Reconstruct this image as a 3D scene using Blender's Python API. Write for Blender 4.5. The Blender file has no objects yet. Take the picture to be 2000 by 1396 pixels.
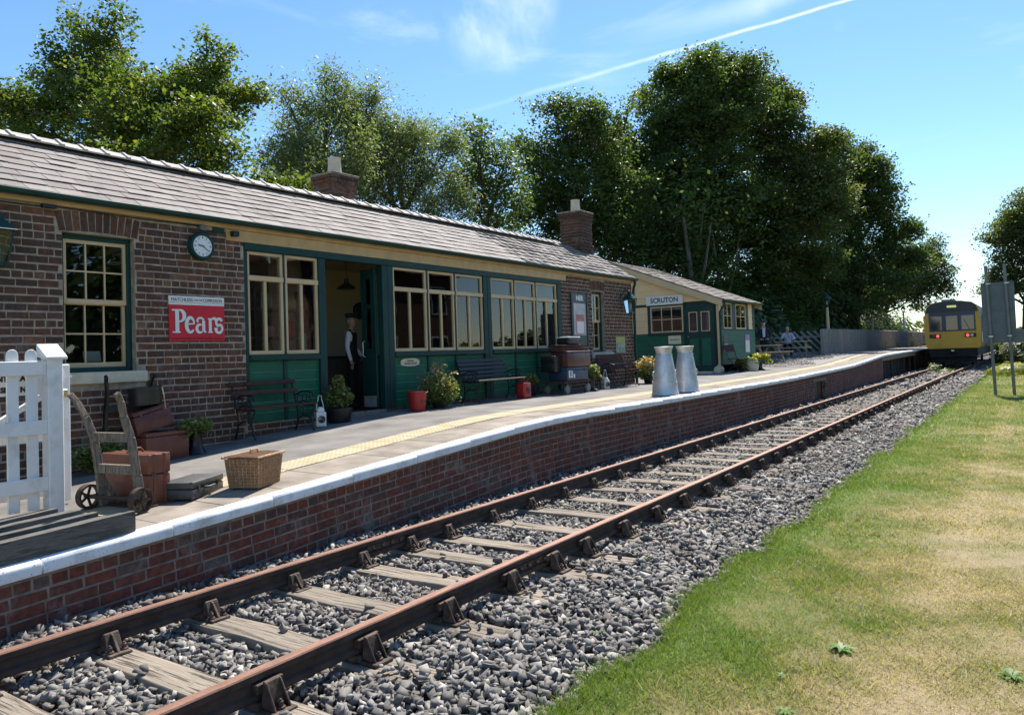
import bpy, bmesh, math, random
import numpy as np
from mathutils import Matrix, Vector
rnd = random.Random(7)
sc = bpy.context.scene
col = sc.collection
R = math.radians
PI = math.pi

# ---------------------------------------------------------------- camera
# X to the right of the track, Y along it, Z up, rail top at z = 0
yaw, pit, rol = R(34.2), R(1.87), R(-2.05)
fw = Vector((-math.sin(yaw)*math.cos(pit), math.cos(yaw)*math.cos(pit), math.sin(pit)))
rt = Vector((math.cos(yaw), math.sin(yaw), 0)); up = rt.cross(fw)
r2 = math.cos(rol)*rt + math.sin(rol)*up; u2 = -math.sin(rol)*rt + math.cos(rol)*up
cd = bpy.data.cameras.new('camera'); cam = bpy.data.objects.new('camera', cd); col.objects.link(cam)
cd.lens = 27.0; cd.sensor_width = 36.0; cd.sensor_fit = 'HORIZONTAL'
cd.shift_y = -0.026; cd.clip_start = 0.05; cd.clip_end = 6000
cam.matrix_world = Matrix(((r2.x, u2.x, -fw.x, 0), (r2.y, u2.y, -fw.y, 0), (r2.z, u2.z, -fw.z, 1.55), (0, 0, 0, 1)))
sc.camera = cam

# ---------------------------------------------------------------- sky and sun
SUN_EL, SUN_X, SUN_Y = R(54), -0.25, 0.97
sd = Vector((SUN_X, SUN_Y, 0)).normalized()*math.cos(SUN_EL) + Vector((0, 0, math.sin(SUN_EL)))
w = bpy.data.worlds.new('World'); sc.world = w; w.use_nodes = True
nt = w.node_tree; nt.nodes.clear()
def wn(t, **k):
    n = nt.nodes.new(t)
    for a, b in k.items(): setattr(n, a, b)
    return n
out = wn('ShaderNodeOutputWorld'); bg = wn('ShaderNodeBackground'); bg.inputs[1].default_value = 0.100
sky = wn('ShaderNodeTexSky', sky_type='NISHITA', sun_disc=False)
sky.sun_elevation = SUN_EL; sky.sun_rotation = math.atan2(sd.x, sd.y)
sky.altitude = 50; sky.air_density = 1.0; sky.dust_density = 0.1; sky.ozone_density = 3.0
tc = wn('ShaderNodeTexCoord')
def vdot(vec):
    n = wn('ShaderNodeVectorMath', operation='DOT_PRODUCT'); nt.links.new(tc.outputs['Generated'], n.inputs[0]); n.inputs[1].default_value = vec
    return n.outputs['Value']
def wm(op, a, b=None, c=None):
    n = wn('ShaderNodeMath', operation=op)
    for i, x in enumerate((a, b, c)):
        if x is None: continue
        if isinstance(x, (int, float)): n.inputs[i].default_value = x
        else: nt.links.new(x, n.inputs[i])
    return n.outputs[0]
def wramp(x, a, b, c=0., d=1.):
    n = wn('ShaderNodeMapRange', interpolation_type='SMOOTHSTEP'); nt.links.new(x, n.inputs[0])
    for i, v in enumerate((a, b, c, d)): n.inputs[i+1].default_value = v
    return n.outputs[0]
def wnoise(scale, det=4., rough=.55, dist=0., sc3=(1, 1, 1)):
    mp = wn('ShaderNodeMapping'); mp.inputs['Scale'].default_value = sc3
    nt.links.new(tc.outputs['Generated'], mp.inputs[0])
    n = wn('ShaderNodeTexNoise'); n.inputs['Scale'].default_value = scale; n.inputs['Detail'].default_value = det
    n.inputs['Roughness'].default_value = rough; n.inputs['Distortion'].default_value = dist
    nt.links.new(mp.outputs[0], n.inputs['Vector']); return n.outputs['Fac']
SKY_DIRS = dict(a=(-0.5932, 0.7474, 0.2991), b=(-0.1514, 0.9122, 0.3807))   # two points of the vapour trail
da = Vector(SKY_DIRS['a']).normalized(); db = Vector(SKY_DIRS['b']).normalized()
nrm = da.cross(db).normalized(); along = (db - da).normalized()
t_al = vdot(along)
lo, hi = da.dot(along), db.dot(along)
wob = wm('MULTIPLY_ADD', wnoise(14., 3.), .006, -.003)
off = wm('ABSOLUTE', wm('ADD', vdot(nrm), wob))
wid = wramp(t_al, lo, hi, .0045, .0024)
trail = wm('SUBTRACT', 1., wm('MINIMUM', wm('DIVIDE', off, wid), 1.))
trail = wm('MULTIPLY', trail, wramp(t_al, lo-.02, hi, .05, .75))
trail = wm('MULTIPLY', trail, wramp(wnoise(30., 3.), .3, .6, .65, 1.))
# broad diffused second trail lying just beneath
off2 = wm('ABSOLUTE', wm('ADD', wm('ADD', vdot(nrm), .028), wm('MULTIPLY_ADD', wnoise(9., 4.), .03, -.015)))
tr2 = wm('MULTIPLY', wramp(off2, .0, .02, 1., 0.), wramp(t_al, lo+.18, hi-.02, 0., .28))
cir = wm('MULTIPLY', wramp(wnoise(2.6, 7., .6, .6, (1.3, 1., 2.6)), .56, .85, 0., .42), wramp(vdot((0, 0, 1)), .02, .3, .2, 1.))
wisp = wm('MULTIPLY', wramp(vdot(Vector((-0.5151, 0.7497, 0.4154)).normalized()), .9965, .9998, 0., .5), wramp(wnoise(9., 5., .6, .4, (1, 1, .5)), .38, .7, 0., 1.))
low = wm('MULTIPLY', wramp(vdot((0, 0, 1)), .0, .3, .0, 0.), 1.)
cl = wm('MINIMUM', wm('ADD', wm('ADD', wm('ADD', trail, tr2), wm('ADD', cir, wisp)), low), .92)
hs = wn('ShaderNodeHueSaturation'); hs.inputs['Saturation'].default_value = 1.15; hs.inputs['Value'].default_value = 1.0
nt.links.new(sky.outputs[0], hs.inputs['Color'])
mixc = wn('ShaderNodeMix', data_type='RGBA'); nt.links.new(cl, mixc.inputs['Factor'])
nt.links.new(hs.outputs[0], mixc.inputs['A']); mixc.inputs['B'].default_value = (7.2, 7.7, 8.4, 1)
nt.links.new(mixc.outputs['Result'], bg.inputs[0]); nt.links.new(bg.outputs[0], out.inputs[0])
sl = bpy.data.lights.new('sun', 'SUN'); sl.energy = 4.6; sl.angle = R(.53); sl.color = (1, .95, .86)
so = bpy.data.objects.new('sun', sl); col.objects.link(so); so.rotation_euler = sd.to_track_quat('Z', 'Y').to_euler(); so.location = (0, 0, 30)
sc.view_settings.view_transform = 'Standard'; sc.view_settings.look = 'None'
sc.view_settings.exposure = 1.0; sc.view_settings.gamma = 1.0
sc.render.engine = 'CYCLES'
sc.cycles.max_bounces = 8; sc.cycles.transparent_max_bounces = 12; sc.cycles.use_denoising = True
sc.cycles.diffuse_bounces = 4; sc.cycles.glossy_bounces = 3; sc.cycles.transmission_bounces = 4
sc.cycles.caustics_reflective = False; sc.cycles.caustics_refractive = False

# ---------------------------------------------------------------- helpers
def wmat(o):
    m = o.matrix_basis.copy()
    return m if o.parent is None else wmat(o.parent) @ o.matrix_parent_inverse @ m
def link(o, parent=None):
    col.objects.link(o)
    if parent is not None:
        o.parent = parent; o.matrix_parent_inverse = wmat(parent).inverted()
    return o
def tag(o, label=None, cat=None, group=None, kind=None):
    if label: o['label'] = label
    if cat: o['category'] = cat
    if group: o['group'] = group
    if kind: o['kind'] = kind
    return o
def thing(name, label, cat, loc=(0, 0, 0), group=None, rz=0):
    o = bpy.data.objects.new(name, None); o.location = loc; o.rotation_euler = (0, 0, rz); o.empty_display_size = .1
    col.objects.link(o); return tag(o, label, cat, group)
def dup(root, loc, rz=0, label=None, group=None, scale=None):
    def cp(o, par):
        c = o.copy(); col.objects.link(c); c.parent = par
        for ch in o.children: cp(ch, c)
        return c
    c = cp(root, None); c.location = loc; c.rotation_euler = (0, 0, rz)
    if scale: c.scale = (scale,)*3
    if label: c['label'] = label
    if group: c['group'] = group
    return c
def V3(a): return np.asarray(a, float)
class MB:
    def __init__(s): s.v, s.f, s.m, s.cm = [], [], [], 0
    def add(s, vs, fs):
        n = len(s.v); s.v += [tuple(map(float, p)) for p in vs]
        s.f += [tuple(i+n for i in f) for f in fs]; s.m += [s.cm]*len(fs); return s
    def mat(s, i): s.cm = i; return s
    def box(s, x0, x1, y0, y1, z0, z1):
        x0, x1 = min(x0, x1), max(x0, x1); y0, y1 = min(y0, y1), max(y0, y1); z0, z1 = min(z0, z1), max(z0, z1)
        return s.hexa([(x0,y0,z0),(x1,y0,z0),(x1,y1,z0),(x0,y1,z0),(x0,y0,z1),(x1,y0,z1),(x1,y1,z1),(x0,y1,z1)])
    def hexa(s, p): return s.add(p, [(0,3,2,1),(4,5,6,7),(0,1,5,4),(1,2,6,5),(2,3,7,6),(3,0,4,7)])
    def bar(s, a, b, w, h, upv=(0, 0, 1)):     # box along a->b, w sideways, h along up
        a, b = Vector(a), Vector(b); d = (b-a).normalized(); sd_ = d.cross(Vector(upv))
        if sd_.length < 1e-6: sd_ = d.cross(Vector((0, 1, 0)))
        sd_.normalize(); u = sd_.cross(d).normalized(); sx, uz = sd_*(w/2), u*(h/2)
        return s.hexa([a-sx-uz, a+sx-uz, b+sx-uz, b-sx-uz, a-sx+uz, a+sx+uz, b+sx+uz, b-sx+uz])
    def prism(s, pts, vec):
        n = len(pts); vec = Vector(vec); p = [Vector(q) for q in pts]
        return s.add([tuple(q) for q in p]+[tuple(q+vec) for q in p], [tuple(range(n))[::-1], tuple(range(n, 2*n))]+[(i, (i+1)%n, (i+1)%n+n, i+n) for i in range(n)])
    def tube(s, pts, r, n=8, cap=True, closed=False):
        P = [Vector(p) for p in pts]; m = len(P); rr = [r]*m if isinstance(r, (int, float)) else list(r)
        t0 = (P[1]-P[0]).normalized(); u = t0.orthogonal().normalized(); vs = []
        for i in range(m):
            if closed: t = (P[(i+1)%m]-P[i-1]).normalized()
            else: t = (P[min(i+1, m-1)]-P[max(i-1, 0)]).normalized()
            u = (u-t*u.dot(t)); u = u.normalized() if u.length > 1e-6 else t.orthogonal().normalized(); b = t.cross(u)
            for k in range(n):
                a = 2*PI*k/n; vs.append(P[i]+(u*math.cos(a)+b*math.sin(a))*rr[i])
        fs = []
        for i in range(m if closed else m-1):
            for k in range(n): j = (i+1)%m; fs.append((i*n+k, i*n+(k+1)%n, j*n+(k+1)%n, j*n+k))
        if cap and not closed: fs += [tuple(range(n))[::-1], tuple((m-1)*n+k for k in range(n))]
        return s.add(vs, fs)
    def cyl(s, a, b, r0, r1=None, n=16): return s.tube([a, b], [r0, r0 if r1 is None else r1], n)
    def lathe(s, prof, n=20, c=(0, 0, 0), M=None):
        vs, fs = [], []; M = M or Matrix.Identity(3); c = Vector(c)
        for r, z in prof:
            for k in range(n): a = 2*PI*k/n; vs.append(c + M @ Vector((r*math.cos(a), r*math.sin(a), z)))
        for i in range(len(prof)-1):
            for k in range(n): fs.append((i*n+k, i*n+(k+1)%n, (i+1)*n+(k+1)%n, (i+1)*n+k))
        fs += [tuple(range(n))[::-1], tuple((len(prof)-1)*n+k for k in range(n))]
        return s.add(vs, fs)
    def ball(s, c, rx, ry=None, rz=None, n=10):
        ry = ry or rx; rz = rz or rx; vs, fs = [], []; h = n//2
        for i in range(h+1):
            p = PI*i/h
            for k in range(n): a = 2*PI*k/n; vs.append((c[0]+rx*math.sin(p)*math.cos(a), c[1]+ry*math.sin(p)*math.sin(a), c[2]+rz*math.cos(p)))
        for i in range(h):
            for k in range(n): fs.append((i*n+k, (i+1)*n+k, (i+1)*n+(k+1)%n, i*n+(k+1)%n))
        return s.add(vs, fs)
    def mesh(s, name, mats, smooth=False, bevel=0., seg=1, jit=0.):
        me = bpy.data.meshes.new(name); me.from_pydata(s.v, [], s.f)
        for m in (mats if isinstance(mats, (list, tuple)) else [mats]): me.materials.append(M[m] if isinstance(m, str) else m)
        if any(s.m): me.polygons.foreach_set('material_index', s.m)
        if bevel or jit:
            bm = bmesh.new(); bm.from_mesh(me)
            if bevel:
                bmesh.ops.remove_doubles(bm, verts=bm.verts, dist=1e-5)
                bmesh.ops.bevel(bm, geom=[e for e in bm.edges if e.is_manifold and e.calc_face_angle(0) > .5], offset=bevel, segments=seg, profile=.5, affect='EDGES', clamp_overlap=True)
            if jit:
                for q in bm.verts: q.co += Vector((rnd.uniform(-jit, jit), rnd.uniform(-jit, jit), rnd.uniform(-jit, jit)))
            bm.to_mesh(me); bm.free()
        if smooth:
            me.shade_smooth(); me.set_sharp_from_angle(angle=R(38))
        me.update(); return me
    def build(s, name, mats, parent=None, **k):
        return link(bpy.data.objects.new(name, s.mesh(name, mats, **k)), parent)
def bigmesh(name, V, F, mat, attr=None, parent=None, smooth=False):
    """numpy arrays -> one object; F is (n,3) or (n,4); attr: per-face dict name -> floats"""
    me = bpy.data.meshes.new(name); k = F.shape[1]
    me.vertices.add(len(V)); me.vertices.foreach_set('co', V.astype(np.float32).ravel())
    me.loops.add(F.size); me.loops.foreach_set('vertex_index', F.astype(np.int32).ravel())
    me.polygons.add(len(F)); me.polygons.foreach_set('loop_start', np.arange(0, F.size, k, dtype=np.int32))
    for m in (mat if isinstance(mat, (list, tuple)) else [mat]): me.materials.append(M[m])
    for an, av in (attr or {}).items():
        a = me.attributes.new(an, 'FLOAT', 'FACE'); a.data.foreach_set('value', np.asarray(av, np.float32))
    me.update(calc_edges=True)
    if smooth: me.shade_smooth()
    return link(bpy.data.objects.new(name, me), parent)
def inst(name, me, loc, parent=None, rz=0, ry=0, rx=0, scale=(1, 1, 1)):
    o = bpy.data.objects.new(name, me); o.location = loc; o.rotation_euler = (rx, ry, rz); o.scale = scale
    return link(o, parent)
def text(name, s, size, mat, parent, o, right, upv, fit=None, align='CENTER', off=0., ext=.0012):
    c = bpy.data.curves.new('t', 'FONT'); c.body = s; c.size = size; c.align_x = align; c.align_y = 'CENTER'; c.extrude = ext; c.offset = off; c.resolution_u = 3
    ob = bpy.data.objects.new('t', c); col.objects.link(ob)
    me = bpy.data.meshes.new_from_object(ob.evaluated_get(bpy.context.evaluated_depsgraph_get()))
    bpy.data.objects.remove(ob); bpy.data.curves.remove(c)
    n = len(me.vertices); a = np.zeros(n*3, np.float32); me.vertices.foreach_get('co', a); a = a.reshape(-1, 3)
    if fit and n: a[:, 0] *= fit/(a[:, 0].max()-a[:, 0].min())
    rr, uu = V3(right), V3(upv); nn = np.cross(rr, uu)
    a = V3(o) + a[:, :1]*rr + a[:, 1:2]*uu + a[:, 2:]*nn
    me.vertices.foreach_set('co', a.astype(np.float32).ravel()); me.materials.clear(); me.materials.append(M[mat]); me.update()
    me.name = name
    return link(bpy.data.objects.new(name, me), parent)

# ---------------------------------------------------------------- materials (all procedural)
M = {}
def mk(name):
    m = bpy.data.materials.new(name); m.use_nodes = True; M[name] = m
    t = m.node_tree; b = t.nodes['Principled BSDF']
    return m, t, b
def nd(t, ty, ins=None, **k):
    n = t.nodes.new(ty)
    for a, b in k.items(): setattr(n, a, b)
    for a, b in (ins or {}).items():
        if hasattr(b, 'is_linked') or hasattr(b, 'links'): t.links.new(b, n.inputs[a])
        else: n.inputs[a].default_value = b
    return n
def C4(c): return (c[0], c[1], c[2], 1)
def pos(t, sc3=(1, 1, 1)):
    g = nd(t, 'ShaderNodeNewGeometry'); m = nd(t, 'ShaderNodeMapping', {'Vector': g.outputs['Position'], 'Scale': sc3}); return m.outputs[0]
def noise(t, vec, scale, det=4., rough=.55, dist=0.):
    return nd(t, 'ShaderNodeTexNoise', {'Vector': vec, 'Scale': scale, 'Detail': det, 'Roughness': rough, 'Distortion': dist}).outputs['Fac']
def ramp(t, x, a, b, c=0., d=1.):
    return nd(t, 'ShaderNodeMapRange', {0: x, 1: a, 2: b, 3: c, 4: d}).outputs[0]
def mixc_(t, f, a, b, bt='MIX'):
    n = nd(t, 'ShaderNodeMix', {'Factor': f}, data_type='RGBA', blend_type=bt)
    for i, x in (('A', a), ('B', b)):
        if isinstance(x, tuple): n.inputs[i].default_value = C4(x)
        else: t.links.new(x, n.inputs[i])
    return n.outputs['Result']
def bump(t, b, h, strength=.3, dist=.01):
    n = nd(t, 'ShaderNodeBump', {'Height': h, 'Strength': strength, 'Distance': dist}); t.links.new(n.outputs[0], b.inputs['Normal'])
def pm(name, c, rough=.6, metal=0., var=.25, vs=7., c2=None, grain=(1, 1, 1), bmp=.15, bs=60., bd=.004, spec=.5, dirt=None, dirt_s=3., dirt_a=.35, speck=None):
    m, t, b = mk(name); p = pos(t, grain)
    n1 = noise(t, p, vs, 5.); cc = tuple(x*(1-var) for x in c); ch = c2 or tuple(min(1, x*(1+var)) for x in c)
    colr = mixc_(t, ramp(t, n1, .32, .68), cc, ch)
    if dirt:
        n2 = noise(t, pos(t), dirt_s, 6., .65); colr = mixc_(t, ramp(t, n2, .5, .72, 0., dirt_a), colr, dirt)
    if speck:
        n3 = noise(t, pos(t), 55., 3., .7); colr = mixc_(t, ramp(t, n3, .62, .7), colr, speck)
    t.links.new(colr, b.inputs['Base Color'])
    b.inputs['Roughness'].default_value = rough; b.inputs['Metallic'].default_value = metal; b.inputs['Specular IOR Level'].default_value = spec
    if bmp: bump(t, b, noise(t, p, bs, 4.), bmp, bd)
    return m
def brickm(name, stops, attr=None, eff=.3, sooty=0.):
    m, t, b = mk(name)
    if attr: x = nd(t, 'ShaderNodeAttribute', attribute_name=attr).outputs['Fac']
    else: x = nd(t, 'ShaderNodeObjectInfo').outputs['Random']
    cr = nd(t, 'ShaderNodeValToRGB', {0: x}); e = cr.color_ramp.elements
    while len(e) > 1: e.remove(e[0])
    e[0].position, e[0].color = stops[0][0], C4(stops[0][1])
    for q, c in stops[1:]:
        k = e.new(q); k.color = C4(c)
    cr.color_ramp.interpolation = 'LINEAR'
    p = pos(t); n1 = noise(t, p, 22., 6., .65)
    c1 = mixc_(t, ramp(t, n1, .35, .62, 0., .85), cr.outputs[0], mixc_(t, .65, cr.outputs[0], (.026, .021, .020)))
    n2 = noise(t, pos(t, (1, 1, .6)), 4.2, 7., .7)
    c2 = mixc_(t, ramp(t, n2, .54, .72, 0., eff), c1, (.40, .35, .31))
    n5 = noise(t, pos(t, (1, 1, .35)), 1.3, 5., .65); c2 = mixc_(t, ramp(t, n5, .48, .70, 0., .5), c2, (.055, .042, .036))
    n3 = noise(t, p, 90., 2.); c3 = mixc_(t, ramp(t, n3, .64, .72, 0., .4), c2, (.03, .024, .024))
    t.links.new(c3, b.inputs['Base Color']); b.inputs['Roughness'].default_value = .9; b.inputs['Specular IOR Level'].default_value = .25
    bump(t, b, n1, .5, .006)
STB = [(0, (.145, .066, .044)), (.2, (.088, .050, .038)), (.4, (.180, .076, .048)), (.6, (.118, .063, .045)), (.78, (.160, .086, .060)), (.92, (.088, .054, .046)), (.975, (.24, .095, .048)), (1, (.22, .135, .085))]
PLB = [(0, (.20, .058, .040)), (.22, (.25, .070, .044)), (.42, (.165, .056, .042)), (.6, (.22, .075, .050)), (.76, (.12, .058, .050)), (.88, (.185, .095, .07)), (1, (.16, .12, .10))]
brickm('brick_station', STB); brickm('brick_station_a', STB, 'rnd')
brickm('brick_platform', PLB, eff=.5); brickm('brick_platform_a', PLB, 'rnd', eff=.5)
def slatem(name, attr=None):
    m, t, b = mk(name)
    x = nd(t, 'ShaderNodeAttribute', attribute_name=attr).outputs['Fac'] if attr else nd(t, 'ShaderNodeObjectInfo').outputs['Random']
    base = mixc_(t, x, (.190, .162, .148), (.275, .240, .220))
    n1 = noise(t, pos(t, (1, 1, 1)), 16., 6., .7); c1 = mixc_(t, ramp(t, n1, .42, .75, 0., .45), base, (.34, .30, .272))
    n2 = noise(t, pos(t), 2.2, 5., .6); c2 = mixc_(t, ramp(t, n2, .5, .7, 0., .3), c1, (.125, .11, .105))
    t.links.new(c2, b.inputs['Base Color']); b.inputs['Roughness'].default_value = .8; b.inputs['Specular IOR Level'].default_value = .25
    bump(t, b, n1, .35, .004)
slatem('slate'); slatem('slate_a', 'rnd')
pm('mortar', (.32, .268, .205), .95, var=.3, vs=12., bmp=.6, bs=90.)
pm('mortar_dark', (.215, .175, .14), .95, var=.35, vs=12., bmp=.6, bs=90.)
pm('paint_teal', (.006, .042, .037), .5, var=.2, vs=4., bmp=.08, dirt=(.03, .055, .05), dirt_a=.25, spec=.3)
pm('paint_green', (.010, .112, .060), .5, var=.16, vs=5., bmp=.08, dirt=(.02, .065, .04), dirt_a=.3, spec=.3)
pm('paint_green_highlight', (.15, .40, .29), .42, var=.1)  # lighter green paints the sky highlight along the board bevels
pm('paint_cream', (.56, .42, .24), .45, var=.1, vs=6., bmp=.06, dirt=(.30, .22, .13), dirt_a=.3)
pm('paint_cream_board', (.80, .57, .30), .5, var=.07, vs=6., bmp=.06, dirt=(.45, .33, .2), dirt_a=.25)
pm('paint_ochre', (.50, .33, .14), .5, var=.12, vs=6.)
pm('stone_sill', (.58, .52, .38), .8, var=.12, vs=9., bmp=.25, dirt=(.35, .3, .22))
pm('plaster_in', (.46, .365, .23), .9, var=.05, vs=2.)
pm('floor_in', (.10, .07, .05), .7)
pm('white_paint', (.80, .80, .79), .5, var=.06, vs=5., bmp=.15, bs=30., dirt=(.42, .39, .34), dirt_s=5., dirt_a=.6)
pm('white_edge', (.80, .80, .80), .6, var=.05, vs=3., bmp=.25, bs=40., dirt=(.34, .32, .30), dirt_s=5., dirt_a=.6, speck=(.2, .19, .18))
pm('ridge_tile', (.46, .41, .37), .85, var=.25, vs=9., bmp=.3, dirt=(.2, .18, .17))
pm('pot_clay', (.62, .53, .42), .8, var=.1, vs=8.)
pm('iron_black', (.013, .014, .016), .35, .2, var=.3, vs=20., bmp=.1)
pm('iron_rust', (.075, .048, .034), .75, .25, var=.5, vs=18., bmp=.5, bs=70., dirt=(.17, .12, .08), dirt_s=9., dirt_a=.6)
def railm():
    m, t, b = mk('rail_rust_lit'); n1 = noise(t, pos(t, (6, 1, 6)), 5., 6., .65); n2 = noise(t, pos(t), 60., 4.)
    c = mixc_(t, ramp(t, n1, .3, .7), (.17, .085, .055), (.33, .175, .115)); c = mixc_(t, ramp(t, n2, .5, .75, 0., .5), c, (.08, .045, .034))
    t.links.new(c, b.inputs['Base Color']); b.inputs['Roughness'].default_value = .55; b.inputs['Metallic'].default_value = .35; bump(t, b, n2, .2, .002)
railm()  # lighter rust paints the sunlit rail top
pm('rail_rust_shade', (.055, .036, .028), .85, .1, var=.4, vs=10., bmp=.4, dirt=(.10, .07, .05), dirt_a=.5)  # same rust darkened, painting shade on head sides and web
def woodm(name, a, b_, grain, crack=.85, cs=6.):
    m, t, b = mk(name); p = pos(t, grain); n1 = noise(t, p, 2.2, 8., .7, .3); n2 = noise(t, p, cs, 4., .6, .5)
    oi = nd(t, 'ShaderNodeObjectInfo').outputs['Random']
    c = mixc_(t, ramp(t, n1, .3, .72), a, b_); c = mixc_(t, ramp(t, n2, .535, .63, 0., crack), c, tuple(x*.13 for x in a))
    c = mixc_(t, ramp(t, oi, 0, 1, 0., .6), c, tuple(x*.5 for x in b_))
    t.links.new(c, b.inputs['Base Color']); b.inputs['Roughness'].default_value = .9; b.inputs['Specular IOR Level'].default_value = .2
    h = nd(t, 'ShaderNodeMath', {0: n1, 1: ramp(t, n2, .52, .63, 0., -1.2)}, operation='ADD').outputs[0]; bump(t, b, h, .8, .008)
woodm('sleeper_wood', (.20, .160, .120), (.40, .34, .27), (1.2, 26, 10), .85, 1.6)
woodm('plank_grey', (.10, .092, .08), (.26, .24, .21), (22, 2.2, 22), .7, 2.2)
woodm('truck_wood', (.19, .145, .105), (.38, .315, .25), (14, 14, 2), .7)
woodm('fence_wood', (.33, .285, .235), (.54, .48, .41), (14, 14, 1.2), .5)
woodm('table_wood', (.25, .21, .165), (.50, .44, .36), (4, 14, 14), .4)
woodm('bench_brown', (.075, .038, .032), (.12, .065, .055), (14, 2, 14), .2)
pm('bench_dark', (.030, .031, .034), .55, var=.3, grain=(12, 2, 12), spec=.3)
pm('bench_seat', (.26, .18, .13), .45, var=.3, grain=(12, 2, 12))
pm('asphalt', (.165, .152, .140), .95, var=.34, vs=1.6, bmp=.55, bs=240., bd=.004, dirt=(.27, .245, .205), dirt_s=1.1, dirt_a=.6, speck=(.27, .25, .23))
pm('paving', (.245, .205, .163), .95, var=.36, vs=2.6, bmp=.45, bs=120., bd=.004, dirt=(.36, .31, .25), dirt_s=1.7, dirt_a=.6, speck=(.16, .13, .11))
def tact():
    m, t, b = mk('tactile_yellow'); p = pos(t); s = nd(t, 'ShaderNodeSeparateXYZ', {0: p})
    def sn(o): return nd(t, 'ShaderNodeMath', {0: nd(t, 'ShaderNodeMath', {0: o, 1: 2*PI/.066}, operation='MULTIPLY').outputs[0]}, operation='SINE').outputs[0]
    d = nd(t, 'ShaderNodeMath', {0: sn(s.outputs[0]), 1: sn(s.outputs[1])}, operation='MULTIPLY').outputs[0]
    d = ramp(t, d, .15, .75); n = noise(t, p, 3., 5.); c = mixc_(t, ramp(t, n, .35, .7), (.48, .38, .22), (.58, .49, .33))
    c = mixc_(t, nd(t, 'ShaderNodeMath', {0: 1., 1: d}, operation='SUBTRACT').outputs[0], c, mixc_(t, .38, c, (.20, .14, .07)))
    n2 = noise(t, p, .8, 4.); c = mixc_(t, ramp(t, n2, .5, .7, 0., .45), c, (.36, .31, .25))
    t.links.new(c, b.inputs['Base Color']); b.inputs['Roughness'].default_value = .9; bump(t, b, d, .6, .006)
tact()
pm('soil', (.055, .050, .047), .95, var=.4, vs=9., bmp=.6)
pm('earth', (.10, .085, .06), .95, var=.4, vs=5., bmp=.6, dirt=(.06, .09, .03))
def stonem():
    m, t, b = mk('ballast_stone'); x = nd(t, 'ShaderNodeAttribute', attribute_name='rnd').outputs['Fac']
    cr = nd(t, 'ShaderNodeValToRGB', {0: x}); e = cr.color_ramp.elements
    e[0].position, e[0].color = 0, C4((.085, .077, .069)); e[1].position, e[1].color = 1, C4((.68, .62, .54))
    for q, c in ((.3, (.175, .161, .146)), (.6, (.285, .264, .238)), (.85, (.45, .415, .37))): k = e.new(q); k.color = C4(c)
    n = noise(t, pos(t), 45., 5., .7); c = mixc_(t, ramp(t, n, .35, .7, 0., .5), cr.outputs[0], mixc_(t, .5, cr.outputs[0], (.045, .042, .045)))
    n2 = noise(t, pos(t), 1.2, 4.); c = mixc_(t, ramp(t, n2, .45, .7, 0., .45), c, (.13, .095, .07))
    t.links.new(c, b.inputs['Base Color']); b.inputs['Roughness'].default_value = .85; b.inputs['Specular IOR Level'].default_value = .35; bump(t, b, n, .25, .003)
stonem()
pm('gravel_bed', (.23, .21, .195), .95, var=.5, vs=30., bmp=.8, bs=60.)
def leafm(name, stops, trans=.35, attr='rnd', tint=(1.5, 1.6, .55)):
    m, t, b = mk(name); x = nd(t, 'ShaderNodeAttribute', attribute_name=attr).outputs['Fac']
    cr = nd(t, 'ShaderNodeValToRGB', {0: x}); e = cr.color_ramp.elements
    e[0].position, e[0].color = 0, C4(stops[0]); e[1].position, e[1].color = 1, C4(stops[-1])
    for i, c in enumerate(stops[1:-1]): k = e.new((i+1)/(len(stops)-1)); k.color = C4(c)
    b.inputs['Roughness'].default_value = .5; b.inputs['Specular IOR Level'].default_value = .35; t.links.new(cr.outputs[0], b.inputs['Base Color'])
    tr = nd(t, 'ShaderNodeBsdfTranslucent'); tc_ = mixc_(t, 1., cr.outputs[0], tint, 'MULTIPLY'); t.links.new(tc_, tr.inputs[0])
    mx = nd(t, 'ShaderNodeMixShader', {0: trans}); t.links.new(b.outputs[0], mx.inputs[1]); t.links.new(tr.outputs[0], mx.inputs[2])
    t.links.new(mx.outputs[0], t.nodes['Material Output'].inputs[0])
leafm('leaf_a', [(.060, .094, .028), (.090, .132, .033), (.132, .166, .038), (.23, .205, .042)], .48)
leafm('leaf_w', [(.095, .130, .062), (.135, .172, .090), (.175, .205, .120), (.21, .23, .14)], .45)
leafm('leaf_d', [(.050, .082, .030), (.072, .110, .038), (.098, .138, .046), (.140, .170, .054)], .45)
leafm('leaf_e', [(.055, .080, .028), (.085, .112, .038), (.125, .145, .058), (.18, .175, .08)], .44)
leafm('leaf_pot', [(.06, .10, .025), (.12, .17, .04), (.21, .23, .08), (.36, .35, .19)], .35)
leafm('leaf_lime', [(.16, .20, .02), (.26, .28, .03), (.36, .34, .05), (.45, .36, .05)], .35)
leafm('leaf_pink', [(.30, .15, .10), (.38, .20, .14), (.30, .26, .10), (.45, .32, .22)], .3)
leafm('leaf_lime_g', [(.08, .17, .02), (.12, .22, .03), (.17, .26, .05)], .35)
leafm('flower_red', [(.5, .05, .04), (.6, .16, .10)], .2)
leafm('grass_blade', [(.140, .215, .034), (.20, .240, .050), (.30, .275, .11), (.42, .335, .205), (.55, .445, .30)], .40, tint=(1.3, 1.4, .7))
pm('bark', (.075, .062, .050), .95, var=.4, vs=12., grain=(1, 1, .3), bmp=.7, bs=30., dirt=(.12, .12, .09))
pm('bark_pale', (.12, .108, .09), .95, var=.35, vs=9., grain=(1, 1, .3), bmp=.6, bs=30.)
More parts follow.
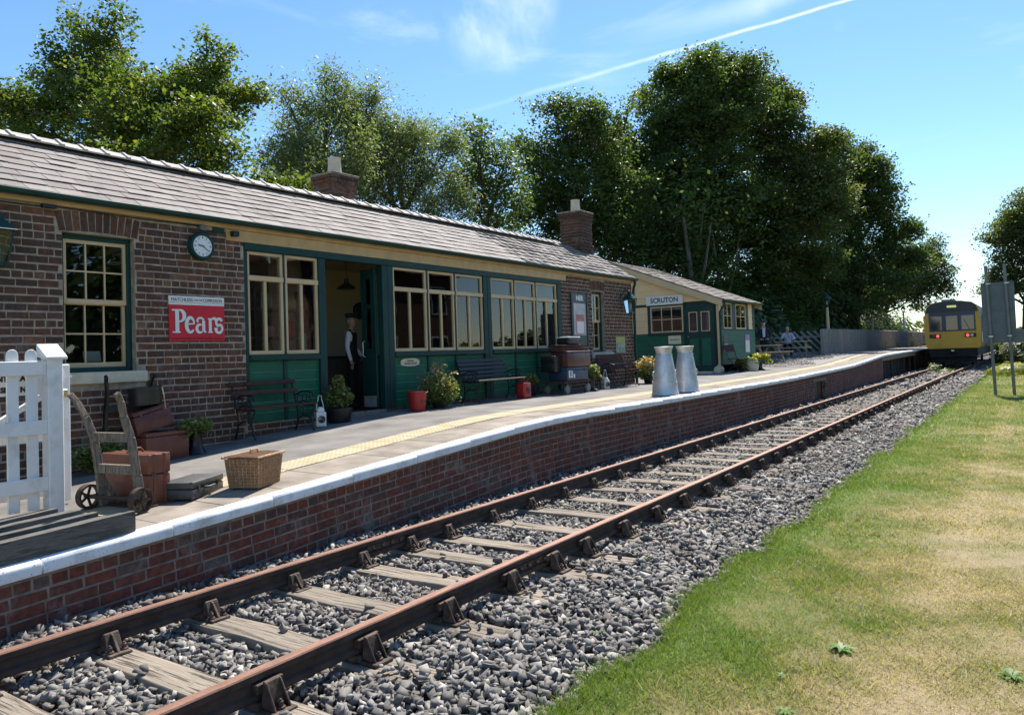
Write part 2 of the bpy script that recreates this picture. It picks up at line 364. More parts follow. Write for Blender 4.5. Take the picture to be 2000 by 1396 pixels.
def glass():
    m, t, b = mk('glass'); t.nodes.remove(b)
    fr = nd(t, 'ShaderNodeFresnel', {'IOR': 1.52}); f2 = nd(t, 'ShaderNodeMath', {0: fr.outputs[0], 1: 1.3}, operation='MULTIPLY', use_clamp=True)
    tr = nd(t, 'ShaderNodeBsdfTransparent', {0: (.80, .84, .84, 1)}); gl = nd(t, 'ShaderNodeBsdfGlossy', {'Color': (.95, .97, 1, 1), 'Roughness': .015})
    bp = nd(t, 'ShaderNodeBump', {'Height': noise(t, pos(t), 2.2, 2.), 'Strength': .012, 'Distance': .05}); t.links.new(bp.outputs[0], gl.inputs['Normal'])
    mx = nd(t, 'ShaderNodeMixShader', {0: f2.outputs[0]}); t.links.new(tr.outputs[0], mx.inputs[1]); t.links.new(gl.outputs[0], mx.inputs[2])
    t.links.new(mx.outputs[0], t.nodes['Material Output'].inputs[0])
glass()
pm('glass_dark', (.02, .03, .045), .05, var=.1, bmp=0, spec=.8)
pm('galvanised', (.62, .63, .63), .48, .65, var=.14, vs=7., bmp=.12, bs=20., dirt=(.38, .36, .33), dirt_s=5., dirt_a=.5)
pm('case_brown', (.155, .050, .028), .42, var=.2, vs=9., bmp=.25, dirt=(.08, .03, .02), dirt_s=9., dirt_a=.5)
pm('case_rust', (.175, .058, .034), .42, var=.2, vs=9., bmp=.25, dirt=(.12, .04, .025), dirt_s=9., dirt_a=.5)
pm('case_maroon', (.085, .026, .026), .38, var=.2, vs=9., bmp=.2, dirt=(.13, .06, .05), dirt_s=9., dirt_a=.4)
pm('case_grey', (.065, .065, .063), .5, var=.2, vs=9., bmp=.2, dirt=(.2, .19, .17), dirt_a=.5)
pm('case_black', (.014, .014, .015), .35, var=.3, vs=12.)
pm('case_blue', (.022, .045, .095), .45, var=.25, vs=9., dirt=(.06, .07, .09), dirt_a=.5)
pm('brass', (.45, .36, .2), .4, .7, var=.3)
pm('strap', (.42, .34, .24), .7, var=.2)
def wick():
    m, t, b = mk('wicker'); n = noise(t, pos(t), 30., 5.); oi = nd(t, 'ShaderNodeObjectInfo').outputs['Random']
    c = mixc_(t, ramp(t, n, .3, .7), (.25, .125, .055), (.47, .28, .145)); t.links.new(c, b.inputs['Base Color']); b.inputs['Roughness'].default_value = .5
wick()
pm('red_paint', (.40, .022, .022), .35, var=.15, vs=9., dirt=(.2, .02, .02), dirt_a=.4)
pm('sign_red', (.56, .022, .040), .35, var=.06, vs=5., bmp=.04)
pm('sign_white', (.74, .74, .72), .35, var=.04, vs=5., bmp=.04)
pm('black', (.012, .012, .013), .5, var=.1, bmp=0)
pm('letter_black', (.016, .016, .018), .5, var=.1, bmp=0)
pm('letter_maroon', (.17, .008, .02), .5, var=.1, bmp=0)
pm('clock_face', (.72, .75, .77), .3, var=.03, bmp=0)
pm('lamp_white', (.74, .74, .73), .4, var=.08, vs=12., dirt=(.4, .38, .35), dirt_s=12., dirt_a=.5)
pm('board_navy', (.030, .040, .052), .4, var=.2, vs=9.)
pm('poster_pale', (.55, .58, .60), .6, c2=(.66, .60, .56), vs=7.); pm('poster_pink', (.50, .20, .18), .6); pm('poster_violet', (.42, .20, .50), .6); pm('poster_green', (.12, .24, .12), .6, c2=(.35, .42, .38), vs=9.); pm('poster_yellow', (.55, .42, .10), .6, c2=(.35, .42, .15), vs=14.)
pm('plaque_cream', (.70, .62, .42), .5, var=.06)
pm('sign_grey', (.135, .150, .160), .55, .2, var=.12, vs=4., bmp=.06, dirt=(.2, .2, .19)); pm('post_grey', (.20, .21, .205), .6, .2, var=.15, vs=6., dirt=(.1, .1, .09))
pm('train_yellow', (.66, .37, .022), .35, var=.08, vs=3., dirt=(.28, .17, .03), dirt_s=1.5, dirt_a=.6); pm('train_dark', (.030, .034, .040), .45, var=.2, vs=3., dirt=(.08, .08, .075), dirt_a=.5)
pm('train_blue', (.012, .022, .075), .3, var=.1, vs=3.); pm('train_purple', (.045, .03, .11), .35, var=.1, vs=3., dirt=(.1, .09, .1))
pm('train_under', (.016, .015, .015), .8, var=.4, vs=6.)
pm('skin', (.48, .27, .19), .5, var=.08, bmp=.05); pm('hair_grey', (.30, .28, .26), .7, var=.3, vs=40.); pm('cloth_navy', (.012, .016, .034), .9, var=.2, vs=30.); pm('cloth_shirt', (.50, .56, .72), .9, var=.06, vs=20.); pm('cloth_white', (.68, .70, .76), .9, var=.06, vs=20.); pm('cloth_black', (.010, .010, .011), .9, var=.2, vs=30.); pm('cloth_teal', (.03, .25, .30), .9, var=.15, vs=20.)
pm('house_white', (.70, .68, .62), .7, var=.08); pm('roof_far', (.16, .07, .05), .9, var=.2)
def emis(name, c, s):
    m, t, b = mk(name); b.inputs['Base Color'].default_value = C4(c); b.inputs['Emission Color'].default_value = C4(c); b.inputs['Emission Strength'].default_value = s
emis('tail_light', (1., .06, .05), 1.4); emis('blind_lit', (.55, .60, .22), .35)
def lawnm():
    m, t, b = mk('lawn'); x = nd(t, 'ShaderNodeAttribute', attribute_name='dry').outputs['Fac']
    n = noise(t, pos(t), 60., 5., .7); n2 = noise(t, pos(t), 7., 5.); xx = nd(t, 'ShaderNodeMath', {0: x, 1: ramp(t, n2, .2, .8, -.2, .2)}, operation='ADD', use_clamp=True).outputs[0]
    cr = nd(t, 'ShaderNodeValToRGB', {0: xx}); e = cr.color_ramp.elements
    e[0].position, e[0].color = 0, C4((.115, .165, .028)); e[1].position, e[1].color = 1, C4((.35, .27, .165))
    for q, c in ((.35, (.140, .165, .038)), (.65, (.23, .20, .08))): k = e.new(q); k.color = C4(c)
    c = mixc_(t, ramp(t, n, .4, .75, 0., .6), cr.outputs[0], mixc_(t, .6, cr.outputs[0], (.05, .045, .02)))
    t.links.new(c, b.inputs['Base Color']); b.inputs['Roughness'].default_value = .95; bump(t, b, n, .8, .02)
lawnm()
# ---------------------------------------------------------------- ground, platform, track
EY = [-6,1,2.25,3.14,4,5.6,7.9,8.8,9.8,18,22,26,30.5,33,36.5,38,44,56,120]
EZ = [-.1,.14,.19,.235,.28,.385,.53,.575,.59,.58,.585,.62,.67,.75,.88,.93,.97,1.0,1.0]
def ez(Y): return float(np.interp(Y, EY, EZ))              # underside of the coping
def pz(X, Y): return ez(Y) + .10 + .012*(-5.6-X)           # platform surface
def tx(Y): return .2*max(0., (Y-22)/28.)**2 if Y < 55 else .2*(33/28.)**2 + (Y-55)*.0168   # the line bends a little
def tzz(Y): return .07*min(1., max(0., (Y-15)/33.))**1.5
XL, XR = -4.87, -3.36
def vnoise(X, Y, s, seed=0):
    X, Y = np.asarray(X)*s + seed*17.3, np.asarray(Y)*s + seed*9.1
    return (np.sin(X*1.7+np.sin(Y*1.3))*.5 + np.sin(Y*2.1-np.cos(X*1.1)*1.4)*.5 + np.sin(X*3.7+Y*2.9+seed)*.35 + np.sin(Y*5.3-X*4.1)*.2)/1.55
def edge_x(Y): return -2.02 + .10*vnoise(Y*0, Y, .9, 3) + .09*vnoise(Y*0+3, Y, 2.6, 5)    # ragged line of ballast and turf
def dryness(X, Y):
    d = .40 + .44*np.clip((X+1.25)/.7, -1, 1)*np.clip(1.4-Y/20., .25, 1.) + .30*vnoise(X, Y, 1.1, 1) + .18*vnoise(X, Y, .45, 2) + .24*vnoise(X, Y, 3.1, 4) + .18*vnoise(X, Y, 7.3, 11)
    d = d - .22*np.clip((X-.1)/.8, 0, 1) - .17*np.clip((Y-6.5)/6., 0, 1)
    return np.clip(d - (.24+.2*vnoise(X, Y, 1.4, 13))*np.clip(1-(X-edge_x(Y))/.45, 0, 1), 0, 1)
# far land to the horizon
MB().add([(-900, -300, -.55), (900, -300, -.55), (900, 2500, -.55), (-900, 2500, -.55)], [(0, 1, 2, 3)])
g = bigmesh('ground', np.array([(-900, -300, -.6), (900, -300, -.6), (900, 2500, -.6), (-900, 2500, -.6)], float), np.array([[0, 1, 2, 3]]), 'lawn', {'dry': [.35]}); tag(g, kind='structure')
xs = np.concatenate([np.linspace(-2.4, 3.0, 76), np.linspace(3.5, 60, 16)]); ys = np.concatenate([np.linspace(-4, 14, 150), np.linspace(14.5, 110, 110)])
gx, gy = np.meshgrid(xs, ys); lz = -.17 + .012*vnoise(gx, gy, 1.3, 6) - .06*np.clip((edge_x(gy)+.06-gx)/.12, 0, 1)
nx, ny = len(xs), len(ys); ii = (np.arange(ny-1)[:, None]*nx + np.arange(nx-1)[None]).ravel()
F = np.stack([ii, ii+1, ii+1+nx, ii+nx], 1); V = np.stack([gx, gy, lz], -1).reshape(-1, 3); cen = V[F].mean(1)
lawn = bigmesh('lawn', V, F, 'lawn', {'dry': dryness(cen[:, 0], cen[:, 1])}); tag(lawn, kind='structure')
nr = np.random.default_rng(5)
def blades(n, x0, x1, y0, y1, h0, h1, wd):
    X = nr.uniform(x0, x1, n); Y = nr.uniform(y0, y1, n); keep = X > edge_x(Y) - .05*nr.random(n)
    X, Y = X[keep], Y[keep]; n = len(X); d = dryness(X, Y); h = nr.uniform(h0, h1, n)*(1.5-.7*d)*(1+np.clip(.5+.7*vnoise(X, Y, 2.2, 14), 0, 1.2)*np.clip(1-(X-edge_x(Y))/.22, 0, 1)); a = nr.uniform(0, 2*PI, n)
    le = nr.normal(0, .8, (n, 2))*h[:, None]; b = np.stack([X, Y, np.full(n, -.175)], 1)
    s = np.stack([np.cos(a), np.sin(a), 0*a], 1)*(wd*nr.uniform(.6, 1.4, n))[:, None]
    top = b + np.stack([le[:, 0], le[:, 1], h], 1)
    return np.stack([b-s, b+s, top], 1).reshape(-1, 3), np.clip(d + nr.normal(0, .20, n) + .25*(nr.random(n) < .12), 0, 1)
gv, ga = [], []
for a in ((110000, -2.25, .25, 2.4, 7, .012, .036, .0026), (70000, -2.25, .4, 7, 15, .014, .038, .0038), (45000, -2.3, .6, 15, 34, .02, .045, .0065), (16000, -2.3, .6, 34, 75, .03, .07, .012), (42000, .25, 2.6, 1.5, 8, .014, .036, .0036), (28000, .4, 3., 8, 18, .016, .04, .006), (14000, .6, 4., 18, 45, .025, .055, .012)):
    q, d = blades(*a); gv.append(q); ga.append(d)
gv = np.concatenate(gv); gr = bigmesh('grass', gv, np.arange(len(gv)).reshape(-1, 3), 'grass_blade', {'rnd': np.concatenate(ga)})
tag(gr, 'short mown lawn grass, green by the ballast and straw-dry elsewhere', 'grass', kind='stuff')
# clover heads in the lawn
cv, cf = [], []
for k in range(70):
    x, y = rnd.uniform(-1.9, -.6), rnd.uniform(5, 13); m_ = MB().ball((x, y, -.15), .008, n=6); n0 = len(cv); cv += m_.v; cf += [tuple(i+n0 for i in f) for f in m_.f]
tag(bigmesh('clover_flowers', np.array(cv), np.array([f for f in cf]), 'sign_white'), 'tiny white clover flowers dotted over the lawn', 'clover', kind='stuff')
def rosette(name, label, x, y, n, L, mat='leaf_pot'):
    V, F, A = [], [], []
    for k in range(n):
        a = 2*PI*k/n + rnd.uniform(-.3, .3); l = L*rnd.uniform(.55, 1.1); d = V3((math.cos(a), math.sin(a), 0)); s = V3((-math.sin(a), math.cos(a), 0))*l*.16; b = V3((x, y, -.165)); i = len(V); lift = rnd.uniform(.05, .35)
        V += [b, b+d*l*.5+s+V3((0, 0, l*lift)), b+d*l+V3((0, 0, l*lift*.7)), b+d*l*.5-s+V3((0, 0, l*lift))]; F.append((i, i+1, i+2, i+3)); A.append(rnd.uniform(0, .55))
    tag(bigmesh(name, np.array(V), np.array(F), mat, {'rnd': A}), label, 'weed')
rosette('plantain_weed', 'broad green weed rosette in the driest straw patch of lawn', -.98, 4.62, 30, .085, 'leaf_lime_g')
rosette('dock_weed', 'small dark green weed tuft sprouting in dry turf', -.18, 4.66, 24, .075, 'leaf_lime_g')
rosette('plantain_weed', 'flat little green weed low in pale turf', -1.18, 4.12, 12, .045, 'leaf_lime_g')
rosette('dandelion_weed', 'ragged green weed cluster growing in half-green turf', -1.05, 3.72, 18, .06, 'leaf_lime_g')
# ballast bed
ys = np.linspace(-4, 110, 190); xs = np.array([-5.66, -5.2, -4.6, -4.1, -3.6, -3.0, -2.4, -1.85]); gx, gy = np.meshgrid(xs, ys)
bed_z = np.array([-.19, -.22, -.27, -.245, -.27, -.235, -.215, -.20])[None]*np.ones_like(gy) + np.array([tzz(y) for y in ys])[:, None]*np.array([1,1,1,1,1,.8,.4,0])[None]
nx, ny = len(xs), len(ys); ii = (np.arange(ny-1)[:, None]*nx+np.arange(nx-1)[None]).ravel(); F = np.stack([ii, ii+1, ii+1+nx, ii+nx], 1)
tag(bigmesh('ballast_bed', np.stack([gx, gy, bed_z], -1).reshape(-1, 3), F, 'soil'), kind='structure')
SLY = [1.08, 1.83, 2.55, 3.25, 3.98, 4.72, 5.33, 5.87, 6.62]
while SLY[-1] < 60: SLY.append(SLY[-1] + .74 + rnd.uniform(-.02, .02))
SLA = np.array(SLY)
def stones(n, y0, y1, s0, s1, sub=False):
    X = nr.uniform(-5.58, -1.93, n); Y = nr.uniform(y0, y1, n); keep = (X < edge_x(Y)+.06*nr.random(n))
    dS = np.abs(Y[:, None]-SLA[None]).min(1); on = (dS < .150) & (X > -5.42) & (X < -2.80)
    drift = 1/(1+np.exp(-(vnoise(X, Y, 1.6, 8)*3)))       # stones spill over sleeper ends unevenly
    keep &= ~(on & (nr.random(n) > np.where((X > -3.15) | (X < -5.05), .12*drift, .008)))
    X, Y, dS, on = X[keep], Y[keep], dS[keep], on[keep]; n = len(X)
    z = np.interp(X, [-5.6, -5.25, -4.95, -4.8, -4.1, -3.45, -3.25, -2.9, -2.4, -1.95], [-.165, -.185, -.225, -.238, -.222, -.238, -.225, -.195, -.178, -.185])
    z = z + .022*vnoise(X, Y, 2.2, 9) + nr.uniform(-.020, .018, n) + np.interp(Y, np.linspace(0, 110, 200), [tzz(y) for y in np.linspace(0, 110, 200)])*np.clip((-2-X)/1., 0, 1)
    z = np.where(on & (dS < .12), -.168, z)
    s = nr.uniform(s0, s1, n)*nr.choice([1., 1., 1.15, 1.35], n)
    # broken stone: a sheared block with knocked-off corners, ten points and sixteen facets
    B = np.array([(-.8, -.8, -.6), (.8, -.8, -.6), (.8, .8, -.6), (-.8, .8, -.6), (-.75, -.75, .5), (.75, -.75, .5), (.75, .75, .5), (-.75, .75, .5), (.1, 0, .85), (1.05, .1, 0)])
    T = np.array([(0, 2, 1), (0, 3, 2), (0, 1, 5), (0, 5, 4), (2, 3, 7), (2, 7, 6), (3, 0, 4), (3, 4, 7), (4, 5, 8), (5, 6, 8), (6, 7, 8), (7, 4, 8), (1, 2, 9), (2, 6, 9), (6, 5, 9), (5, 1, 9)])
    P = (B[None]+nr.uniform(-.56, .56, (n, 10, 3))) * (s[:, None]*np.stack([nr.uniform(.8, 1.45, n), nr.uniform(.55, 1.05, n), nr.uniform(.45, .95, n)], 1))[:, None]
    a = nr.uniform(0, 2*PI, n); b = nr.normal(0, .75, n); c, sn, cb, sb = np.cos(a), np.sin(a), np.cos(b), np.sin(b)
    x1 = P[..., 0]*cb[:, None] + P[..., 2]*sb[:, None]; z1 = -P[..., 0]*sb[:, None] + P[..., 2]*cb[:, None]
    Q = np.stack([x1*c[:, None]-P[..., 1]*sn[:, None]+X[:, None], x1*sn[:, None]+P[..., 1]*c[:, None]+Y[:, None], z1+z[:, None]], -1)
    Fc = (T[None]+10*np.arange(n)[:, None, None]).reshape(-1, 3); at = np.clip(np.repeat(np.clip(nr.beta(1.5, 2.7, n), 0, 1), 16)+nr.normal(0, .05, n*16), 0, 1)
    return Q.reshape(-1, 3), Fc, at
VV, FF, AA, o0 = [], [], [], 0
for a in ((28000, 1.2, 8.5, .0135, .028), (22000, 8.5, 17, .017, .031), (10500, 17, 31, .030, .050), (6500, 31, 58, .05, .08)):
    q, f_, at = stones(*a); VV.append(q); FF.append(f_+o0); AA.append(at); o0 += len(q)
bal = bigmesh('ballast', np.concatenate(VV), np.concatenate(FF), 'ballast_stone', {'rnd': np.concatenate(AA)})
tag(bal, 'grey crushed stone ballast packed around the sleepers and rails', 'ballast', kind='stuff')
# track
track = thing('railway_track', 'single rusty bullhead railway track on weathered timber sleepers beside the platform', 'railway track', ((XL+XR)/2, 10, -.2))
prof = [(-.035, -.008), (-.030, 0), (.030, 0), (.035, -.008), (.034, -.040), (.010, -.052), (.010, -.100), (.030, -.112), (.032, -.138), (.026, -.146), (-.026, -.146), (-.032, -.138), (-.030, -.112), (-.010, -.100), (-.010, -.052), (-.034, -.040)]
def rail(x, y0, y1):
    ys = [y0] + [y for y in np.arange(math.ceil(y0), y1, 3.)] + [y1]; m = MB(); n = len(prof); vs = []
    for y in ys: vs += [(x+tx(y)+a, y, tzz(y)+b) for a, b in prof]
    for i in range(len(ys)-1):
        for k in range(n):
            j = (k+1) % n; m.cm = 0 if k in (0, 1, 2) else 1
            m.f.append((i*n+j, i*n+k, (i+1)*n+k, (i+1)*n+j)); m.m.append(m.cm)
    m.v = vs; m.f += [tuple(range(n)), tuple((len(ys)-1)*n+k for k in range(n))[::-1]]; m.m += [1, 1]
    return m.build('rail', ['rail_rust_lit', 'rail_rust_shade'], track)
for x, yj in ((XL, 5.02), (XR, 5.06)):
    rail(x, -4, yj-.004); rail(x, yj+.004, 95)
    for s in (-1, 1):
        fp = MB().hexa([(x+s*.011, yj-.23, -.098), (x+s*.030, yj-.23, -.095), (x+s*.030, yj+.23, -.095), (x+s*.011, yj+.23, -.098), (x+s*.011, yj-.23, -.052), (x+s*.026, yj-.23, -.050), (x+s*.026, yj+.23, -.050), (x+s*.011, yj+.23, -.052)])
        for k in range(4): yy = yj-.172+k*.115; fp.cyl((x+s*.02, yy, -.075), (x+s*.052, yy, -.075), .014, n=6).cyl((x+s*.052, yy, -.075), (x+s*.062, yy, -.075), .009, n=6)
        fp.build('fishplate', 'iron_rust', track)
def chair_mesh():
    m = MB()           # rail at x = 0, outside is +x, origin at sleeper top
    m.hexa([(-.17, -.075, 0), (.19, -.075, 0), (.19, .075, 0), (-.17, .075, 0), (-.165, -.07, .018), (.185, -.07, .018), (.185, .07, .018), (-.165, .07, .018)])
    m.hexa([(-.06, -.085, .012), (.07, -.085, .012), (.07, .085, .012), (-.06, .085, .012), (-.045, -.07, .045), (.055, -.07, .045), (.055, .07, .045), (-.045, .07, .045)])
    m.hexa([(.068, -.062, .03), (.125, -.05, .018), (.125, .05, .018), (.068, .062, .03), (.066, -.05, .152), (.086, -.042, .150), (.086, .042, .150), (.066, .05, .152)])      # tall outer jaw
    for s in (-1, 1): m.hexa([(.08, s*.052-.008, .02), (.165, s*.046-.007, .018), (.165, s*.046+.007, .018), (.08, s*.052+.008, .02), (.075, s*.044-.007, .152), (.094, s*.042-.006, .146), (.094, s*.042+.006, .146), (.075, s*.044+.007, .152)])
    m.hexa([(-.10, -.052, .018), (-.036, -.062, .03), (-.036, .062, .03), (-.10, .052, .018), (-.055, -.045, .120), (-.034, -.05, .124), (-.034, .05, .124), (-.055, .045, .120)])    # inner jaw
    m.hexa([(-.145, -.011, .018), (-.06, -.014, .018), (-.06, .014, .018), (-.145, .011, .018), (-.07, -.008, .112), (-.05, -.01, .118), (-.05, .01, .118), (-.07, .008, .112)])
    for x, y in ((.140, 0), (-.118, -.045), (-.118, .045)):
        m.cyl((x, y, .015), (x, y, .030), .026, n=10).cyl((x, y, .030), (x, y, .056), .017, n=6).cyl((x, y, .056), (x, y, .066), .010, n=6)
    m.cm = 1; m.hexa([(.012, -.075, .088), (.060, -.078, .09), (.062, .085, .09), (.012, .08, .088), (.014, -.075, .136), (.060, -.078, .138), (.062, .085, .144), (.014, .08, .141)])    # key
    return m.mesh('rail_chair', ['iron_rust', 'iron_rust'], bevel=.004)
CHM = chair_mesh()
slp = []
for k in range(4):
    m = MB(); n = 7
    for i in range(n+1):
        x = -1.3+2.6*i/n; e = rnd.uniform(-.008, .008); h = rnd.uniform(-.005, .004)
        m.v += [(x, -.125+e, -.13), (x, .125+e, -.13), (x, .118+e, h-.004), (x, .09+e, h+.003), (x, -.09+e, h+.003), (x, -.118+e, h-.004)]
    for i in range(n):
        for q in range(6): m.f.append((i*6+q, i*6+(q+1) % 6, i*6+6+(q+1) % 6, i*6+6+q)); m.m.append(0)
    m.f += [tuple(range(6))[::-1], tuple(n*6+q for q in range(6))]; m.m += [0, 0]
    slp.append(m.mesh('sleeper', 'sleeper_wood', bevel=.004))
for i, y in enumerate(SLY):
    if y > 52: break
    s = inst('sleeper', slp[i % 4], ((XL+XR)/2+tx(y)+rnd.uniform(-.03, .03), y, -.193+tzz(y)+rnd.uniform(-.004, .003)), track, rz=rnd.uniform(-.012, .012) + (PI if i % 3 == 0 else 0))
    for x, rz in ((XR, 0), (XL, PI)):
        c = bpy.data.objects.new('rail_chair', CHM); c.location = (x+tx(y), y, -.192+tzz(y)); c.rotation_euler = (0, 0, rz); link(c, s)
# platform: fill, brick face, coping, paving
plat = thing('platform', None, None, (-5.6, 10, -.2)); plat['kind'] = 'structure'
def sheet(name, x0, x1, y0, y1, mat, parent, dz=0., step=.5, drop=.3):
    ys = sorted(set([y0, y1] + [y for y in EY if y0 < y < y1] + list(np.arange(y0, y1, 3.)))); m = MB()
    for y in ys: m.v += [(x0, y, pz(x0, y)+dz), (x1, y, pz(x1, y)+dz), (x1, y, pz(x1, y)+dz-drop), (x0, y, pz(x0, y)+dz-drop)]
    for i in range(len(ys)-1):
        for k in range(4): a, b = i*4+k, i*4+(k+1) % 4; m.f.append((b, a, a+4, b+4)); m.m.append(0)
    m.f += [(0, 1, 2, 3), tuple((len(ys)-1)*4+k for k in (3, 2, 1, 0))]; m.m += [0, 0]
    return m.build(name, mat, parent)
sheet('asphalt_surface', -6.77, -9.9, -5, 38, 'asphalt', plat, -.004)
sheet('asphalt_surface', -6.77, -8.4, 38, 110, 'paving', plat, -.004)
sheet('paving_bed', -5.71, -6.76, -5, 110, 'paving', plat, -.012)
sheet('platform_core', -5.75, -9.9, -5, 37.4, 'mortar_dark', plat, -.09, drop=.9)
y = -.5
while y < 34:                                     # edge slabs
    L = rnd.choice((.9, .9, .6, 1.2)); m = MB(); x0, x1 = -6.345, -5.705; e = .004; h = rnd.uniform(-.003, .002)
    m.hexa([(x0, y+e, pz(x0, y)-.05), (x1, y+e, pz(x1, y)-.05), (x1, y+L-e, pz(x1, y+L)-.05), (x0, y+L-e, pz(x0, y+L)-.05), (x0, y+e, pz(x0, y)+h), (x1, y+e, pz(x1, y)+h), (x1, y+L-e, pz(x1, y+L)+h), (x0, y+L-e, pz(x0, y+L)+h)])
    m.build('paving_slab', 'paving', plat, bevel=.005); y += L
y = 1.2
while y < 34:                                     # blistered yellow slabs
    m = MB(); x0, x1 = -6.755, -6.355; L = .4; e = .003; h = rnd.uniform(.002, .006)
    m.hexa([(x0, y+e, pz(x0, y)-.05), (x1, y+e, pz(x1, y)-.05), (x1, y+L-e, pz(x1, y+L)-.05), (x0, y+L-e, pz(x0, y+L)-.05), (x0, y+e, pz(x0, y)+h), (x1, y+e, pz(x1, y)+h), (x1, y+L-e, pz(x1, y+L)+h), (x0, y+L-e, pz(x0, y+L)+h)])
    m.build('tactile_slab', 'tactile_yellow', plat, bevel=.003); y += L
sheet('tactile_strip', -6.42, -6.72, y, 60, 'tactile_yellow', plat, .003, drop=.05)
y = .6; cop = [(-5.70, .0), (-5.70, .102), (-5.625, .101), (-5.592, .092), (-5.574, .072), (-5.568, .045), (-5.572, .0)]
while y < 64:
    L = .95 if y < 40 else 2.4; m = MB(); n = len(cop); j = rnd.uniform(-.003, .003)
    for yy in (y+.003, y+L-.003): m.v += [(a+j, yy, ez(yy)+b+(0 if b < .02 else j)) for a, b in cop]
    m.f = [(k, (k+1) % n, (k+1) % n+n, k+n) for k in range(n)] + [tuple(range(n))[::-1], tuple(n+k for k in range(n))]; m.m = [0]*len(m.f)
    m.build('coping_stone', 'white_edge', plat, bevel=.004, smooth=True); y += L
sheet('coping_bed', -5.60, -5.72, .5, 64, 'mortar_dark', plat, -.105, drop=.02)
def brick_verts(w_, h_, d_, seed):
    """a brick lying in the Y-Z plane, its weathered face to +X; origin at the middle of the face"""
    q = random.Random(seed); j = lambda a: q.uniform(-a, a); e = .006; V = []
    for x, i_ in ((-d_, 0), (-.004, 0), (.0, e)):
        for sy, sz in ((-1, -1), (1, -1), (1, 1), (-1, 1)): V.append((x+(j(.0018) if i_ else 0), sy*(w_/2-i_)+j(.0042), sz*(h_/2-i_)+j(.0034)))
    Fq = [(0, 1, 5, 4), (1, 2, 6, 5), (2, 3, 7, 6), (3, 0, 4, 7), (4, 5, 9, 8), (5, 6, 10, 9), (6, 7, 11, 10), (7, 4, 8, 11), (8, 9, 10, 11)]
    return np.array(V), np.array(Fq)
class Bricks:
    """lays bricks; the biggest in view become objects, the rest one part"""
    def __init__(s): s.L = []
    def put(s, y, z, w_, h_, x, key, tilt=0., yawr=0.): s.L.append((key, y, z, w_, h_, x, tilt, yawr))
    def finish(s, parent, mo, ma, n, nm='brick', nm2='brickwork', d_=.05):
        s.L.sort(key=lambda a: a[0]); cache = {}
        for i, (k, y, z, w_, h_, x, ti, yr) in enumerate(s.L[:n]):
            kk = (round(w_, 3), round(h_, 3), i % 6)
            if kk not in cache:
                v, f = brick_verts(w_, h_, d_, hash(kk) & 9999); m = MB(); m.add(v, f); cache[kk] = m.mesh('brick', mo)
            inst(nm, cache[kk], (x+rnd.uniform(-.002, .002), y, z), parent, rx=ti, rz=yr)
        Vs, Fs, As = [], [], []; o = 0
        for i, (k, y, z, w_, h_, x, ti, yr) in enumerate(s.L[n:]):
            v, f = brick_verts(w_, h_, d_, i); c, sn = math.cos(ti), math.sin(ti)
            v = np.stack([v[:, 0], v[:, 1]*c-v[:, 2]*sn, v[:, 1]*sn+v[:, 2]*c], 1)
            if yr: c, sn = math.cos(yr), math.sin(yr); v = np.stack([v[:, 0]*c-v[:, 1]*sn, v[:, 0]*sn+v[:, 1]*c, v[:, 2]], 1)
            Vs.append(v+V3((x, y, z))); Fs.append(f+o); o += 12; As += [rnd.random()]*9
        if Vs: tag(bigmesh(nm2, np.concatenate(Vs), np.concatenate(Fs), ma, {'rnd': As}, parent), kind='stuff')
pw = Bricks(); CH = .0835
for row in range(12):
    y = .2 + (0 if row % 2 else .11) + rnd.uniform(-.03, .03)
    while y < 37.2:
        hd = row == 0 or rnd.random() < .28; L = .104 if hd else .223; h_ = .092 if row == 0 else .069
        yc = y+L/2; z = ez(yc) - (.052 if row == 0 else .112+CH*(row-1)+.036); sl = (ez(yc+.1)-ez(yc-.1))/.2
        if z > -.30 and not (24.45 < yc < 26.0 and z < .42): pw.put(yc, z, L, h_, -5.602, yc - .0*z, math.atan(sl))
        y += L+.014
pw.finish(plat, 'brick_platform', 'brick_platform_a', 300)
m = MB()
for a, b in ((-5, 24.45), (26.0, 37.3)):
    ys = [a]+[q for q in EY if a < q < b]+[b]
    for i in range(len(ys)-1):
        y0, y1 = ys[i], ys[i+1]; m.hexa([(-5.72, y0, -.6), (-5.6065, y0, -.6), (-5.6065, y1, -.6), (-5.72, y1, -.6), (-5.72, y0, ez(y0)), (-5.6065, y0, ez(y0)), (-5.6065, y1, ez(y1)), (-5.72, y1, ez(y1))])
m.box(-5.72, -5.611, 24.45, 26.0, .46, .60)
m.build('mortar_face', 'mortar_dark', plat)
MB().box(-5.74, -5.597, 24.35, 26.1, .425, .50).build('lintel', 'mortar_dark', plat)
MB().box(-5.749, -5.735, 24.4, 25.35, -.4, .46).build('recess_shade', 'black', plat); MB().box(-5.749, -5.735, 25.351, 26.05, -.4, .46).build('recess_side', 'brick_platform', plat)  # black sheet paints the deep shade inside the opening
for yy in np.arange(38.6, 60, 2.2): MB().box(-5.82, -5.74, yy, yy+.08, -.4, ez(yy)).build('trestle_post', 'iron_rust', plat)
MB().box(-5.9, -5.74, 37.4, 62, .80, .88).build('trestle_beam', 'iron_rust', plat); MB().box(-6.4, -6.3, 37.4, 64, -.5, .9).build('void_shade', 'soil', plat)  # dark sheet added behind the trestle paints the shaded void
MB().box(-8.4, -8.2, 37.4, 110, -.6, .98).build('rear_wall', 'mortar_dark', plat)
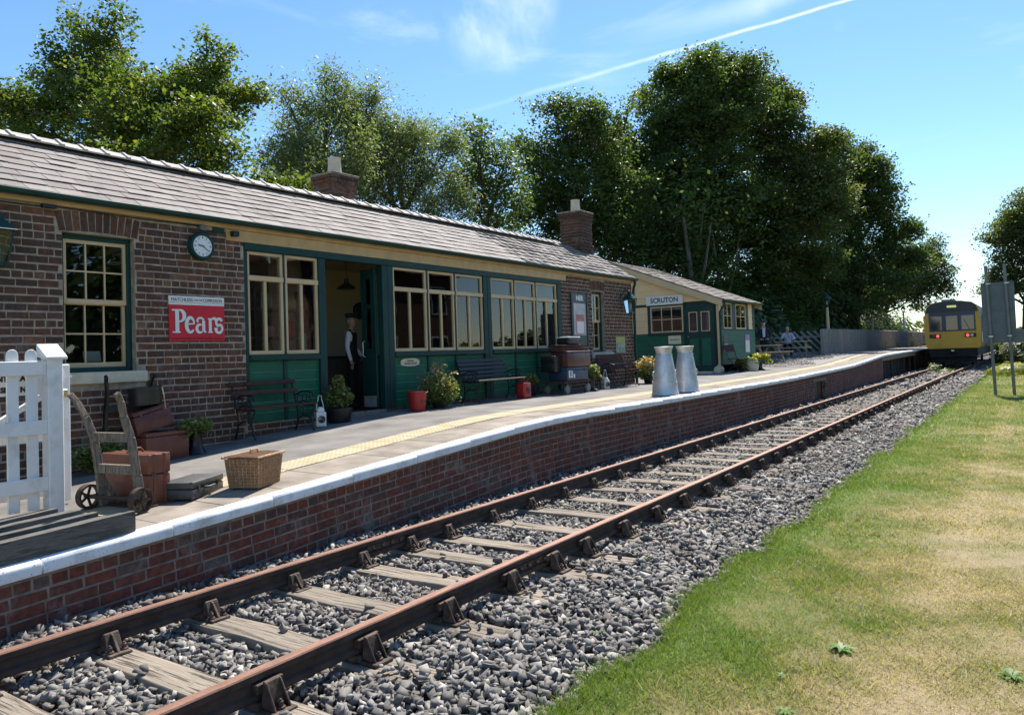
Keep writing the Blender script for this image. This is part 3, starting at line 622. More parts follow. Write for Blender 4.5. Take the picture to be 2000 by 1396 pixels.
# yard behind the platform
V = np.array([(-9.85, -30, .42), (-9.85, 5, .5), (-9.85, 10, .68), (-9.85, 30, .74), (-9.85, 40, .98), (-8.5, 42, .98), (-8.5, 140, .98), (-140, -30, .6), (-140, 5, .6), (-140, 10, .7), (-140, 30, .75), (-140, 40, .98), (-140, 42, .98), (-140, 140, .98)])
tag(bigmesh('yard', V, np.array([(i, i+1, i+8, i+7) for i in range(6)]), 'earth'), kind='structure')
# gravel around the picnic tables
sheet('gravel_surface', -6.8, -13.6, 29.4, 40.5, 'gravel_bed', plat, .01, drop=.03)
n = 6500; X = nr.uniform(-13.4, -6.95, n); Y = nr.uniform(29.6, 40.3, n); keep = X < -7.5+.5*vnoise(X, Y, .7, 2)+(Y-31)*.04; X, Y = X[keep], Y[keep]; n = len(X)
Z = np.array([pz(a, b) for a, b in zip(X, Y)])+.018; s = nr.uniform(.015, .04, n); T8 = np.array([(1, 0, 0), (-1, 0, 0), (0, 1, 0), (0, -1, 0), (0, 0, .8), (0, 0, -.8)], float)
P = T8[None]*nr.uniform(.6, 1.3, (n, 6, 1))*s[:, None, None]; a = nr.uniform(0, 6.3, n); c, q = np.cos(a)[:, None], np.sin(a)[:, None]
P = np.stack([P[..., 0]*c-P[..., 1]*q+X[:, None], P[..., 0]*q+P[..., 1]*c+Y[:, None], P[..., 2]+Z[:, None]], -1).reshape(-1, 3)
T = np.array([(0, 2, 4), (2, 1, 4), (1, 3, 4), (3, 0, 4), (2, 0, 5), (1, 2, 5), (3, 1, 5), (0, 3, 5)]); Fg = (T[None]+6*np.arange(n)[:, None, None]).reshape(-1, 3)
tag(bigmesh('gravel', P, Fg, 'ballast_stone', {'rnd': np.repeat(np.clip(nr.beta(2.5, 1.8, n), 0, 1), 8)}), 'loose pale gravel under the picnic tables', 'gravel', kind='stuff')
# ---------------------------------------------------------------- station building
WX = -8.8
st = thing('station_building', 'long low brick station building with green glazed front and slate roof', 'station building', (WX, 10, .6))
YB0, YB1, XB = -.6, 18.68, -11.5
OPEN = [(4.20, 5.02, 1.54, 3.10), (16.42, 17.06, 1.57, 3.05)]
m = MB()
def wallpiece(y0, y1, z0, z1): m.box(WX-.20, WX-.0045, y0, y1, z0, z1)
wallpiece(YB0, 4.20, -.2, 3.42); wallpiece(5.02, 6.55, -.2, 3.42); wallpiece(4.20, 5.02, -.2, 1.54); wallpiece(4.20, 5.02, 3.10, 3.42)
wallpiece(14.97, 16.42, -.1, 3.42); wallpiece(17.06, YB1-.009, -.1, 3.42); wallpiece(16.42, 17.06, -.1, 1.57); wallpiece(16.42, 17.06, 3.05, 3.42)
wallpiece(6.55, 14.97, 3.23, 3.42); wallpiece(6.55, 8.0, -.1, .76); wallpiece(9.2, 14.97, -.1, .76)
m.build('wall', 'mortar', st)
m = MB(); m.box(XB, XB+.2, YB0, YB1, -.1, 3.42); m.box(XB+.2, WX-.2, YB0, YB0+.2, -.1, 3.42)
for y0, y1 in ((YB1-.209, YB1-.009),):
    m.add([(WX-.009, y0, -.1), (XB, y0, -.1), (XB, y0, 3.42), (-10.15, y0, 4.28), (WX-.009, y0, 3.42), (WX-.009, y1, -.1), (XB, y1, -.1), (XB, y1, 3.42), (-10.15, y1, 4.28), (WX-.009, y1, 3.42)], [(0, 1, 2, 3, 4), (9, 8, 7, 6, 5), (0, 5, 6, 1), (1, 6, 7, 2), (2, 7, 8, 3), (3, 8, 9, 4), (4, 9, 5, 0)])
m.build('rear_wall', 'mortar', st)
m = MB()
m.box(XB+.21, XB+.23, 8.9, 13.2, .7, 3.35)
MB().box(XB+.21, XB+.23, YB0+.2, 8.89, .7, 3.35).box(XB+.21, XB+.23, 13.21, YB1-.22, .7, 3.35).box(XB+.24, WX-.21, 5.9, 5.94, .7, 3.35).box(XB+.24, WX-.21, 15.2, 15.24, .7, 3.35).build('inner_wall_shade', 'floor_in', st)  # inner walls coloured dark to stand in for the dim rooms
m.build('inner_wall', 'plaster_in', st)
MB().box(XB+.2, WX-.02, YB0+.2, YB1-.22, .60, .74).build('floor', 'floor_in', st)
MB().box(XB+.2, WX-.2, YB0+.2, YB1-.22, 3.36, 3.40).build('ceiling', 'plaster_in', st)
bk = Bricks(); CH = .0866
def lay(y0, y1, z0, z1, ex, head_rows=()):
    row = 0; z = z0
    while z + CH <= z1 + .02:
        zc = z+CH/2; hd = row in head_rows; y = y0 + (0 if row % 2 == 0 else -.11)
        while y < y1:
            L = .098 if hd else .205
            if rnd.random() < .06 and not hd: L = .16
            a, b = max(y, y0), min(y+L, y1); y += L+.015
            if b-a < .04: continue
            segs = [(a, b)]
            for (u0, u1, w0, w1) in ex:
                if w0-.03 < zc < w1+.03:
                    ns = []
                    for (p, q) in segs:
                        if q <= u0-.008 or p >= u1+.008: ns.append((p, q)); continue
                        if p < u0-.008: ns.append((p, u0-.004))
                        if q > u1+.008: ns.append((u1+.004, q))
                    segs = ns
            for p, q in segs:
                if q-p > .035: bk.put((p+q)/2, zc, round(q-p, 2), .068, WX, math.hypot(WX, (p+q)/2) + (99 if (p < 3.0) else 0), rnd.uniform(-.008, .008))
        z += CH; row += 1
EX = [(4.20, 5.02, 1.54, 3.10), (4.14, 5.08, 3.08, 3.33), (4.10, 5.13, 1.40, 1.55), (16.42, 17.06, 1.57, 3.05), (16.38, 17.10, 3.04, 3.30), (16.33, 17.40, 1.41, 1.57)]
lay(1.2, 6.545, .30, 3.34, EX, (4, 9, 15, 20, 26, 31, 32)); lay(14.975, 18.675, .66, 3.34, EX, (5, 10, 16, 21, 28)); lay(6.55, 8.0, .58, .76, [], ()); lay(9.2, 14.97, .60, .76, [], ())
for yc, n, h0, zb in ((4.61, 11, .22, 3.10), (16.74, 9, .22, 3.06)):              # brick-on-edge arches
    w_ = .94 if n == 11 else .74
    for k in range(n):
        t_ = (k-(n-1)/2)/(n/2); bk.put(yc+t_*w_/2, zb+h0/2+.028*(1-t_*t_), w_/n-.013, h0, WX+.002, 0. if n == 11 else 17, -t_*.20)
bk.finish(st, 'brick_station', 'brick_station_a', 300)
gb = Bricks()                                                  # bricks of the gable return
for r_ in range(30):
    z = .7+r_*CH+.04
    for q in range(11): x = WX-.115-q*.236-(0 if r_ % 2 else .1); gb.put(YB1, z, .222, .074, x, 30, 0, PI/2)
gb.finish(st, 'brick_station', 'brick_station_a', 0, nm2='gable_brickwork')
# unseen low wing added behind the gable for the hut windows to mirror
MB().box(-15.2, XB-.001, 15.6, YB1-.05, -.1, 3.3).build('added_wing', 'brick_station_a', st); MB().prism([(-15.4, 15.4, 3.301), (-13.3, 15.4, 4.3), (-11.2, 15.4, 3.301)], (0, 3.4, 0)).build('added_wing_roof', 'slate_a', st)
# window sills
MB().box(WX-.12, WX+.05, 4.10, 5.13, 1.405, 1.535).build('window_sill', 'stone_sill', st, bevel=.008)
MB().box(WX-.12, WX+.05, 16.33, 17.40, 1.41, 1.565).build('window_sill', 'stone_sill', st, bevel=.008)
def sash(y0, y1, z0, z1, cols, rows):
    x = WX-.105; f = MB(); f.box(x-.06, x+.02, y0+.002, y0+.05, z0, z1-.002).box(x-.06, x+.02, y1-.05, y1-.002, z0, z1-.002).box(x-.06, x+.019, y0+.05, y1-.05, z1-.06, z1-.002).box(x-.06, x+.021, y0+.05, y1-.05, z0+.001, z0+.05)
    wdw = f.build('window', 'paint_teal', st, bevel=.003); zm = z0+(z1-z0)*.515; a, b = y0+.052, y1-.052
    for (lo, hi, xo) in ((z0+.052, zm, -.035), (zm-.03, z1-.062, 0.)):
        s = MB(); xx = x+xo; t0, t1 = xx-.03, xx; bt = .055
        s.box(t0, t1, a, a+.035, lo, hi).box(t0, t1, b-.035, b, lo, hi).box(t0, t1+.001, a+.035, b-.035, hi-.04, hi).box(t0, t1+.002, a+.035, b-.035, lo, lo+bt)
        ya, yb, za, zb = a+.035, b-.035, lo+bt, hi-.04
        for c in range(1, cols): yy = ya+(yb-ya)*c/cols; s.box(t0+.004, t1-.002, yy-.009, yy+.009, za, zb)
        for r_ in range(1, rows): zz = za+(zb-za)*r_/rows; s.box(t0+.005, t1-.003, ya, yb, zz-.009, zz+.009)
        s.build('sash', 'paint_cream', wdw)
        for c in range(cols):
            for r_ in range(rows):
                u0, u1 = ya+(yb-ya)*c/cols, ya+(yb-ya)*(c+1)/cols; v0, v1 = za+(zb-za)*r_/rows, za+(zb-za)*(r_+1)/rows
                MB().box(t0+.011, t0+.015, u0+.006, u1-.006, v0+.006, v1-.006).build('pane', 'glass', wdw)
sash(4.20, 5.02, 1.54, 3.10, 3, 2); sash(16.42, 17.06, 1.57, 3.05, 2, 2)
# green glazed front
X0 = WX-.03
def post(y0, y1, z0=.76, z1=3.115, d=.035): return MB().box(X0-.09, X0+d, y0, y1, z0, z1).build('post', 'paint_teal', st, bevel=.006)
for a, b in ((6.552, 6.605), (7.86, 7.99), (9.21, 9.33), (9.34, 9.47), (12.01, 12.13), (12.14, 12.26), (14.81, 14.965)): post(a, b)
MB().box(X0-.09, X0+.034, 9.331, 9.339, .76, 3.1).build('post', 'black', st)
MB().box(X0-.09, X0+.05, 6.552, 14.965, 3.116, 3.215).build('head_rail', 'paint_teal', st, bevel=.008)
MB().box(WX-.03, WX+.012, 6.28, 15.20, 3.218, 3.372).build('lintel_board', 'paint_ochre', st, bevel=.004)
for a, b in ((6.61, 7.855), (9.475, 12.005), (12.265, 14.805)):
    MB().box(X0-.09, X0+.055, a, b, 1.605, 1.685).build('sill_rail', 'paint_teal', st, bevel=.01)
WIN = [(6.61, 7.215), (7.25, 7.855), (9.48, 10.34), (10.38, 11.12), (11.16, 12.0), (12.27, 13.085), (13.12, 13.905), (13.94, 14.80)]
for a, b in WIN:
    z0, z1, zt = 1.69, 3.11, 2.71; f = MB(); x0, x1 = X0-.05, X0+.008; t = .042
    f.box(x0, x1, a, a+t, z0, z1).box(x0, x1, b-t, b, z0, z1).box(x0, x1+.001, a+t, b-t, z1-t, z1).box(x0, x1+.001, a+t, b-t, z0, z0+.055).box(x0, x1+.018, a, b, zt, zt+.07).box(x0+.004, x1-.004, (a+b)/2-.022, (a+b)/2+.022, z0+.055, zt)
    wd = f.build('window', 'paint_cream', st, bevel=.003)
    for u0, u1, v0, v1 in ((a+t, (a+b)/2-.022, z0+.055, zt), ((a+b)/2+.022, b-t, z0+.055, zt), (a+t, b-t, zt+.07, z1-t)):
        MB().box(x0+.02, x0+.024, u0, u1, v0, v1).build('pane', 'glass', wd)
    post_y = b+.002
for a, b in ((7.217, 7.248), (10.342, 10.378), (11.122, 11.158), (13.087, 13.118), (13.907, 13.938)): post(a, b, 1.69, 3.115, .02)
# boarded dado under the glazing
for a, b in ((6.61, 7.20), (7.26, 7.855), (9.475, 10.33), (10.39, 11.11), (11.17, 12.005), (12.265, 13.075), (13.13, 13.895), (13.95, 14.805)):
    for k in range(6):
        z0 = .765+k*.1395; m = MB(); m.box(X0-.06, X0-.012, a, b, z0, z0+.1255)
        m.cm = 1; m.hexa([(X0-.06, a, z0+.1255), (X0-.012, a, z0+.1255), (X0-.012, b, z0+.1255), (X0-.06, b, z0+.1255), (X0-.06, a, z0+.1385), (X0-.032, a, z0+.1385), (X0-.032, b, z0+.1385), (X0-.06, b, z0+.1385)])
        m.build('dado_board', ['paint_green', 'paint_green_highlight'], st)
for a, b in ((7.2, 7.26), (10.33, 10.39), (11.11, 11.17), (13.075, 13.13), (13.895, 13.95)): post(a, b, .76, 1.604, .012)
MB().box(X0-.07, X0-.061, 6.56, 7.99, .7, 1.6).box(X0-.07, X0-.061, 9.3, 14.96, .7, 1.6).build('dado_backing', 'paint_teal', st)
# door leaf standing open inwards, threshold, pendant lamp, things inside
dl = MB(); xa, xb, yd = -8.90, -9.22, 9.15
dl.box(xb, xb+.10, yd-.022, yd+.022, .78, 3.06).box(xa-.10, xa, yd-.022, yd+.022, .78, 3.06).box(xb+.1, xa-.1, yd-.022, yd+.022, 2.90, 3.06).box(xb+.1, xa-.1, yd-.022, yd+.022, .78, 1.75).box(xb+.1, xa-.1, yd-.022, yd+.022, 2.42, 2.48)
dr = dl.build('door', 'paint_teal', st, bevel=.004)
MB().box(xb+.1, xa-.1, yd-.003, yd+.003, 1.75, 2.90).build('pane', 'glass', dr)
MB().tube([(xb+.07, yd-.025, 1.62), (xb+.07, yd-.07, 1.64), (xb+.07, yd-.07, 1.86), (xb+.07, yd-.025, 1.88)], .009, 8).build('handle', 'galvanised', dr, smooth=True)
MB().box(xb+.02, xa-.02, yd-.026, yd-.0225, .80, .98).build('kick_plate', 'galvanised', dr)
MB().box(WX-.12, WX+.04, 8.0, 9.2, .60, .76).build('door_step', 'mortar_dark', st, bevel=.006)
pl = thing('pendant_lamp', 'black enamel pendant lamp hanging inside the open station doorway', 'lamp', (-9.6, 9.18, 2.75))
MB().cyl((-9.6, 9.18, 2.97), (-9.6, 9.18, 3.36), .006, n=6).build('cord', 'black', pl)
MB().lathe([(.165, 2.78), (.16, 2.80), (.10, 2.85), (.045, 2.88), (.035, 2.96), (.0, 2.97)], 20, (-9.6, 9.18, 0)).build('lamp_shade', 'iron_black', pl, smooth=True)
tag(MB().lathe([(.17, 0), (.17, .03), (.14, .045), (0, .05)], 24, (XB+.24, 11.1, 2.57), Matrix.Rotation(PI/2, 3, 'Y')).build('wall_plaque', 'iron_black', smooth=True), 'round dark plaque on the cream wall inside the doorway', 'plaque')
ct = thing('shop_counter', 'dark wooden shop counter inside the open station doorway', 'counter', (-10.6, 10.0, .74))
MB().box(-11.0, -10.5, 9.4, 11.4, .74, 1.62).build('counter_body', 'floor_in', ct); MB().box(-11.05, -10.45, 9.35, 11.45, 1.62, 1.66).build('counter_top', 'bench_dark', ct)
dt = thing('display_table', 'low dark display table behind the shop window nearest the clock', 'table', (-9.3, 7.2, .74))
MB().box(-9.55, -9.0, 6.65, 7.8, 1.55, 1.60).build('table_top', 'floor_in', dt)
for x in (-9.5, -9.06):
    for y in (6.72, 7.72): MB().box(x, x+.05, y, y+.05, .74, 1.55).build('leg', 'floor_in', dt)
def card(name, label, cat, y0, y1, z0, h, mat, x=-9.02, t=.006):
    return tag(MB().hexa([(x, y0, z0), (x+t, y0, z0), (x+t, y1, z0), (x, y1, z0), (x-.03, y0, z0+h), (x-.03+t, y0, z0+h), (x-.03+t, y1, z0+h), (x-.03, y1, z0+h)]).build(name, mat), label, cat)
card('picture_book', 'colourful picture book propped in the shop window beside the clock wall', 'book', 7.0, 7.16, 1.60, .26, 'poster_yellow')
card('picture_book', 'green illustrated booklet standing in the shop window', 'book', 7.32, 7.5, 1.60, .2, 'poster_green')
card('folded_leaflet', 'pale folded leaflet hanging in the shop window by the door', 'leaflet', 7.66, 7.80, 1.72, .28, 'poster_pale')
card('red_notice', 'red and white notice inside the shop window by the door', 'notice', 7.66, 7.79, 2.10, .3, 'sign_red', x=-9.0)
card('paper_sheet', 'white paper lying against the sash window glass', 'paper', 4.55, 4.75, 1.66, .12, 'sign_white', x=-9.08)
card('leaflet_stand', 'white leaflet with dark blue print standing in the waiting room window', 'leaflet', 10.44, 10.62, 1.76, .34, 'sign_white', x=-8.93)
# eaves, gutter and roof
MB().box(WX-.01, WX+.035, YB0, YB1+.02, 3.374, 3.408).build('cornice', 'paint_ochre', st)
MB().box(WX-.01, WX+.052, YB0, YB1+.03, 3.409, 3.440).build('fascia', 'paint_ochre', st)
gp = [(-.055+.055*math.cos(a), .0+.055*math.sin(a)) for a in np.linspace(PI, 2*PI, 9)] + [(-.005, .008), (-.008, 0)] + [(-.055+.047*math.cos(a), .0+.047*math.sin(a)) for a in np.linspace(2*PI, PI, 9)] + [(-.108, .008)]
m = MB(); gx0, gz0 = WX+.165, 3.475
m.prism([(gx0+a, YB0, gz0+b) for a, b in gp], (0, YB1+.10-YB0, 0)).build('gutter', 'paint_teal', st)
for yy in np.arange(YB0+.4, YB1, 1.83): MB().prism([(gx0-.055+.0595*math.cos(a), yy, gz0+.0595*math.sin(a)) for a in np.linspace(PI*1.02, PI*1.98, 9)], (0, .06, 0)).build('gutter_collar', 'paint_teal', st)
MB().tube([(gx0-.055, YB1-.02, 3.44), (gx0-.055, YB1-.02, 3.34), (WX+.07, YB1-.03, 3.22), (WX+.06, YB1-.03, 3.1), (WX+.06, YB1-.03, .72)], .037, 12).build('downpipe', 'paint_teal', st, smooth=True)
EXr, EZr, RXr, RZr = WX+.09, 3.478, -10.15, 4.385
sl_ = math.atan2(RZr-EZr, EXr-RXr); SL = math.hypot(RZr-EZr, EXr-RXr); uS = V3((-math.cos(sl_), 0, math.sin(sl_))); nS = V3((math.sin(sl_), 0, math.cos(sl_)))
roof = MB()
for a, b in (((EXr-.02, EZr-.012), (RXr, RZr-.012)), ((RXr-(EXr-RXr), EZr), (RXr, RZr))):
    roof.add([(a[0], YB0, a[1]), (a[0], YB1+.06, a[1]), (b[0], YB1+.06, b[1]), (b[0], YB0, b[1]), (a[0], YB0, a[1]-.05), (a[0], YB1+.06, a[1]-.05), (b[0], YB1+.06, b[1]-.05), (b[0], YB0, b[1]-.05)], [(0, 1, 2, 3), (7, 6, 5, 4), (0, 4, 5, 1), (1, 5, 6, 2), (2, 6, 7, 3), (3, 7, 4, 0)])
roof = roof.build('roof', 'slate_a', st)
def slate_v(w_, L, q):
    t = .007; c = []
    for k, (a, b) in enumerate(((0, 0), (w_, 0), (w_, L), (0, L))): c.append((a, b))
    lift0 = .019+q.uniform(0, .010); V = []
    for top in (0, 1):
        for a, b in c: p = uS*(b+q.uniform(-.008, .008)*(b == 0)) + V3((0, a, 0)) + nS*((lift0 if b == 0 else .006)+top*t); V.append(p)
    return np.array(V), np.array([(0, 1, 2, 3), (7, 6, 5, 4), (0, 4, 5, 1), (1, 5, 6, 2), (2, 6, 7, 3), (3, 7, 4, 0)])
SLT = []; CS = .196; row = 0
while row*CS < SL-.08:
    y = YB0 - (0 if row % 2 else .15)
    while y < YB1+.05:
        w_ = rnd.choice((.26, .30, .30, .34)); SLT.append((max(0, abs(y-4.5)) if y > 2.9 else 90, y, min(w_, YB1+.08-y), row)); y += w_+.007
    row += 1
SLT.sort(); cache = {}
for i, (k, y, w_, row) in enumerate(SLT[:300]):
    kk = (round(w_, 2), rnd.randrange(9))
    if kk not in cache: v, f = slate_v(kk[0], .27, random.Random(i)); q = MB(); q.add(v, f); cache[kk] = q.mesh('slate', 'slate')
    inst('slate', cache[kk], tuple(V3((EXr, y, EZr))+uS*(row*CS-.03)), roof)
Vs, Fs, As = [], [], []
for i, (k, y, w_, row) in enumerate(SLT[300:]):
    v, f = slate_v(w_, .27, random.Random(i)); Vs.append(v+V3((EXr, y, EZr))+uS*(row*CS-.03)); Fs.append(f+8*i); As += [rnd.random()]*6
tag(bigmesh('slates', np.concatenate(Vs), np.concatenate(Fs), 'slate_a', {'rnd': As}, roof), kind='stuff')
rp = [(0, .105), (.025, .100), (.172, .012), (.166, -.008), (0, .082), (-.166, -.008), (-.172, .012), (-.025, .100)]
rc = [(0, .126), (.028, .120), (.188, .024), (.178, -.004), (0, .09), (-.178, -.004), (-.188, .024), (-.028, .120)]
rm = MB().prism([(a, 0, b) for a, b in rp], (0, .279, 0)).prism([(a, .240, b) for a, b in rc], (0, .042, 0)).mesh('ridge_tile', 'ridge_tile')
for k in range(int((17.35-YB0)/.285)): inst('ridge_tile', rm, (RXr, YB0+k*.285, RZr-.004+rnd.uniform(-.003, .003)), roof, rz=rnd.uniform(-.008, .008))
MB().prism([(EXr-.05, YB1+.05, EZr-.07), (EXr-.05, YB1+.05, EZr-.012), (RXr, YB1+.05, RZr-.012), (RXr, YB1+.05, RZr-.07)], (0, .03, 0)).build('verge_board', 'paint_teal', st)
def chimney(x0, x1, y0, y1, zb, zt, pot_h, pot_r, nmx):
    ch = MB().box(x0+.012, x1-.012, y0+.012, y1-.012, zb, zt-.01).build('chimney', 'mortar_dark', st)
    B = Bricks(); z = zb; row = 0
    while z < zt-.05:
        ex = .03 if z > zt-.22 else (.025 if z < nmx else 0)
        for s, (a, b), fx in ((0, (y0-ex, y1+ex), x1+ex), (1, (x0-ex, x1+ex), y0-ex)):
            p = a-(.11 if row % 2 else 0)
            while p < b-.03:
                q0, q1 = max(p, a), min(p+.215, b); p += .226
                if q1-q0 < .04: continue
                if s == 0: B.put((q0+q1)/2, z+.037, q1-q0, .068, fx, 5)
                else: B.put(fx, z+.037, q1-q0, .068, (q0+q1)/2, 5, 0, -PI/2)
        z += .083; row += 1
    B.finish(ch, 'brick_station', 'brick_station_a', 0, d_=.08)
    MB().box(x0-.045, x1+.045, y0-.045, y1+.045, zt-.02, zt+.025).build('chimney_cap', 'mortar_dark', ch, bevel=.01)
    cx, cy = (x0+x1)/2, (y0+y1)/2
    MB().lathe([(pot_r*1.08, zt+.02), (pot_r*1.02, zt+.06), (pot_r*.93, zt+pot_h-.03), (pot_r*.97, zt+pot_h-.02), (pot_r*.97, zt+pot_h), (pot_r*.75, zt+pot_h), (pot_r*.75, zt+pot_h-.1)], 20, (cx, cy, 0)).build('chimney_pot', 'pot_clay', ch, smooth=True)
chimney(-10.85, -10.32, 9.62, 10.2, 3.9, 4.97, .36, .125, 0); chimney(-10.52, -9.90, 17.98, 18.66, 4.0, 5.36, .38, .13, 4.45)
# small fittings under the eaves
tag(MB().box(WX+.004, WX+.02, 6.08, 6.24, 3.295, 3.365).build('air_vent', 'paint_teal', st))
MB().box(WX+.004, WX+.07, 5.86, 5.95, 3.30, 3.36).build('junction_box', 'sign_grey', st)
sf = thing('security_light', 'small black floodlight tucked under the station eaves beside the clock', 'light', (WX, 6.36, 3.3)); MB().box(WX+.02, WX+.10, 6.33, 6.42, 3.27, 3.34).build('lamp_housing', 'black', sf, bevel=.006); MB().cyl((WX+.012, 6.38, 3.33), (WX+.05, 6.38, 3.33), .02, n=8).build('bracket', 'black', sf)
MB().tube([(WX+.02, 3.2, 3.34), (WX+.02, 3.9, 3.34), (WX+.02, 4.15, 3.36), (WX+.02, 5.0, 3.35), (WX+.02, 5.9, 3.36)], .008, 6).build('cable', 'black', st)
MB().box(WX+.005, WX+.06, 3.98, 4.12, 3.33, 3.37).build('junction_box', 'black', st)
# ---------------------------------------------------------------- station clock, signs and lamps on the wall
ck = thing('station_clock', 'round white station clock in a dark green case on the brick wall', 'clock', (WX+.05, 5.88, 3.09))
RY = Matrix.Rotation(PI/2, 3, 'Y'); cc = (WX+.004, 5.88, 3.09)
MB().lathe([(.175, 0), (.178, .06), (.165, .085), (.142, .088), (.135, .07), (0, .07)], 32, cc, RY).build('case', 'paint_teal', ck, smooth=True)
MB().lathe([(.134, .071), (.134, .074), (0, .074)], 32, cc, RY).build('dial', 'clock_face', ck)
for h in range(12):
    a = h*PI/6; c_ = (WX+.0795, 5.88+math.sin(a)*.108, 3.09+math.cos(a)*.108); dz = (0, math.sin(a)*.011, math.cos(a)*.011)
    MB().bar((c_[0], c_[1]-dz[1], c_[2]-dz[2]), (c_[0], c_[1]+dz[1], c_[2]+dz[2]), .007 if h % 3 else .012, .002, (1, 0, 0)).build('hour_mark', 'letter_black', ck)
for L, a, w_ in ((.068, (9.35/12)*2*PI, .013), (.098, (21/60)*2*PI, .008)):
    MB().bar((WX+.083+w_*.2, 5.88-math.sin(a)*.02, 3.09-math.cos(a)*.02), (WX+.083+w_*.2, 5.88+math.sin(a)*L, 3.09+math.cos(a)*L), w_, .002, (1, 0, 0)).build('hand', 'letter_black', ck)
sg = thing('enamel_sign', 'red enamel advertising sign with big white lettering on the brick wall', 'sign', (WX+.02, 5.83, 1.88))
MB().box(WX+.004, WX+.018, 5.435, 6.215, 1.885, 2.335).build('sign_panel', 'sign_red', sg); MB().box(WX+.004, WX+.018, 5.435, 6.215, 2.336, 2.445).build('header_panel', 'sign_white', sg)
RT, UP = (0, 1, 0), (0, 0, 1)
text('lettering', 'MATCHLESS', .062, 'letter_black', sg, (WX+.0195, 5.612, 2.398), RT, UP, fit=.29); text('lettering', 'FOR THE', .036, 'letter_black', sg, (WX+.0195, 5.835, 2.398), RT, UP, fit=.125); text('lettering', 'COMPLEXION', .062, 'letter_black', sg, (WX+.0195, 6.045, 2.398), RT, UP, fit=.27)
MB().box(WX+.0182, WX+.0195, 5.45, 6.20, 2.362, 2.365).build('rule', 'letter_black', sg)
text('lettering', 'GRAND PRIX AND 23 OTHER HIGHEST AWARDS', .034, 'letter_maroon', sg, (WX+.0195, 5.825, 1.913), RT, UP, fit=.73)
def ribbon(mb, pts, wid, x, close=False):
    P = [Vector((p[0], p[1])) for p in pts]; vs = []
    for i in range(len(P)):
        d = (P[min(i+1, len(P)-1)]-P[max(i-1, 0)]).normalized(); n_ = Vector((-d.y, d.x)); h = (wid[i] if isinstance(wid, list) else wid)/2
        vs += [(x, *(P[i]+n_*h)), (x, *(P[i]-n_*h))]
    mb.add(vs, [(2*i, 2*i+1, 2*i+3, 2*i+2) for i in range(len(P)-1)])
def arc(cx, cy, rx, ry, a0, a1, n=14): return [(cx+rx*math.cos(R(a0+(a1-a0)*i/n)), cy+ry*math.sin(R(a0+(a1-a0)*i/n))) for i in range(n+1)]
def wv(n, a, b): return [a+(b-a)*math.sin(PI*i/n) for i in range(n+1)]
def pears(dx, dz, x, grow):
    mb = MB(); k = [0]
    def rb(p, w_):
        k[0] += 1; ribbon(mb, [(q[0]+dx, q[1]+dz) for q in p], [u+grow for u in w_] if isinstance(w_, list) else w_+grow, x+k[0]*.00012)
    b = 1.985; Y = 5.435                                   # baseline and sign edge
    rb([(Y+.105, b), (Y+.105, b+.285)], .052); rb([(Y+.04, b+.008), (Y+.15, b+.008)], .018); rb([(Y+.035, b+.283), (Y+.12, b+.283)], .020)
    rb([(Y+.12, b+.283)]+arc(Y+.135, b+.213, .068, .072, 90, -90)+[(Y+.12, b+.141)], [.018, .018]+wv(13, .02, .052)[1:-1]+[.02, .018, .018])
    rb([(Y+.225, b+.108), (Y+.345, b+.116)], .018); rb(arc(Y+.285, b+.10, .055, .092, 15, 320, 20), wv(20, .022, .050))
    rb([(Y+.47, b+.02), (Y+.47, b+.155)], .044); rb(arc(Y+.425, b+.155, .045, .036, 5, 180, 10)+[(Y+.392, b+.135)], .026); rb(arc(Y+.42, b+.055, .048, .05, 60, 310, 16), wv(16, .018, .044)); rb([(Y+.47, b+.02), (Y+.505, b+.01)], .024)
    rb([(Y+.565, b), (Y+.565, b+.185)], .044); rb([(Y+.53, b+.008), (Y+.60, b+.008)], .016); rb([(Y+.53, b+.182), (Y+.57, b+.182)], .016); rb(arc(Y+.615, b+.15, .040, .038, 160, 0, 10), [.018, .02, .024, .028, .032, .036, .04, .04, .042, .042, .04])
    rb(arc(Y+.695, b+.135, .042, .05, 20, 235, 12)+arc(Y+.69, b+.058, .050, .055, 62, -190, 14), .036); rb(arc(Y+.655, b+.045, .016, .016, 0, 330, 8), .022)
    return mb
pears(.007, -.005, WX+.0182, .008).build('lettering', 'letter_maroon', sg); pears(0, 0, WX+.0215, 0).build('lettering', 'sign_white', sg)
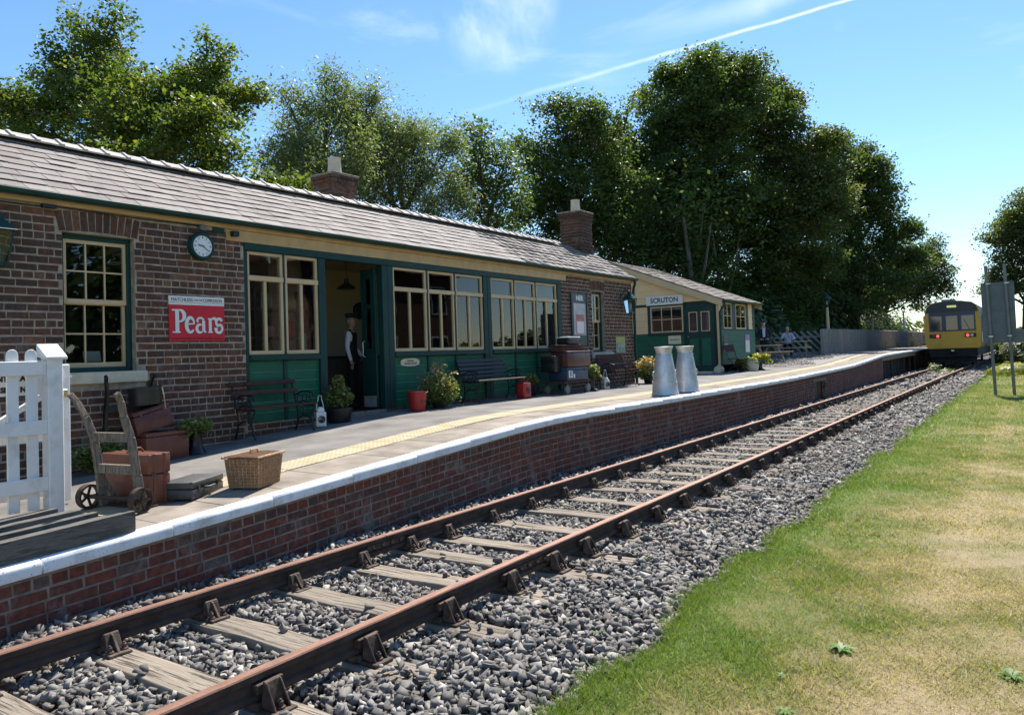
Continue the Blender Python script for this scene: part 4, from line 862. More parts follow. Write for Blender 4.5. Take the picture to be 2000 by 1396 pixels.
def lantern(name, label, y, z, s=1., proj=.26):
    o = thing(name, label, 'lamp', (WX, y, z)); x = WX+proj
    def sq(r, zz): return [(x-r, y-r, zz), (x+r, y-r, zz), (x+r, y+r, zz), (x-r, y+r, zz)]
    def fr(r0, z0, r1, z1): return sq(r0, z0)+sq(r1, z1)
    MB().hexa(fr(.085*s, z-.40*s, .092*s, z-.38*s)).build('base_frame', 'paint_teal', o, bevel=.003); MB().hexa(fr(.135*s, z-.012, .14*s, z)).build('top_frame', 'paint_teal', o, bevel=.003)
    c = MB()
    for a, b in ((-1, -1), (1, -1), (1, 1), (-1, 1)): c.bar((x+a*.085*s, y+b*.085*s, z-.39*s), (x+a*.132*s, y+b*.132*s, z-.01), .014*s, .014*s)
    c.build('corner_bar', 'paint_teal', o)
    g = MB(); p, q = sq(.083*s, z-.38*s), sq(.128*s, z-.012)
    for k in range(4): g.add([p[k], p[(k+1) % 4], q[(k+1) % 4], q[k]], [(0, 1, 2, 3)])
    g.build('pane', 'glass', o)
    MB().hexa(fr(.165*s, z, .06*s, z+.13*s)).hexa(fr(.06*s, z+.13*s, .05*s, z+.17*s)).lathe([(.03*s, z+.17*s), (.035*s, z+.19*s), (.012*s, z+.22*s), (0, z+.24*s)], 10, (x, y, 0)).build('hood', 'paint_teal', o)
    MB().lathe([(.02*s, z-.36*s), (.03*s, z-.28*s), (.045*s, z-.22*s), (.035*s, z-.15*s), (.015*s, z-.11*s)], 12, (x, y, 0)).build('bulb', 'lamp_white', o, smooth=True)
    MB().tube([(WX+.01, y, z+.10*s), (WX+proj*.5, y, z+.26*s), (x, y, z+.22*s)], .013, 8).box(WX+.004, WX+.02, y-.04, y+.04, z+.02, z+.18*s).build('bracket', 'paint_teal', o)
lantern('wall_lantern', 'dark green glazed wall lantern on the brickwork before the tall sash window', 3.50, 3.02, .92, .10)
lantern('wall_lantern', 'black wall lantern beside the corner downpipe', 18.0, 2.90, .95)
pb = thing('poster_board', 'tall dark poster board with white initials beside the small window', 'poster board', (WX+.03, 15.77, 1.72))
MB().box(WX+.004, WX+.03, 15.36, 16.13, 1.73, 2.96).build('board', 'board_navy', pb, bevel=.006)
for a in (15.36, 16.09): MB().box(WX+.03, WX+.045, a, a+.04, 1.73, 2.96).build('frame', 'board_navy', pb)
MB().box(WX+.031, WX+.036, 15.46, 16.02, 1.98, 2.72).build('poster', 'poster_pale', pb); MB().box(WX+.0365, WX+.04, 15.55, 15.95, 2.0, 2.46).build('poster', 'poster_pink', pb); MB().box(WX+.0405, WX+.042, 15.58, 15.92, 2.02, 2.30).build('poster', 'sign_white', pb)
text('lettering', 'NER', .16, 'sign_white', pb, (WX+.032, 15.76, 2.84), RT, UP, fit=.34, off=.006)
pp = thing('tourist_poster', 'small yellow and green poster on the brickwork above the maroon bench', 'poster', (WX+.01, 17.87, 1.54)); MB().box(WX+.004, WX+.01, 17.62, 18.14, 1.78, 1.94).build('poster_top', 'poster_yellow', pp); MB().box(WX+.004, WX+.01, 17.62, 18.14, 1.54, 1.779).build('poster_picture', 'poster_green', pp)
op = thing('oval_plaque', 'cream shaped plaque lettered in dark ink on the green boarding', 'plaque', (X0, 9.87, 1.505))
MB().prism([(X0-.010, 9.87+.235*math.copysign(abs(math.cos(a))**.7, math.cos(a))*(1-.12*(abs(math.sin(2*a)) > .93)), 1.505+.067*math.copysign(abs(math.sin(a))**.6, math.sin(a))) for a in np.linspace(0, 2*PI, 32, endpoint=False)], (.012, 0, 0)).build('plate', 'plaque_cream', op)
text('lettering', 'GENERAL', .045, 'letter_black', op, (X0+.004, 9.87, 1.528), RT, UP, fit=.18); text('lettering', 'WAITING ROOM', .05, 'letter_black', op, (X0+.004, 9.87, 1.482), RT, UP, fit=.32)
# ---------------------------------------------------------------- timber hut with the station name board
HX, HY, HY1, HB = -8.75, 25.2, 29.2, -13.6
hut = thing('timber_hut', 'small boarded hut painted cream above and dark green below with slate roof', 'hut', (HX, HY, .72))
AX, AZ, EXh, EZh = -12.75, 4.86, -8.55, 3.20; rs = (AZ-EZh)/(EXh-AX)
def rz_(x): return EZh + (EXh-x)*rs
MB().box(HB, HX-.02, HY+.02, HY+.06, .5, 3.05).add([(HB, HY+.02, 3.05), (HX-.02, HY+.02, 3.05), (HX-.02, HY+.02, rz_(HX)-.06), (AX, HY+.02, AZ-.06), (HB, HY+.02, AZ-.3)], [(0, 1, 2, 3, 4)]).box(HB, HX-.02, HY1-.06, HY1-.02, .5, 3.05).box(HB, HB+.05, HY+.06, HY1-.06, .5, 4.5).build('rear_wall', 'paint_teal', hut)
m = MB(); m.box(HX-.06, HX-.02, HY+.06, 25.68, .5, 3.1).box(HX-.06, HX-.02, 28.2, HY1-.06, .5, 3.1).box(HX-.06, HX-.02, 25.68, 28.2, .5, 2.2).build('side_core', 'paint_teal', hut)
MB().box(HX-.10, HX-.02, HY-.02, HY1, .60, 1.0).build('plinth', 'stone_sill', hut, bevel=.01)
def board(x0, x1, z0, z1, mat, side=False):
    if side: return MB().hexa([(HX-.02, x0, z0), (HX+.012, x0, z0), (HX+.012, x1, z0), (HX-.02, x1, z0), (HX-.02, x0, z1), (HX+.001, x0, z1), (HX+.001, x1, z1), (HX-.02, x1, z1)]).build('board', mat, hut)
    return MB().hexa([(x0, HY-.012, z0), (x1, HY-.012, z0), (x1, HY+.02, z0), (x0, HY+.02, z0), (x0, HY-.001, z1), (x1, HY-.001, z1), (x1, HY+.02, z1), (x0, HY+.02, z1)]).build('board', mat, hut)
z = .74; BH = .197
while z < 2.12: board(-12.4, -9.93, z, min(z+BH-.003, 2.135), 'paint_green'); z += BH
z = 2.15
while z < 3.1: board(-12.4, -11.29, z, z+.232, 'paint_cream_board'); z += .236
z = 3.19
while z < 4.7:
    xr = min(-9.0, EXh-(z+.236-EZh)/rs-.14); m = MB(); x0 = -12.4
    if xr > x0+.1:
        xr2 = min(-9.0, EXh-(z-EZh)/rs-.14)
        m.hexa([(x0, HY-.012, z), (xr2, HY-.012, z), (xr2, HY+.02, z), (x0, HY+.02, z), (x0, HY-.001, z+.232), (xr, HY-.001, z+.232), (xr, HY+.02, z+.232), (x0, HY+.02, z+.232)]).build('board', 'paint_cream_board', hut)
    z += .236
MB().box(-12.4, -9.9, HY-.03, HY+.02, 3.105, 3.185).box(-11.285, -11.19, HY-.03, HY+.02, 2.15, 3.10).box(-9.96, -9.90, HY-.03, HY+.02, .74, 3.10).box(-11.29, -9.95, HY-.035, HY+.02, 2.06, 2.16).build('trim', 'paint_teal', hut)
z = 1.0
while z < 2.15: board(25.28, HY1, z, min(z+BH-.003, 2.19), 'paint_green', True); z += BH
for k in range(4): board(28.45, 28.95, 2.22+k*.236, 2.22+k*.236+.232, 'paint_cream_board', True)
MB().box(HX-.03, HX+.02, 25.28, HY1, 2.192, 2.215).box(HX-.03, HX+.022, 26.58, 26.98, 2.216, 3.14).box(HX-.03, HX+.022, 28.15, 28.44, 2.216, 3.14).box(HX-.03, HX+.02, 28.96, HY1, 2.216, 3.14).box(HX-.03, HX+.023, 25.5, 25.68, 2.216, 3.14).build('trim', 'paint_teal', hut)
for k in range(4): board(25.22, 25.49, 2.22+k*.236, 2.22+k*.236+.232, 'paint_cream_board', True)
MB().box(HX-.05, HX+.03, 25.19, 25.27, .7, 3.1).build('corner_post', 'paint_cream', hut)
def hwin(plane, u0, u1, z0, z1, cols, rows):
    f = MB(); gls = []
    def B(a, b, c, d, t0, t1, mb):
        if plane == 'y': mb.box(a, b, HY-.028+t0, HY-.028+t1, c, d)
        else: mb.box(HX+.02-t1, HX+.02-t0, a, b, c, d)
    t = .05
    B(u0, u0+t, z0, z1, 0, .05, f); B(u1-t, u1, z0, z1, 0, .05, f); B(u0+t, u1-t, z1-t, z1, .001, .05, f); B(u0+t, u1-t, z0, z0+t, .001, .05, f)
    for c in range(1, cols): q = u0+t+(u1-u0-2*t)*c/cols; B(q-.014, q+.014, z0+t, z1-t, .006, .04, f)
    for r_ in range(1, rows): q = z0+t+(z1-z0-2*t)*r_/rows; B(u0+t, u1-t, q-.014, q+.014, .008, .04, f)
    o = f.build('window', 'paint_cream', hut)
    for c in range(cols):
        for r_ in range(rows):
            g = MB(); a = u0+t+(u1-u0-2*t)*c/cols; b = u0+t+(u1-u0-2*t)*(c+1)/cols; lo = z0+t+(z1-z0-2*t)*r_/rows; hi = z0+t+(z1-z0-2*t)*(r_+1)/rows
            B(a+.012, b-.012, lo+.012, hi-.012, .02, .025, g); g.build('pane', 'glass', o)
hwin('y', -11.18, -9.97, 2.17, 3.09, 3, 2); hwin('x', 25.69, 26.57, 2.22, 3.12, 2, 2); hwin('x', 26.99, 28.14, 2.22, 3.12, 2, 2)
dr = MB().box(-9.89, -8.88, HY-.02, HY+.02, .82, 3.06).build('door', 'paint_teal', hut)
for a, b in ((-9.77, -9.46), (-9.34, -9.03)):
    MB().box(a, b, HY-.032, HY-.021, 2.15, 2.18).box(a, b, HY-.032, HY-.021, 2.80, 2.83).box(a, a+.03, HY-.033, HY-.021, 2.18, 2.80).box(b-.03, b, HY-.033, HY-.021, 2.18, 2.80).build('glazing_frame', 'paint_cream', dr); MB().box(a+.03, b-.03, HY-.027, HY-.0215, 2.18, 2.80).build('pane', 'glass_dark', dr)
    MB().box(a, b, HY-.028, HY-.0205, 1.0, 1.92).build('door_panel', 'paint_green', dr, bevel=.004)
MB().ball((-9.80, HY-.05, 1.98), .025).build('handle', 'brass', dr)
MB().box(-10.0, -8.85, HY-.62, HY-.03, .68, .80).build('door_step', 'stone_sill', hut, bevel=.01)
MB().cyl((-8.72, HY-.35, .84), (-8.72, HY-.05, .84), .13, n=16).build('boot_scraper_drum', 'stone_sill', hut)
# hut roof
rb0, rb1 = HY-.22, HY1+.25
hr = MB().prism([(EXh+.04, rb0+.02, EZh-.02), (AX, rb0+.02, AZ-.005), (AX-1.2, rb0+.02, AZ-.5), (AX-1.2, rb0+.02, AZ-.54), (AX, rb0+.02, AZ-.06), (EXh+.04, rb0+.02, EZh-.07)], (0, rb1-rb0-.02, 0)).build('roof', 'slate_a', hut)
uH = V3((AX-EXh, 0, AZ-EZh)); LH = np.linalg.norm(uH); uH /= LH; nH = V3((-uH[2]*-1, 0, -uH[0])); Vs, Fs, As = [], [], []; cnt = 0; row = 0; cache = {}
while row*.23 < LH-.05:
    y = rb0-(0 if row % 2 else .18)
    while y < rb1:
        a, b = max(y, rb0), min(y+.36, rb1); y += .364
        if b-a < .04: continue
        q = random.Random(cnt); l0 = .022+q.uniform(0, .012); V = [uH*0+nH*l0, V3((0, b-a, 0))+nH*(l0+q.uniform(-.004, .006)), V3((0, b-a, 0))+uH*.30+nH*.006, uH*.30+nH*.006]; V = V+[p-nH*.008 for p in V]
        if cnt < 200:
            kk = (round(b-a, 2), cnt % 4)
            if kk not in cache: k_ = MB(); k_.add(V, [(0, 1, 2, 3), (7, 6, 5, 4), (0, 4, 5, 1), (1, 5, 6, 2), (2, 6, 7, 3), (3, 7, 4, 0)]); cache[kk] = k_.mesh('slate', 'slate')
            inst('slate', cache[kk], tuple(V3((EXh+.06, a, EZh-.02))+uH*(row*.23)), hr)
        else: Vs.append(np.array(V)+V3((EXh+.06, a, EZh-.02))+uH*(row*.23)); Fs.append(np.array([(0, 1, 2, 3), (7, 6, 5, 4), (0, 4, 5, 1), (1, 5, 6, 2), (2, 6, 7, 3), (3, 7, 4, 0)])+8*len(Fs)); As += [rnd.random()]*6
        cnt += 1
    row += 1
if Vs: tag(bigmesh('slates', np.concatenate(Vs), np.concatenate(Fs), 'slate_a', {'rnd': As}, hr), kind='stuff')
for yy in (rb0, rb1-.03): MB().prism([(EXh+.03, yy, EZh-.03), (AX, yy, AZ-.02), (AX, yy, AZ-.26), (EXh+.03, yy, EZh-.25)], (0, .03, 0)).build('barge_board', 'paint_cream', hut)
MB().prism([(EXh+.10+a*.9, rb0+.05, EZh-.02+b*.9) for a, b in gp], (0, rb1-rb0, 0)).build('gutter', 'paint_teal', hut)
MB().tube([(EXh+.05, rb0+.2, EZh-.07), (EXh+.03, rb0+.22, EZh-.2), (HX+.06, HY+.02, EZh-.42), (HX+.06, HY+.02, .75)], .036, 10).build('downpipe', 'paint_teal', hut, smooth=True)
nb = thing('station_name_board', 'white name board with black capital letters above the hut window', 'name board', (-10.62, HY, 3.3)); MB().box(-11.30, -9.94, HY-.075, HY-.035, 3.14, 3.45).build('board', 'sign_white', nb, bevel=.006)
text('lettering', 'SCRUTON', .24, 'letter_black', nb, (-10.62, HY-.077, 3.295), (1, 0, 0), UP, fit=1.02, off=.006)
nq = thing('cream_notice', 'cream notice plate with a line of small print under the hut window', 'notice', (-10.31, HY, 1.75)); MB().box(-10.54, -10.08, HY-.03, HY-.014, 1.76, 2.05).build('plate', 'plaque_cream', nq)
for k in range(6): MB().box(-10.49+k*.062, -10.445+k*.062, HY-.0325, HY-.0305, 1.895, 1.925).build('print_mark', 'letter_black', nq)
def hp(name, label, y0, y1, z0, z1, mats):
    o = thing(name, label, 'poster', (HX, (y0+y1)/2, z0)); n = len(mats)
    for k, mt in enumerate(mats): MB().box(HX+.014, HX+.02, y0, y1, z0+(z1-z0)*k/n, z0+(z1-z0)*(k+1)/n-.001).build('sheet', mt, o)
hp('narrow_poster', 'narrow grey poster on the hut side next to the downpipe', 25.62, 26.05, 1.42, 2.0, ['poster_pale', 'case_grey']); hp('event_poster', 'white poster with violet top on the hut side', 27.98, 28.46, 1.38, 2.03, ['sign_white', 'sign_white', 'poster_violet'])
# ---------------------------------------------------------------- leaves and plants
def leafset(cs, size, seed, rng=(.7, 1.4), flat=.35, asp=.55):
    q = np.random.default_rng(seed); n = len(cs); nrm_ = q.normal(0, 1, (n, 3)); nrm_[:, 2] = np.abs(nrm_[:, 2])+flat; nrm_ /= np.linalg.norm(nrm_, axis=1)[:, None]
    t = np.cross(nrm_, q.normal(0, 1, (n, 3))); t /= np.linalg.norm(t, axis=1)[:, None]+1e-9; b = np.cross(nrm_, t); s = size*q.uniform(*rng, n)[:, None]
    V = np.stack([cs-t*s, cs+b*s*asp, cs+t*s, cs-b*s*asp], 1).reshape(-1, 3); return V, np.arange(4*n).reshape(-1, 4)
def potplant(name, label, X, Y, pot, foliage, mat='leaf_pot', n=900, leaf=.022, flowers=None, trail=0, cat='potted plant', group=None, potmat='iron_black'):
    z = pz(X, Y); o = thing(name, label, cat, (X, Y, z), group); q = np.random.default_rng(int(X*1000) % 977 + n)
    if pot: MB().lathe([(r_, z+h) for r_, h in pot], 18, (X, Y, 0)).build('pot', potmat, o, smooth=True)
    cs = []
    for (dx, dy, dz, rx, ry, rz_2, w_) in foliage:
        k = int(n*w_); d = q.normal(0, 1, (k, 3)); d /= np.linalg.norm(d, axis=1)[:, None]; rr = q.uniform(.35, 1.05, k)[:, None]**.6
        cs.append(V3((X+dx, Y+dy, z+dz))+d*rr*V3((rx, ry, rz_2)))
    cs = np.concatenate(cs)
    for k in range(trail):
        a = q.uniform(0, 6.3); L = q.uniform(.1, .26); u = np.linspace(0, 1, 9)[:, None]; f0 = foliage[0]
        cs = np.concatenate([cs, V3((X, Y, z+f0[2]))+u*V3((math.cos(a), math.sin(a), 0))*(f0[3]*.9+L*.6)+u**2*V3((0, 0, -L))])
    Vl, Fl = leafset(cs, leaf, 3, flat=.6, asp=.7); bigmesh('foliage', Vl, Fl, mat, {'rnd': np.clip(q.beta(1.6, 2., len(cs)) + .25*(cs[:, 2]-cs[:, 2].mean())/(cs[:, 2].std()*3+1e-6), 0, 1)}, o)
    if flowers:
        fm, cnt, zz = flowers; i = q.choice(len(cs), cnt); c2 = cs[i]+V3((0, 0, zz))+q.normal(0, .02, (cnt, 3)); Vf, Ff = leafset(c2, leaf*1.1, 9, asp=.9); tag(bigmesh('flowers', Vf, Ff, fm, {'rnd': q.random(cnt)}, o), kind='stuff')
    st_ = MB()
    for k in range(6): i = q.integers(len(cs)); st_.tube([(X, Y, z+.05), (X+(cs[i][0]-X)*.4, Y+(cs[i][1]-Y)*.4, (z+cs[i][2])/2+.04), tuple(cs[i])], [.006, .005, .003], 5)
    st_.build('stem', 'bark', o); return o
HATPOT = [(.17, 0), (.165, .02), (.10, .05), (.085, .10), (.085, .22), (.10, .26), (.095, .27), (.06, .27)]
BUCK = [(.10, 0), (.135, .22), (.14, .23), (.12, .235)]
potplant('ivy_planter', 'dark flared pot of variegated ivy between the suitcases and the brown bench', -8.42, 5.52, [(.13, 0), (.10, .04), (.07, .10), (.075, .20), (.10, .25), (.09, .26)], [(0, 0, .33, .19, .22, .10, 1)], n=520, leaf=.026, trail=9)
potplant('flowering_planter', 'bushy leafy planter with a few red flowers beside the open doorway', -8.55, 7.96, [(.16, 0), (.20, .2), (.19, .21)], [(0, 0, .36, .21, .22, .20, .7), (0, 0, .58, .10, .10, .12, .3)], n=1100, leaf=.024, flowers=('flower_red', 16, .02))
potplant('trailing_bush', 'big mound of trailing silver-green foliage topped by reddish sprays behind the red bucket', -8.38, 10.05, BUCK, [(0, 0, .30, .33, .38, .30, .85)], n=2600, leaf=.024, flowers=('leaf_pink', 200, .16), trail=14)
potplant('ivy_tub', 'small tub of bright ivy tucked behind the red can', -8.55, 13.22, BUCK, [(0, 0, .30, .15, .15, .16, 1)], n=420, leaf=.03, trail=6)
potplant('leafy_planter', 'black flared planter of lime-green leaves beside the luggage barrow', -8.25, 15.20, HATPOT, [(0, 0, .42, .22, .22, .18, 1)], n=520, leaf=.035, trail=6)
potplant('pink_shrub', 'pale green shrub with pink feathery tips at the station corner', -8.35, 18.5, BUCK, [(0, 0, .30, .30, .34, .24, 1)], n=900, leaf=.03, flowers=('leaf_pink', 380, .16))
potplant('shade_fern', 'low dark leafy clump under the tall sash window', -8.52, 4.42, None, [(0, 0, .17, .18, .34, .16, 1)], n=800, leaf=.026, cat='plant')
potplant('hut_planter', 'dark bucket of drooping leaves beside the hut corner', -8.25, 25.85, BUCK, [(0, 0, .3, .18, .2, .14, 1)], n=300, leaf=.04, trail=5)
potplant('lime_planter', 'black tub brimming with yellow-lime trailing leaves by the hut bench', -7.95, 26.95, HATPOT, [(0, 0, .48, .36, .36, .09, 1)], mat='leaf_lime', n=420, leaf=.05, trail=14)
potplant('barrel_planter', 'half barrel of pale variegated ivy on the platform by the hut', -8.0, 26.2, [(.20, 0), (.24, .18), (.21, .36), (.18, .36)], [(0, 0, .3, .24, .24, .2, 1)], n=360, leaf=.04, potmat='stone_sill')
# ---------------------------------------------------------------- benches
def bench(name, label, X, Y0, Y1, back, backz, slat_mat, seat_mat, nseat=5):
    L = Y1-Y0; z = pz(X, (Y0+Y1)/2); o = thing(name, label, 'bench', (X, (Y0+Y1)/2, z))
    for yy in (Y0, Y1):
        s = MB(); y = yy
        s.tube([(X+.20, y, z), (X+.15, y, z+.10), (X+.13, y, z+.22), (X+.19, y, z+.34), (X+.21, y, z+.40)], [.016, .013, .012, .013, .016], 8)
        s.tube([(X-.22, y, z), (X-.16, y, z+.12), (X-.14, y, z+.26), (X-.17, y, z+.38), (X-.22, y, z+.55), (X-.28, y, z+.72), (X-.31, y, z+.74)], [.016, .013, .012, .013, .013, .012, .014], 8)
        s.tube([(X+.21, y, z+.385), (X+.02, y, z+.375), (X-.17, y, z+.39)], .012, 8)
        s.tube([(X-.20, y, z+.52), (X-.05, y, z+.57), (X+.10, y, z+.565), (X+.17, y, z+.55), (X+.185, y, z+.52), (X+.16, y, z+.505)], .011, 8)
        s.tube([(X+.10, y, z+.56), (X+.12, y, z+.47), (X+.16, y, z+.40)], .010, 8)
        for cx, cz, r_ in ((X-.10, z+.47, .055), (X+.0, z+.48, .05), (X+.07, z+.455, .04), (X-.03, z+.42, .03)): s.tube([(cx+r_*math.cos(a), y, cz+r_*math.sin(a)) for a in np.linspace(0, 2*PI, 12, endpoint=False)], .006, 6, closed=True)
        s.tube([(X+.14, y, z+.16), (X+.05, y, z+.24), (X-.05, y, z+.24), (X-.15, y, z+.18)], .009, 6)
        for cx, cz, r_ in ((X+.06, z+.30, .045), (X-.06, z+.30, .045)): s.tube([(cx+r_*math.cos(a), y, cz+r_*math.sin(a)) for a in np.linspace(0, 2*PI, 10, endpoint=False)], .006, 6, closed=True)
        s.build('end_frame', 'iron_black', o, smooth=True)
    for k in range(nseat):
        t = k/(nseat-1); x = X+.20-.34*t; zz = z+.408-.012*math.sin(PI*t)
        MB().box(x-.026, x+.026, Y0-.05, Y1+.05, zz-.012, zz+.012).build('seat_slat', seat_mat if k == 0 else slat_mat, o, bevel=.004)
    for h in back:
        x = X-.19-(h-.45)*.34; MB().bar((x+.02, Y0-.05, z+h), (x+.02, Y1+.05, z+h), .022, backz, (-.33, 0, 1)).build('back_slat', slat_mat, o, bevel=.004)
    return o
bench('garden_bench', 'two-railed brown slatted iron bench on the platform under the enamel sign', -8.47, 6.27, 7.25, (.59, .71), .055, 'bench_brown', 'bench_brown', 4)
bench('garden_bench', 'black iron bench with many dark back slats between the bush and red can', -8.42, 11.02, 12.42, (.47, .545, .62, .695, .765), .06, 'bench_dark', 'bench_seat')
bench('garden_bench', 'maroon bench with broad back boards under the small brick-arched window', -8.30, 16.15, 17.4, (.50, .62, .74), .105, 'bench_brown', 'bench_brown')
hb = thing('folding_seat', 'small slatted metal folding seat against the hut side', 'seat', (-8.25, 25.5, .74)); z = pz(-8.2, 25.5)
MB().box(-8.45, -8.05, 25.05, 26.0, z+.43, z+.45).build('seat_board', 'bench_dark', hb); MB().hexa([(-8.50, 25.05, z+.68), (-8.48, 25.05, z+.68), (-8.48, 26.0, z+.68), (-8.50, 26.0, z+.68), (-8.56, 25.05, z+.92), (-8.54, 25.05, z+.92), (-8.54, 26.0, z+.92), (-8.56, 26.0, z+.92)]).build('back_board', 'bench_brown', hb)
for y in (25.1, 25.95): MB().tube([(-8.02, y, z), (-8.42, y, z+.45), (-8.55, y, z+.93)], .013, 6).tube([(-8.5, y, z), (-8.05, y, z+.44)], .013, 6).build('side_frame', 'iron_black', hb)
# ---------------------------------------------------------------- hand lamps, bucket, can, churns
def handlamp(label, X, Y, s, rz):
    z = pz(X, Y); o = thing('railway_hand_lamp', label, 'lamp', (0, 0, 0))
    MB().box(-.075, .075, -.075, .075, 0, .22).box(-.055, .055, -.055, .055, .22, .265).build('lamp_body', 'lamp_white', o, bevel=.012, seg=2)
    MB().lathe([(.045, .265), (.045, .28), (.02, .292), (0, .294)], 14).build('chimney_top', 'lamp_white', o, smooth=True)
    MB().tube([(0, -.055, .25), (0, -.045, .34), (0, -.028, .40), (0, -.022, .46), (0, .022, .46), (0, .028, .40), (0, .045, .34), (0, .055, .25)], .006, 8).build('handle', 'lamp_white', o, smooth=True)
    MB().lathe([(.052, .07), (.054, .10), (.044, .102), (.04, .09), (0, .098)], 18, (0, 0, .11), Matrix.Rotation(PI/2, 3, 'Y')).build('lens', 'glass_dark', o, smooth=True)
    MB().lathe([(.022, .07), (.022, .085), (0, .085)], 12, (0, 0, .11), Matrix.Rotation(PI/2, 3, 'X')).build('side_port', 'case_black', o)
    o.location = (X, Y, z); o.rotation_euler = (0, 0, rz); o.scale = (s,)*3
handlamp('white railway hand lamp with tall wire handle beside the brown bench', -8.5, 7.55, .95, -.5)
handlamp('white railway hand lamp standing between the planter and maroon bench', -8.22, 15.85, .95, -.5)
X, Y = -8.32, 9.45; z = pz(X, Y); fb = thing('fire_bucket', 'red metal fire bucket with black lettering outside the waiting room', 'bucket', (X, Y, z))
MB().lathe([(.115, 0), (.12, .004), (.160, .30), (.166, .305), (.166, .315), (.158, .315), (.152, .29), (.112, .02), (0, .02)], 28, (X, Y, z)).build('bucket_body', 'red_paint', fb, smooth=True)
MB().tube([(X-.16, Y, z+.29), (X-.15, Y+.08, z+.30), (X, Y+.155, z+.305), (X+.15, Y+.08, z+.30), (X+.16, Y, z+.29)], .006, 6).build('handle', 'galvanised', fb, smooth=True)
def curved_text(name, s, size, mat, parent, X, Y, z, r_, a0, stp, tilt=0.):
    for i, ch in enumerate(s):
        a = a0+i*stp; d = V3((math.cos(a), math.sin(a), 0)); u = V3((-math.sin(a), math.cos(a), 0)); text(name, ch, size, mat, parent, V3((X, Y, z))+d*r_, u, UP, off=.003)
curved_text('lettering', 'FIRE', .085, 'letter_black', fb, X, Y, z+.165, .1425, -.35, .38)
X, Y = -8.28, 12.52; z = pz(X, Y); cn = thing('petrol_can', 'red rectangular metal can with a cap beside the dark bench', 'can', (X, Y, z))
MB().box(X-.10, X+.10, Y-.13, Y+.13, z, z+.31).build('can_body', 'red_paint', cn, bevel=.035, seg=3, smooth=True); MB().tube([(X, Y-.09, z+.31), (X, Y-.08, z+.36), (X, Y+.02, z+.36), (X, Y+.03, z+.31)], .010, 8).cyl((X, Y+.09, z+.30), (X, Y+.09, z+.345), .025, n=12).build('handle', 'red_paint', cn, smooth=True)
MB().lathe([(.06, 0), (.06, .006), (0, .006)], 16, (X+.101, Y, z+.15), RY).build('badge', 'letter_black', cn)
def churn(label, X, Y, rz):
    z = pz(X, Y); o = thing('milk_churn', label, 'milk churn', (X, Y, z), None)
    MB().lathe([(.255, 0), (.262, .006), (.262, .03), (.252, .045), (.238, .20), (.212, .42), (.182, .62), (.158, .76), (.148, .80), (.150, .815), (.166, .89), (.182, .925), (.186, .932), (.180, .937), (.168, .93), (.13, .80), (.10, .79), (0, .79)], 40, (X, Y, z)).build('churn_body', 'galvanised', o, smooth=True)
    for hp_ in ([(.232, .235), (.2365, .238), (.2365, .25), (.230, .253)], [(.160, .765), (.164, .768), (.162, .78), (.153, .783)]): MB().lathe(hp_, 40, (X, Y, z)).build('hoop', 'galvanised', o, smooth=True)
    for a in (rz, rz+PI):
        d, u = V3((math.cos(a), math.sin(a), 0)), V3((-math.sin(a), math.cos(a), 0)); c = V3((X, Y, z))
        MB().tube([c+d*.205+V3((0, 0, .46)), c+d*.245+V3((0, 0, .45)), c+d*.255+V3((0, 0, .40)), c+d*.245+V3((0, 0, .36)), c+d*.222+V3((0, 0, .345))], .010, 8).build('handle', 'galvanised', o, smooth=True)
    MB().lathe([(.045, 0), (.045, .006), (0, .006)], 5, (X+.175, Y-.12, z+.42), Matrix.Rotation(-.6, 3, 'Z') @ RY).build('maker_plate', 'galvanised', o)
churn('dented galvanised milk churn standing on the platform edge before its twin', -5.98, 14.02, .9); churn('shiny galvanised milk churn just behind its twin on the platform edge', -5.98, 15.12, .8)
# ---------------------------------------------------------------- luggage
def case(name, label, c, sx, sy, sz, mat, rz=0., rx=0., ry=0., group=None, cat='suitcase', handle=None, strap=False, corners='brass', seam=.6):
    o = thing(name, label, cat, (0, 0, 0), group); h = seam
    MB().box(-sx/2, sx/2, -sy/2, sy/2, 0, sz*h-.003).build('case_body', mat, o, bevel=.014, seg=2, smooth=True)
    MB().box(-sx/2-.002, sx/2+.002, -sy/2-.002, sy/2+.002, sz*h+.001, sz).build('lid', mat, o, bevel=.014, seg=2, smooth=True)
    for a in (-1, 1):
        for b in (-1, 1):
            for zz in (.014, sz-.014): MB().ball((a*(sx/2-.014), b*(sy/2-.014), zz), .019, n=8).build('corner_cap', corners if corners != 'brass' else mat, o, smooth=True)
        MB().box(sx/2-.004, sx/2+.006, a*sy*.3-.014, a*sy*.3+.014, sz*h-.022, sz*h+.022).build('latch', 'iron_rust', o)
    if handle == 'x': MB().tube([(sx/2, -.07, sz*h-.01), (sx/2+.035, -.05, sz*h-.01), (sx/2+.035, .05, sz*h-.01), (sx/2, .07, sz*h-.01)], .010, 8).build('handle', mat, o, smooth=True)
    if handle == 'z': MB().tube([(0, -.08, sz), (0, -.05, sz+.035), (0, .05, sz+.035), (0, .08, sz)], .011, 8).build('handle', mat, o, smooth=True)
    if strap:
        for yy in (-sy*.27, sy*.27): MB().box(-sx/2-.004, sx/2+.004, yy-.016, yy+.016, -.001, sz+.004).build('strap', 'strap', o)
    o.location = c; o.rotation_euler = (rx, ry, rz); return o
gp_ = 'luggage displayed by the platform edge'
